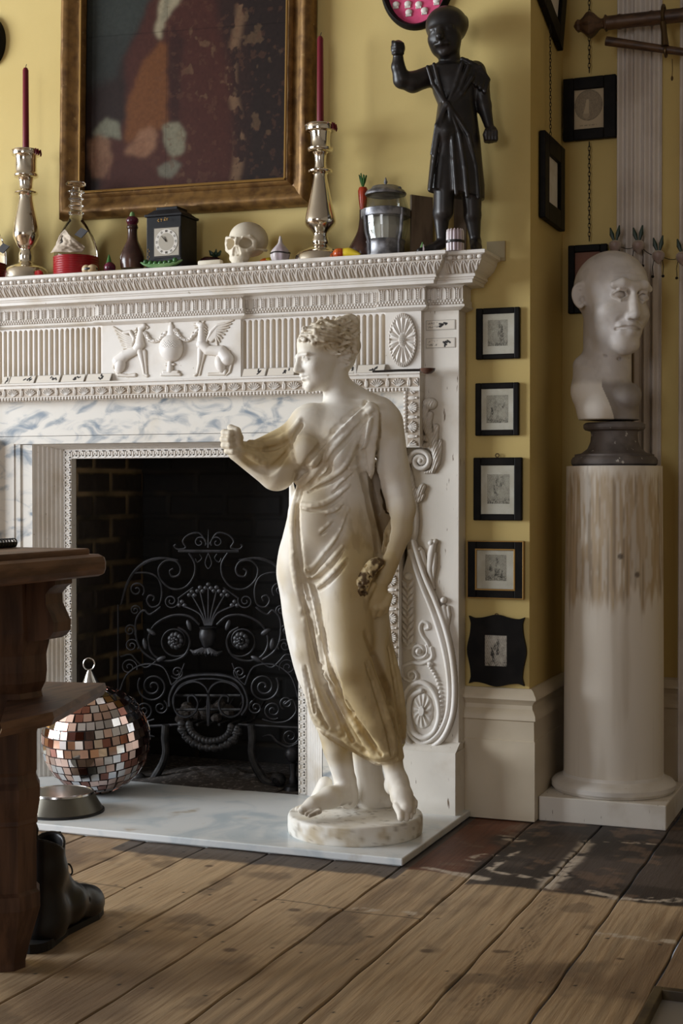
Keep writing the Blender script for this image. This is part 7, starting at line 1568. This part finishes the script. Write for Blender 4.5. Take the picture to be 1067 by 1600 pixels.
ax_t = Mt@np.array([0, 0, 1.0]); q = MB(); P_ = [bc+ax_t*(br_*.97), bc+ax_t*(br_+.012), bc+ax_t*(br_+.05), bc+ax_t*(br_+.056)]; q.tube(P_, [.034, .028, .010, .006], 20); q.build('cap', MAT['steel'], mbt, smooth=True)
q = MB(); rc = bc+ax_t*(br_+.075); q.tube([rc+np.array([.017*math.cos(t_), .006*math.cos(t_), .019*math.sin(t_)]) for t_ in np.linspace(0, 2*np.pi, 25)[:-1]], .0022, 6, closed=True); q.build('ring', MAT['steel'], mbt, smooth=True)
# ------------------------------------------------------------------ pet bowl, boot, notebook, tray
b0 = onZ(70, 1283, .022); bcn = np.array([b0[0]-.02, b0[1]+.125, .022]); t = thing('pet_bowl', 'steel pet bowl with sloping dark sides on the hearth, half behind the table leg', 'bowl', bcn)
q = MB(); q.lathe([(.118, 0), (.124, .004), (.122, .012), (.096, .056), (.093, .062), (.088, .0625)], bcn, 48); q.build('sloping_side', MAT['darksteel'], t, smooth=True, angle=50); q = MB(); q.lathe([(.001, .014), (.055, .014), (.072, .022), (.084, .055), (.090, .0645), (.096, .0635), (.0975, .058)], bcn, 48); q.build('inner_dish', MAT['steel'], t, smooth=True, angle=50); q = MB(); q.lathe([(.119, 0), (.128, .001), (.128, .008), (.121, .010)], bcn, 48); q.build('rubber_foot', MAT['rubber'], t, smooth=True)
hb, tb_ = onZ(62, 1478, 0)[:2], onZ(122, 1436, 0)[:2]; FBt = None; dv = tb_-hb; ang = math.atan2(dv[1], dv[0]); Lb = np.linalg.norm(dv)
bt = thing('lace_up_boot', 'worn black leather lace-up ankle boot standing beside the table leg', 'boot', (hb[0], hb[1], 0)); RB = rotz(ang); toB = lambda P_: np.asarray(P_)@RB.T+np.array([hb[0], hb[1], 0])
Lb = .285; bo = Vol((-.07, -.07, -.005), (.32, .07, .29), .0028)
bo.chain([(.02, 0, .05), (.03, 0, .16), (.028, 0, .235)], [.043, .042, .046], .02); bo.chain([(.04, 0, .06), (.12, -.004, .062), (.20, -.008, .042), (.245, -.01, .038)], [.045, .046, .036, .032], .03); bo.ell((.215, -.008, .03), (.062, .046, .034), k=.02); bo.chain([(.01, 0, .03), (.04, 0, .03)], .04, k=.02); bo.chain([(.09, -.002, .11), (.05, 0, .15)], [.035, .038], .02)
bo.fun(lambda x, y, z: z-.012+0*x+0*y, (-.08, -.08, -.02), (.34, .08, .02), .003, '-'); bo.chain([(.03, 0, .15), (.028, 0, .30)], [.034, .041], .003, '-'); bo.fun(lambda x, y, z: (.212+.62*np.abs(x-.03)-z)*.85+0*y, (-.08, -.08, .2), (.34, .08, .29), .003, '-')
for i in range(3): bo.chain([(.13+.016*i, -.046, .06), (.14+.016*i, -.006, .102-.01*i), (.13+.016*i, .040, .06)], .003, .006, '-')
bo.chain([(.19, -.05, .03), (.185, -.008, .086), (.19, .035, .03)], .0025, .003)
V, Q = bo.mesh(); V = relax(V, Q, 1, .4); mk('upper', toB(V), Q, MAT['leather'], bt)
out2 = [(-.026+.042*math.cos(a)+.01, .036*math.sin(a)) for a in np.linspace(np.pi/2, 1.5*np.pi, 10)]+[(.08, -.032), (.15, -.042), (.21, -.052), (.255, -.044), (.276, -.02), (.276, .003), (.255, .026), (.2, .036), (.1, .032)]
q = MB(); n_ = len(out2); q.add([(a, b_, 0.0) for a, b_ in out2]+[(a, b_, .016) for a, b_ in out2], [list(range(n_))[::-1], list(range(n_, 2*n_))]+[(i, (i+1) % n_, (i+1) % n_+n_, i+n_) for i in range(n_)]); q.v = [tuple(p_) for p_ in toB(q.v)]; q.build('sole', MAT['rubber'], bt)
q = MB(); hp_ = [(.045, -.034), (.045, .034)]+[(-.018+.046*math.cos(a), .037*math.sin(a)) for a in np.linspace(np.pi/2, 1.5*np.pi, 10)]; m__ = len(hp_); q.add([(a, b_, 0) for a, b_ in hp_]+[(a, b_, .022) for a, b_ in hp_], [list(range(m__))[::-1], list(range(m__, 2*m__))]+[(i, (i+1) % m__, (i+1) % m__+m__, i+m__) for i in range(m__)]); q.v = [tuple(p_) for p_ in toB(q.v)]; q.build('heel', MAT['rubber'], bt)
q = MB()
for i in range(7): z = .235-.018*i; x = .078+.002*i*i*.35; q.tube(toB([(x-.008, -.018, z), (x+.006, -.002, z-.004), (x-.008, .016, z-.010)]), .0022, 5)
q.tube(toB(spline([(.096, 0, .13), (.125, -.012, .150), (.128, -.02, .128), (.100, -.004, .122)], 5)), .0022, 5); q.tube(toB(spline([(.088, 0, .128), (.112, .014, .122), (.118, .016, .1), (.1, .006, .11)], 5)), .0022, 5); q.build('laces', MAT['rubber'], bt, smooth=True)
q = MB(); q.tube(toB([(-.017, 0, .24), (-.024, -.006, .262), (-.020, 0, .272), (-.016, .006, .262), (-.014, 0, .24)]), .004, 6); q.build('pull_tab', MAT['leather'], bt, smooth=True)
# table with octagonal leg
lx = onD(10, 1300, 3.2); lax = np.array([-.655, -1.72, 0]); lax[0] = onY(8, 1300, -1.72)[0]; k = K_((lax[0], lax[1], 1)); tbl = thing('oak_table', 'heavy dark oak table with a faceted pillar leg, cut by the left edge', 'table', (lax[0], lax[1], 0))
zt_ = lambda py: onY(10, py, -1.72)[2]
rows_ = [(896, 70), (985, 76), (1000, 74), (1020, 69), (1045, 70), (1062, 68), (1078, 60), (1086, 63), (1106, 64), (1116, 62), (1126, 57), (1142, 53), (1200, 53), (1206, 51), (1216, 53), (1226, 58), (1244, 58), (1268, 54), (1275, 52), (1281, 54), (1284, 52), (1385, 52), (1390, 57), (1412, 58), (1426, 54), (1468, 41), (1498, 33)]
zb0 = zt_(1500); pr_ = sorted([(r_*k, zt_(py)) for py, r_ in rows_], key=lambda a: a[1]); pr_ = [(pr_[0][0], 0.0)]+pr_; q = MB(); q.lathe(pr_, (lax[0], lax[1], 0), 8, rot=np.pi/8-.2); q.build('pillar_leg', MAT['oakleg'], tbl)
ex, ey = -.478, -1.655; zt0 = onY(150, 856, -1.66)[2]
q = MB(); q.box(-2.3, ex, -2.75, ey, zt0-.058, zt0-.012, .016); q.box(-2.3, ex-.028, -2.75, ey-.028, zt0-.016, zt0, .004); q.build('table_top', MAT['oak'], tbl)
q = MB(); q.box(-2.1, lax[0]-.02, -1.80, -1.74, zt0-.16, zt0-.05, .003); q.box(lax[0]-.03, lax[0]+.03, -2.6, -1.80, zt0-.16, zt0-.05, .003); q.build('apron', MAT['oakleg'], tbl)
bp_ = [(60, 894), (104.5, 894), (104.5, 912), (96, 918), (89.5, 927), (90, 942), (97, 957), (102.5, 970), (102, 985), (96, 993), (88, 997), (60, 1000)]; poly = [(onY(a, b_, -1.72)[0], onY(a, b_, -1.72)[2]) for a, b_ in bp_]; q = MB(); q.prism(poly, -1.765, -1.70); q.build('scroll_bracket', MAT['oakleg'], tbl)
zs_ = .57; pts = [onZ(20, 1064, zs_), onZ(164, 1067, zs_), onZ(82, 1112, zs_), onZ(0, 1130, zs_)]; q = MB(); V_ = [(p_[0], p_[1], zs_) for p_ in pts]+[(p_[0]+.004, p_[1], zs_-.012) for p_ in pts]+[(p_[0]-.006, p_[1]+.004, zs_-.028) for p_ in pts]
q.add(V_, [(0, 1, 2, 3), (0, 1, 5, 4), (1, 2, 6, 5), (2, 3, 7, 6), (3, 0, 4, 7), (4, 5, 9, 8), (5, 6, 10, 9), (6, 7, 11, 10), (7, 4, 8, 11), (8, 9, 10, 11)]); q.build('lower_shelf', MAT['oak'], tbl)
for a_, b_ in ((-2.1, -1.8), (-2.1, -2.55), (lax[0], -2.55)):
    q = MB(); q.lathe(pr_, (a_, b_, 0), 8, rot=np.pi/8-.2); q.build('pillar_leg', MAT['oakleg'], tbl)
nb0 = onZ(24, 856, zt0); nt = thing('spiral_notebook', 'dark spiral bound notebook lying on the oak table', 'notebook', (nb0[0]-.1, nb0[1], zt0)); q = MB(); q.box(nb0[0]-.16, nb0[0]-.010, nb0[1]-.12, nb0[1]+.02, zt0+.001, zt0+.012, .001); q.build('cover', MAT['band'], nt)
q = MB()
for i in range(13): yy = nb0[1]-.112+.0105*i; q.tube([(nb0[0]-.014+.0085*math.cos(t_), yy, zt0+.0102+.009*math.sin(t_)) for t_ in np.linspace(0, 2*np.pi, 15)[:-1]], .0014, 5, closed=True)
q.build('spiral_wire', MAT['chain'], nt, smooth=True)
tr = thing('wooden_tray', 'corner of a shallow wooden tray with glass base on the floor, bottom right', 'tray', (.75, -1.62, 0)); tx, ty = .610, -1.432
q = MB(); q.box(tx, tx+.018, ty-.36, ty, 0, .03, .002); q.box(tx+.3, tx+.318, ty-.36, ty, 0, .03, .002); q.box(tx+.017, tx+.301, ty-.018, ty, 0, .03, .002); q.box(tx+.017, tx+.301, ty-.36, ty-.342, 0, .03, .002); q.build('rim', MAT['traywood'], tr)
q = MB(); q.box(tx+.016, tx+.302, ty-.344, ty-.016, .004, .010); q.build('glass_base', MAT['greyglass'], tr)
# ------------------------------------------------------------------ camera, daylight, exposure
cam = bpy.data.cameras.new('camera'); co = bpy.data.objects.new('camera', cam); COL.objects.link(co)
M = Matrix(((RT[0], UP[0], -FW[0], CAM[0]), (RT[1], UP[1], -FW[1], CAM[1]), (RT[2], UP[2], -FW[2], CAM[2]), (0, 0, 0, 1)))
co.matrix_world = M; cam.sensor_fit = 'VERTICAL'; cam.sensor_height = 36; cam.lens = 36*F/1600; cam.clip_start = .05
SCN.camera = co
def area(name, loc, to, sx, sy, power, color):
    l = bpy.data.lights.new(name, 'AREA'); l.shape = 'RECTANGLE'; l.size = sx; l.size_y = sy; l.energy = power; l.color = color
    o = bpy.data.objects.new(name, l); COL.objects.link(o); o.location = loc
    o.rotation_euler = (Vector(to)-Vector(loc)).to_track_quat('-Z', 'Y').to_euler(); return o
area('window_daylight', (LX-.1, (wy0+wy1)/2, (wz0+wz1)/2), (0, -.6, .9), wy1-wy0, wz1-wz0, 670, (.88, .94, 1.0))
area('back_window_daylight', ((bx0+bx1)/2, BY+.05, (wz0+wz1)/2), ((bx0+bx1)/2+.4, 0, .9), bx1-bx0, wz1-wz0, 80, (.98, .97, 1.0))
wd = bpy.data.worlds.new('sky'); SCN.world = wd; wd.use_nodes = True
wd.node_tree.nodes['Background'].inputs[0].default_value = (.75, .85, 1, 1); wd.node_tree.nodes['Background'].inputs[1].default_value = .6
SCN.view_settings.view_transform = 'Standard'; SCN.view_settings.look = 'None'; SCN.view_settings.gamma = 1; SCN.view_settings.exposure = -0.2
SCN.cycles.max_bounces = 8; SCN.cycles.diffuse_bounces = 5; SCN.cycles.glossy_bounces = 5; SCN.cycles.transmission_bounces = 8; SCN.cycles.caustics_reflective = False; SCN.cycles.caustics_refractive = False
SCN.cycles.use_denoising = True; SCN.cycles.sample_clamp_indirect = 4
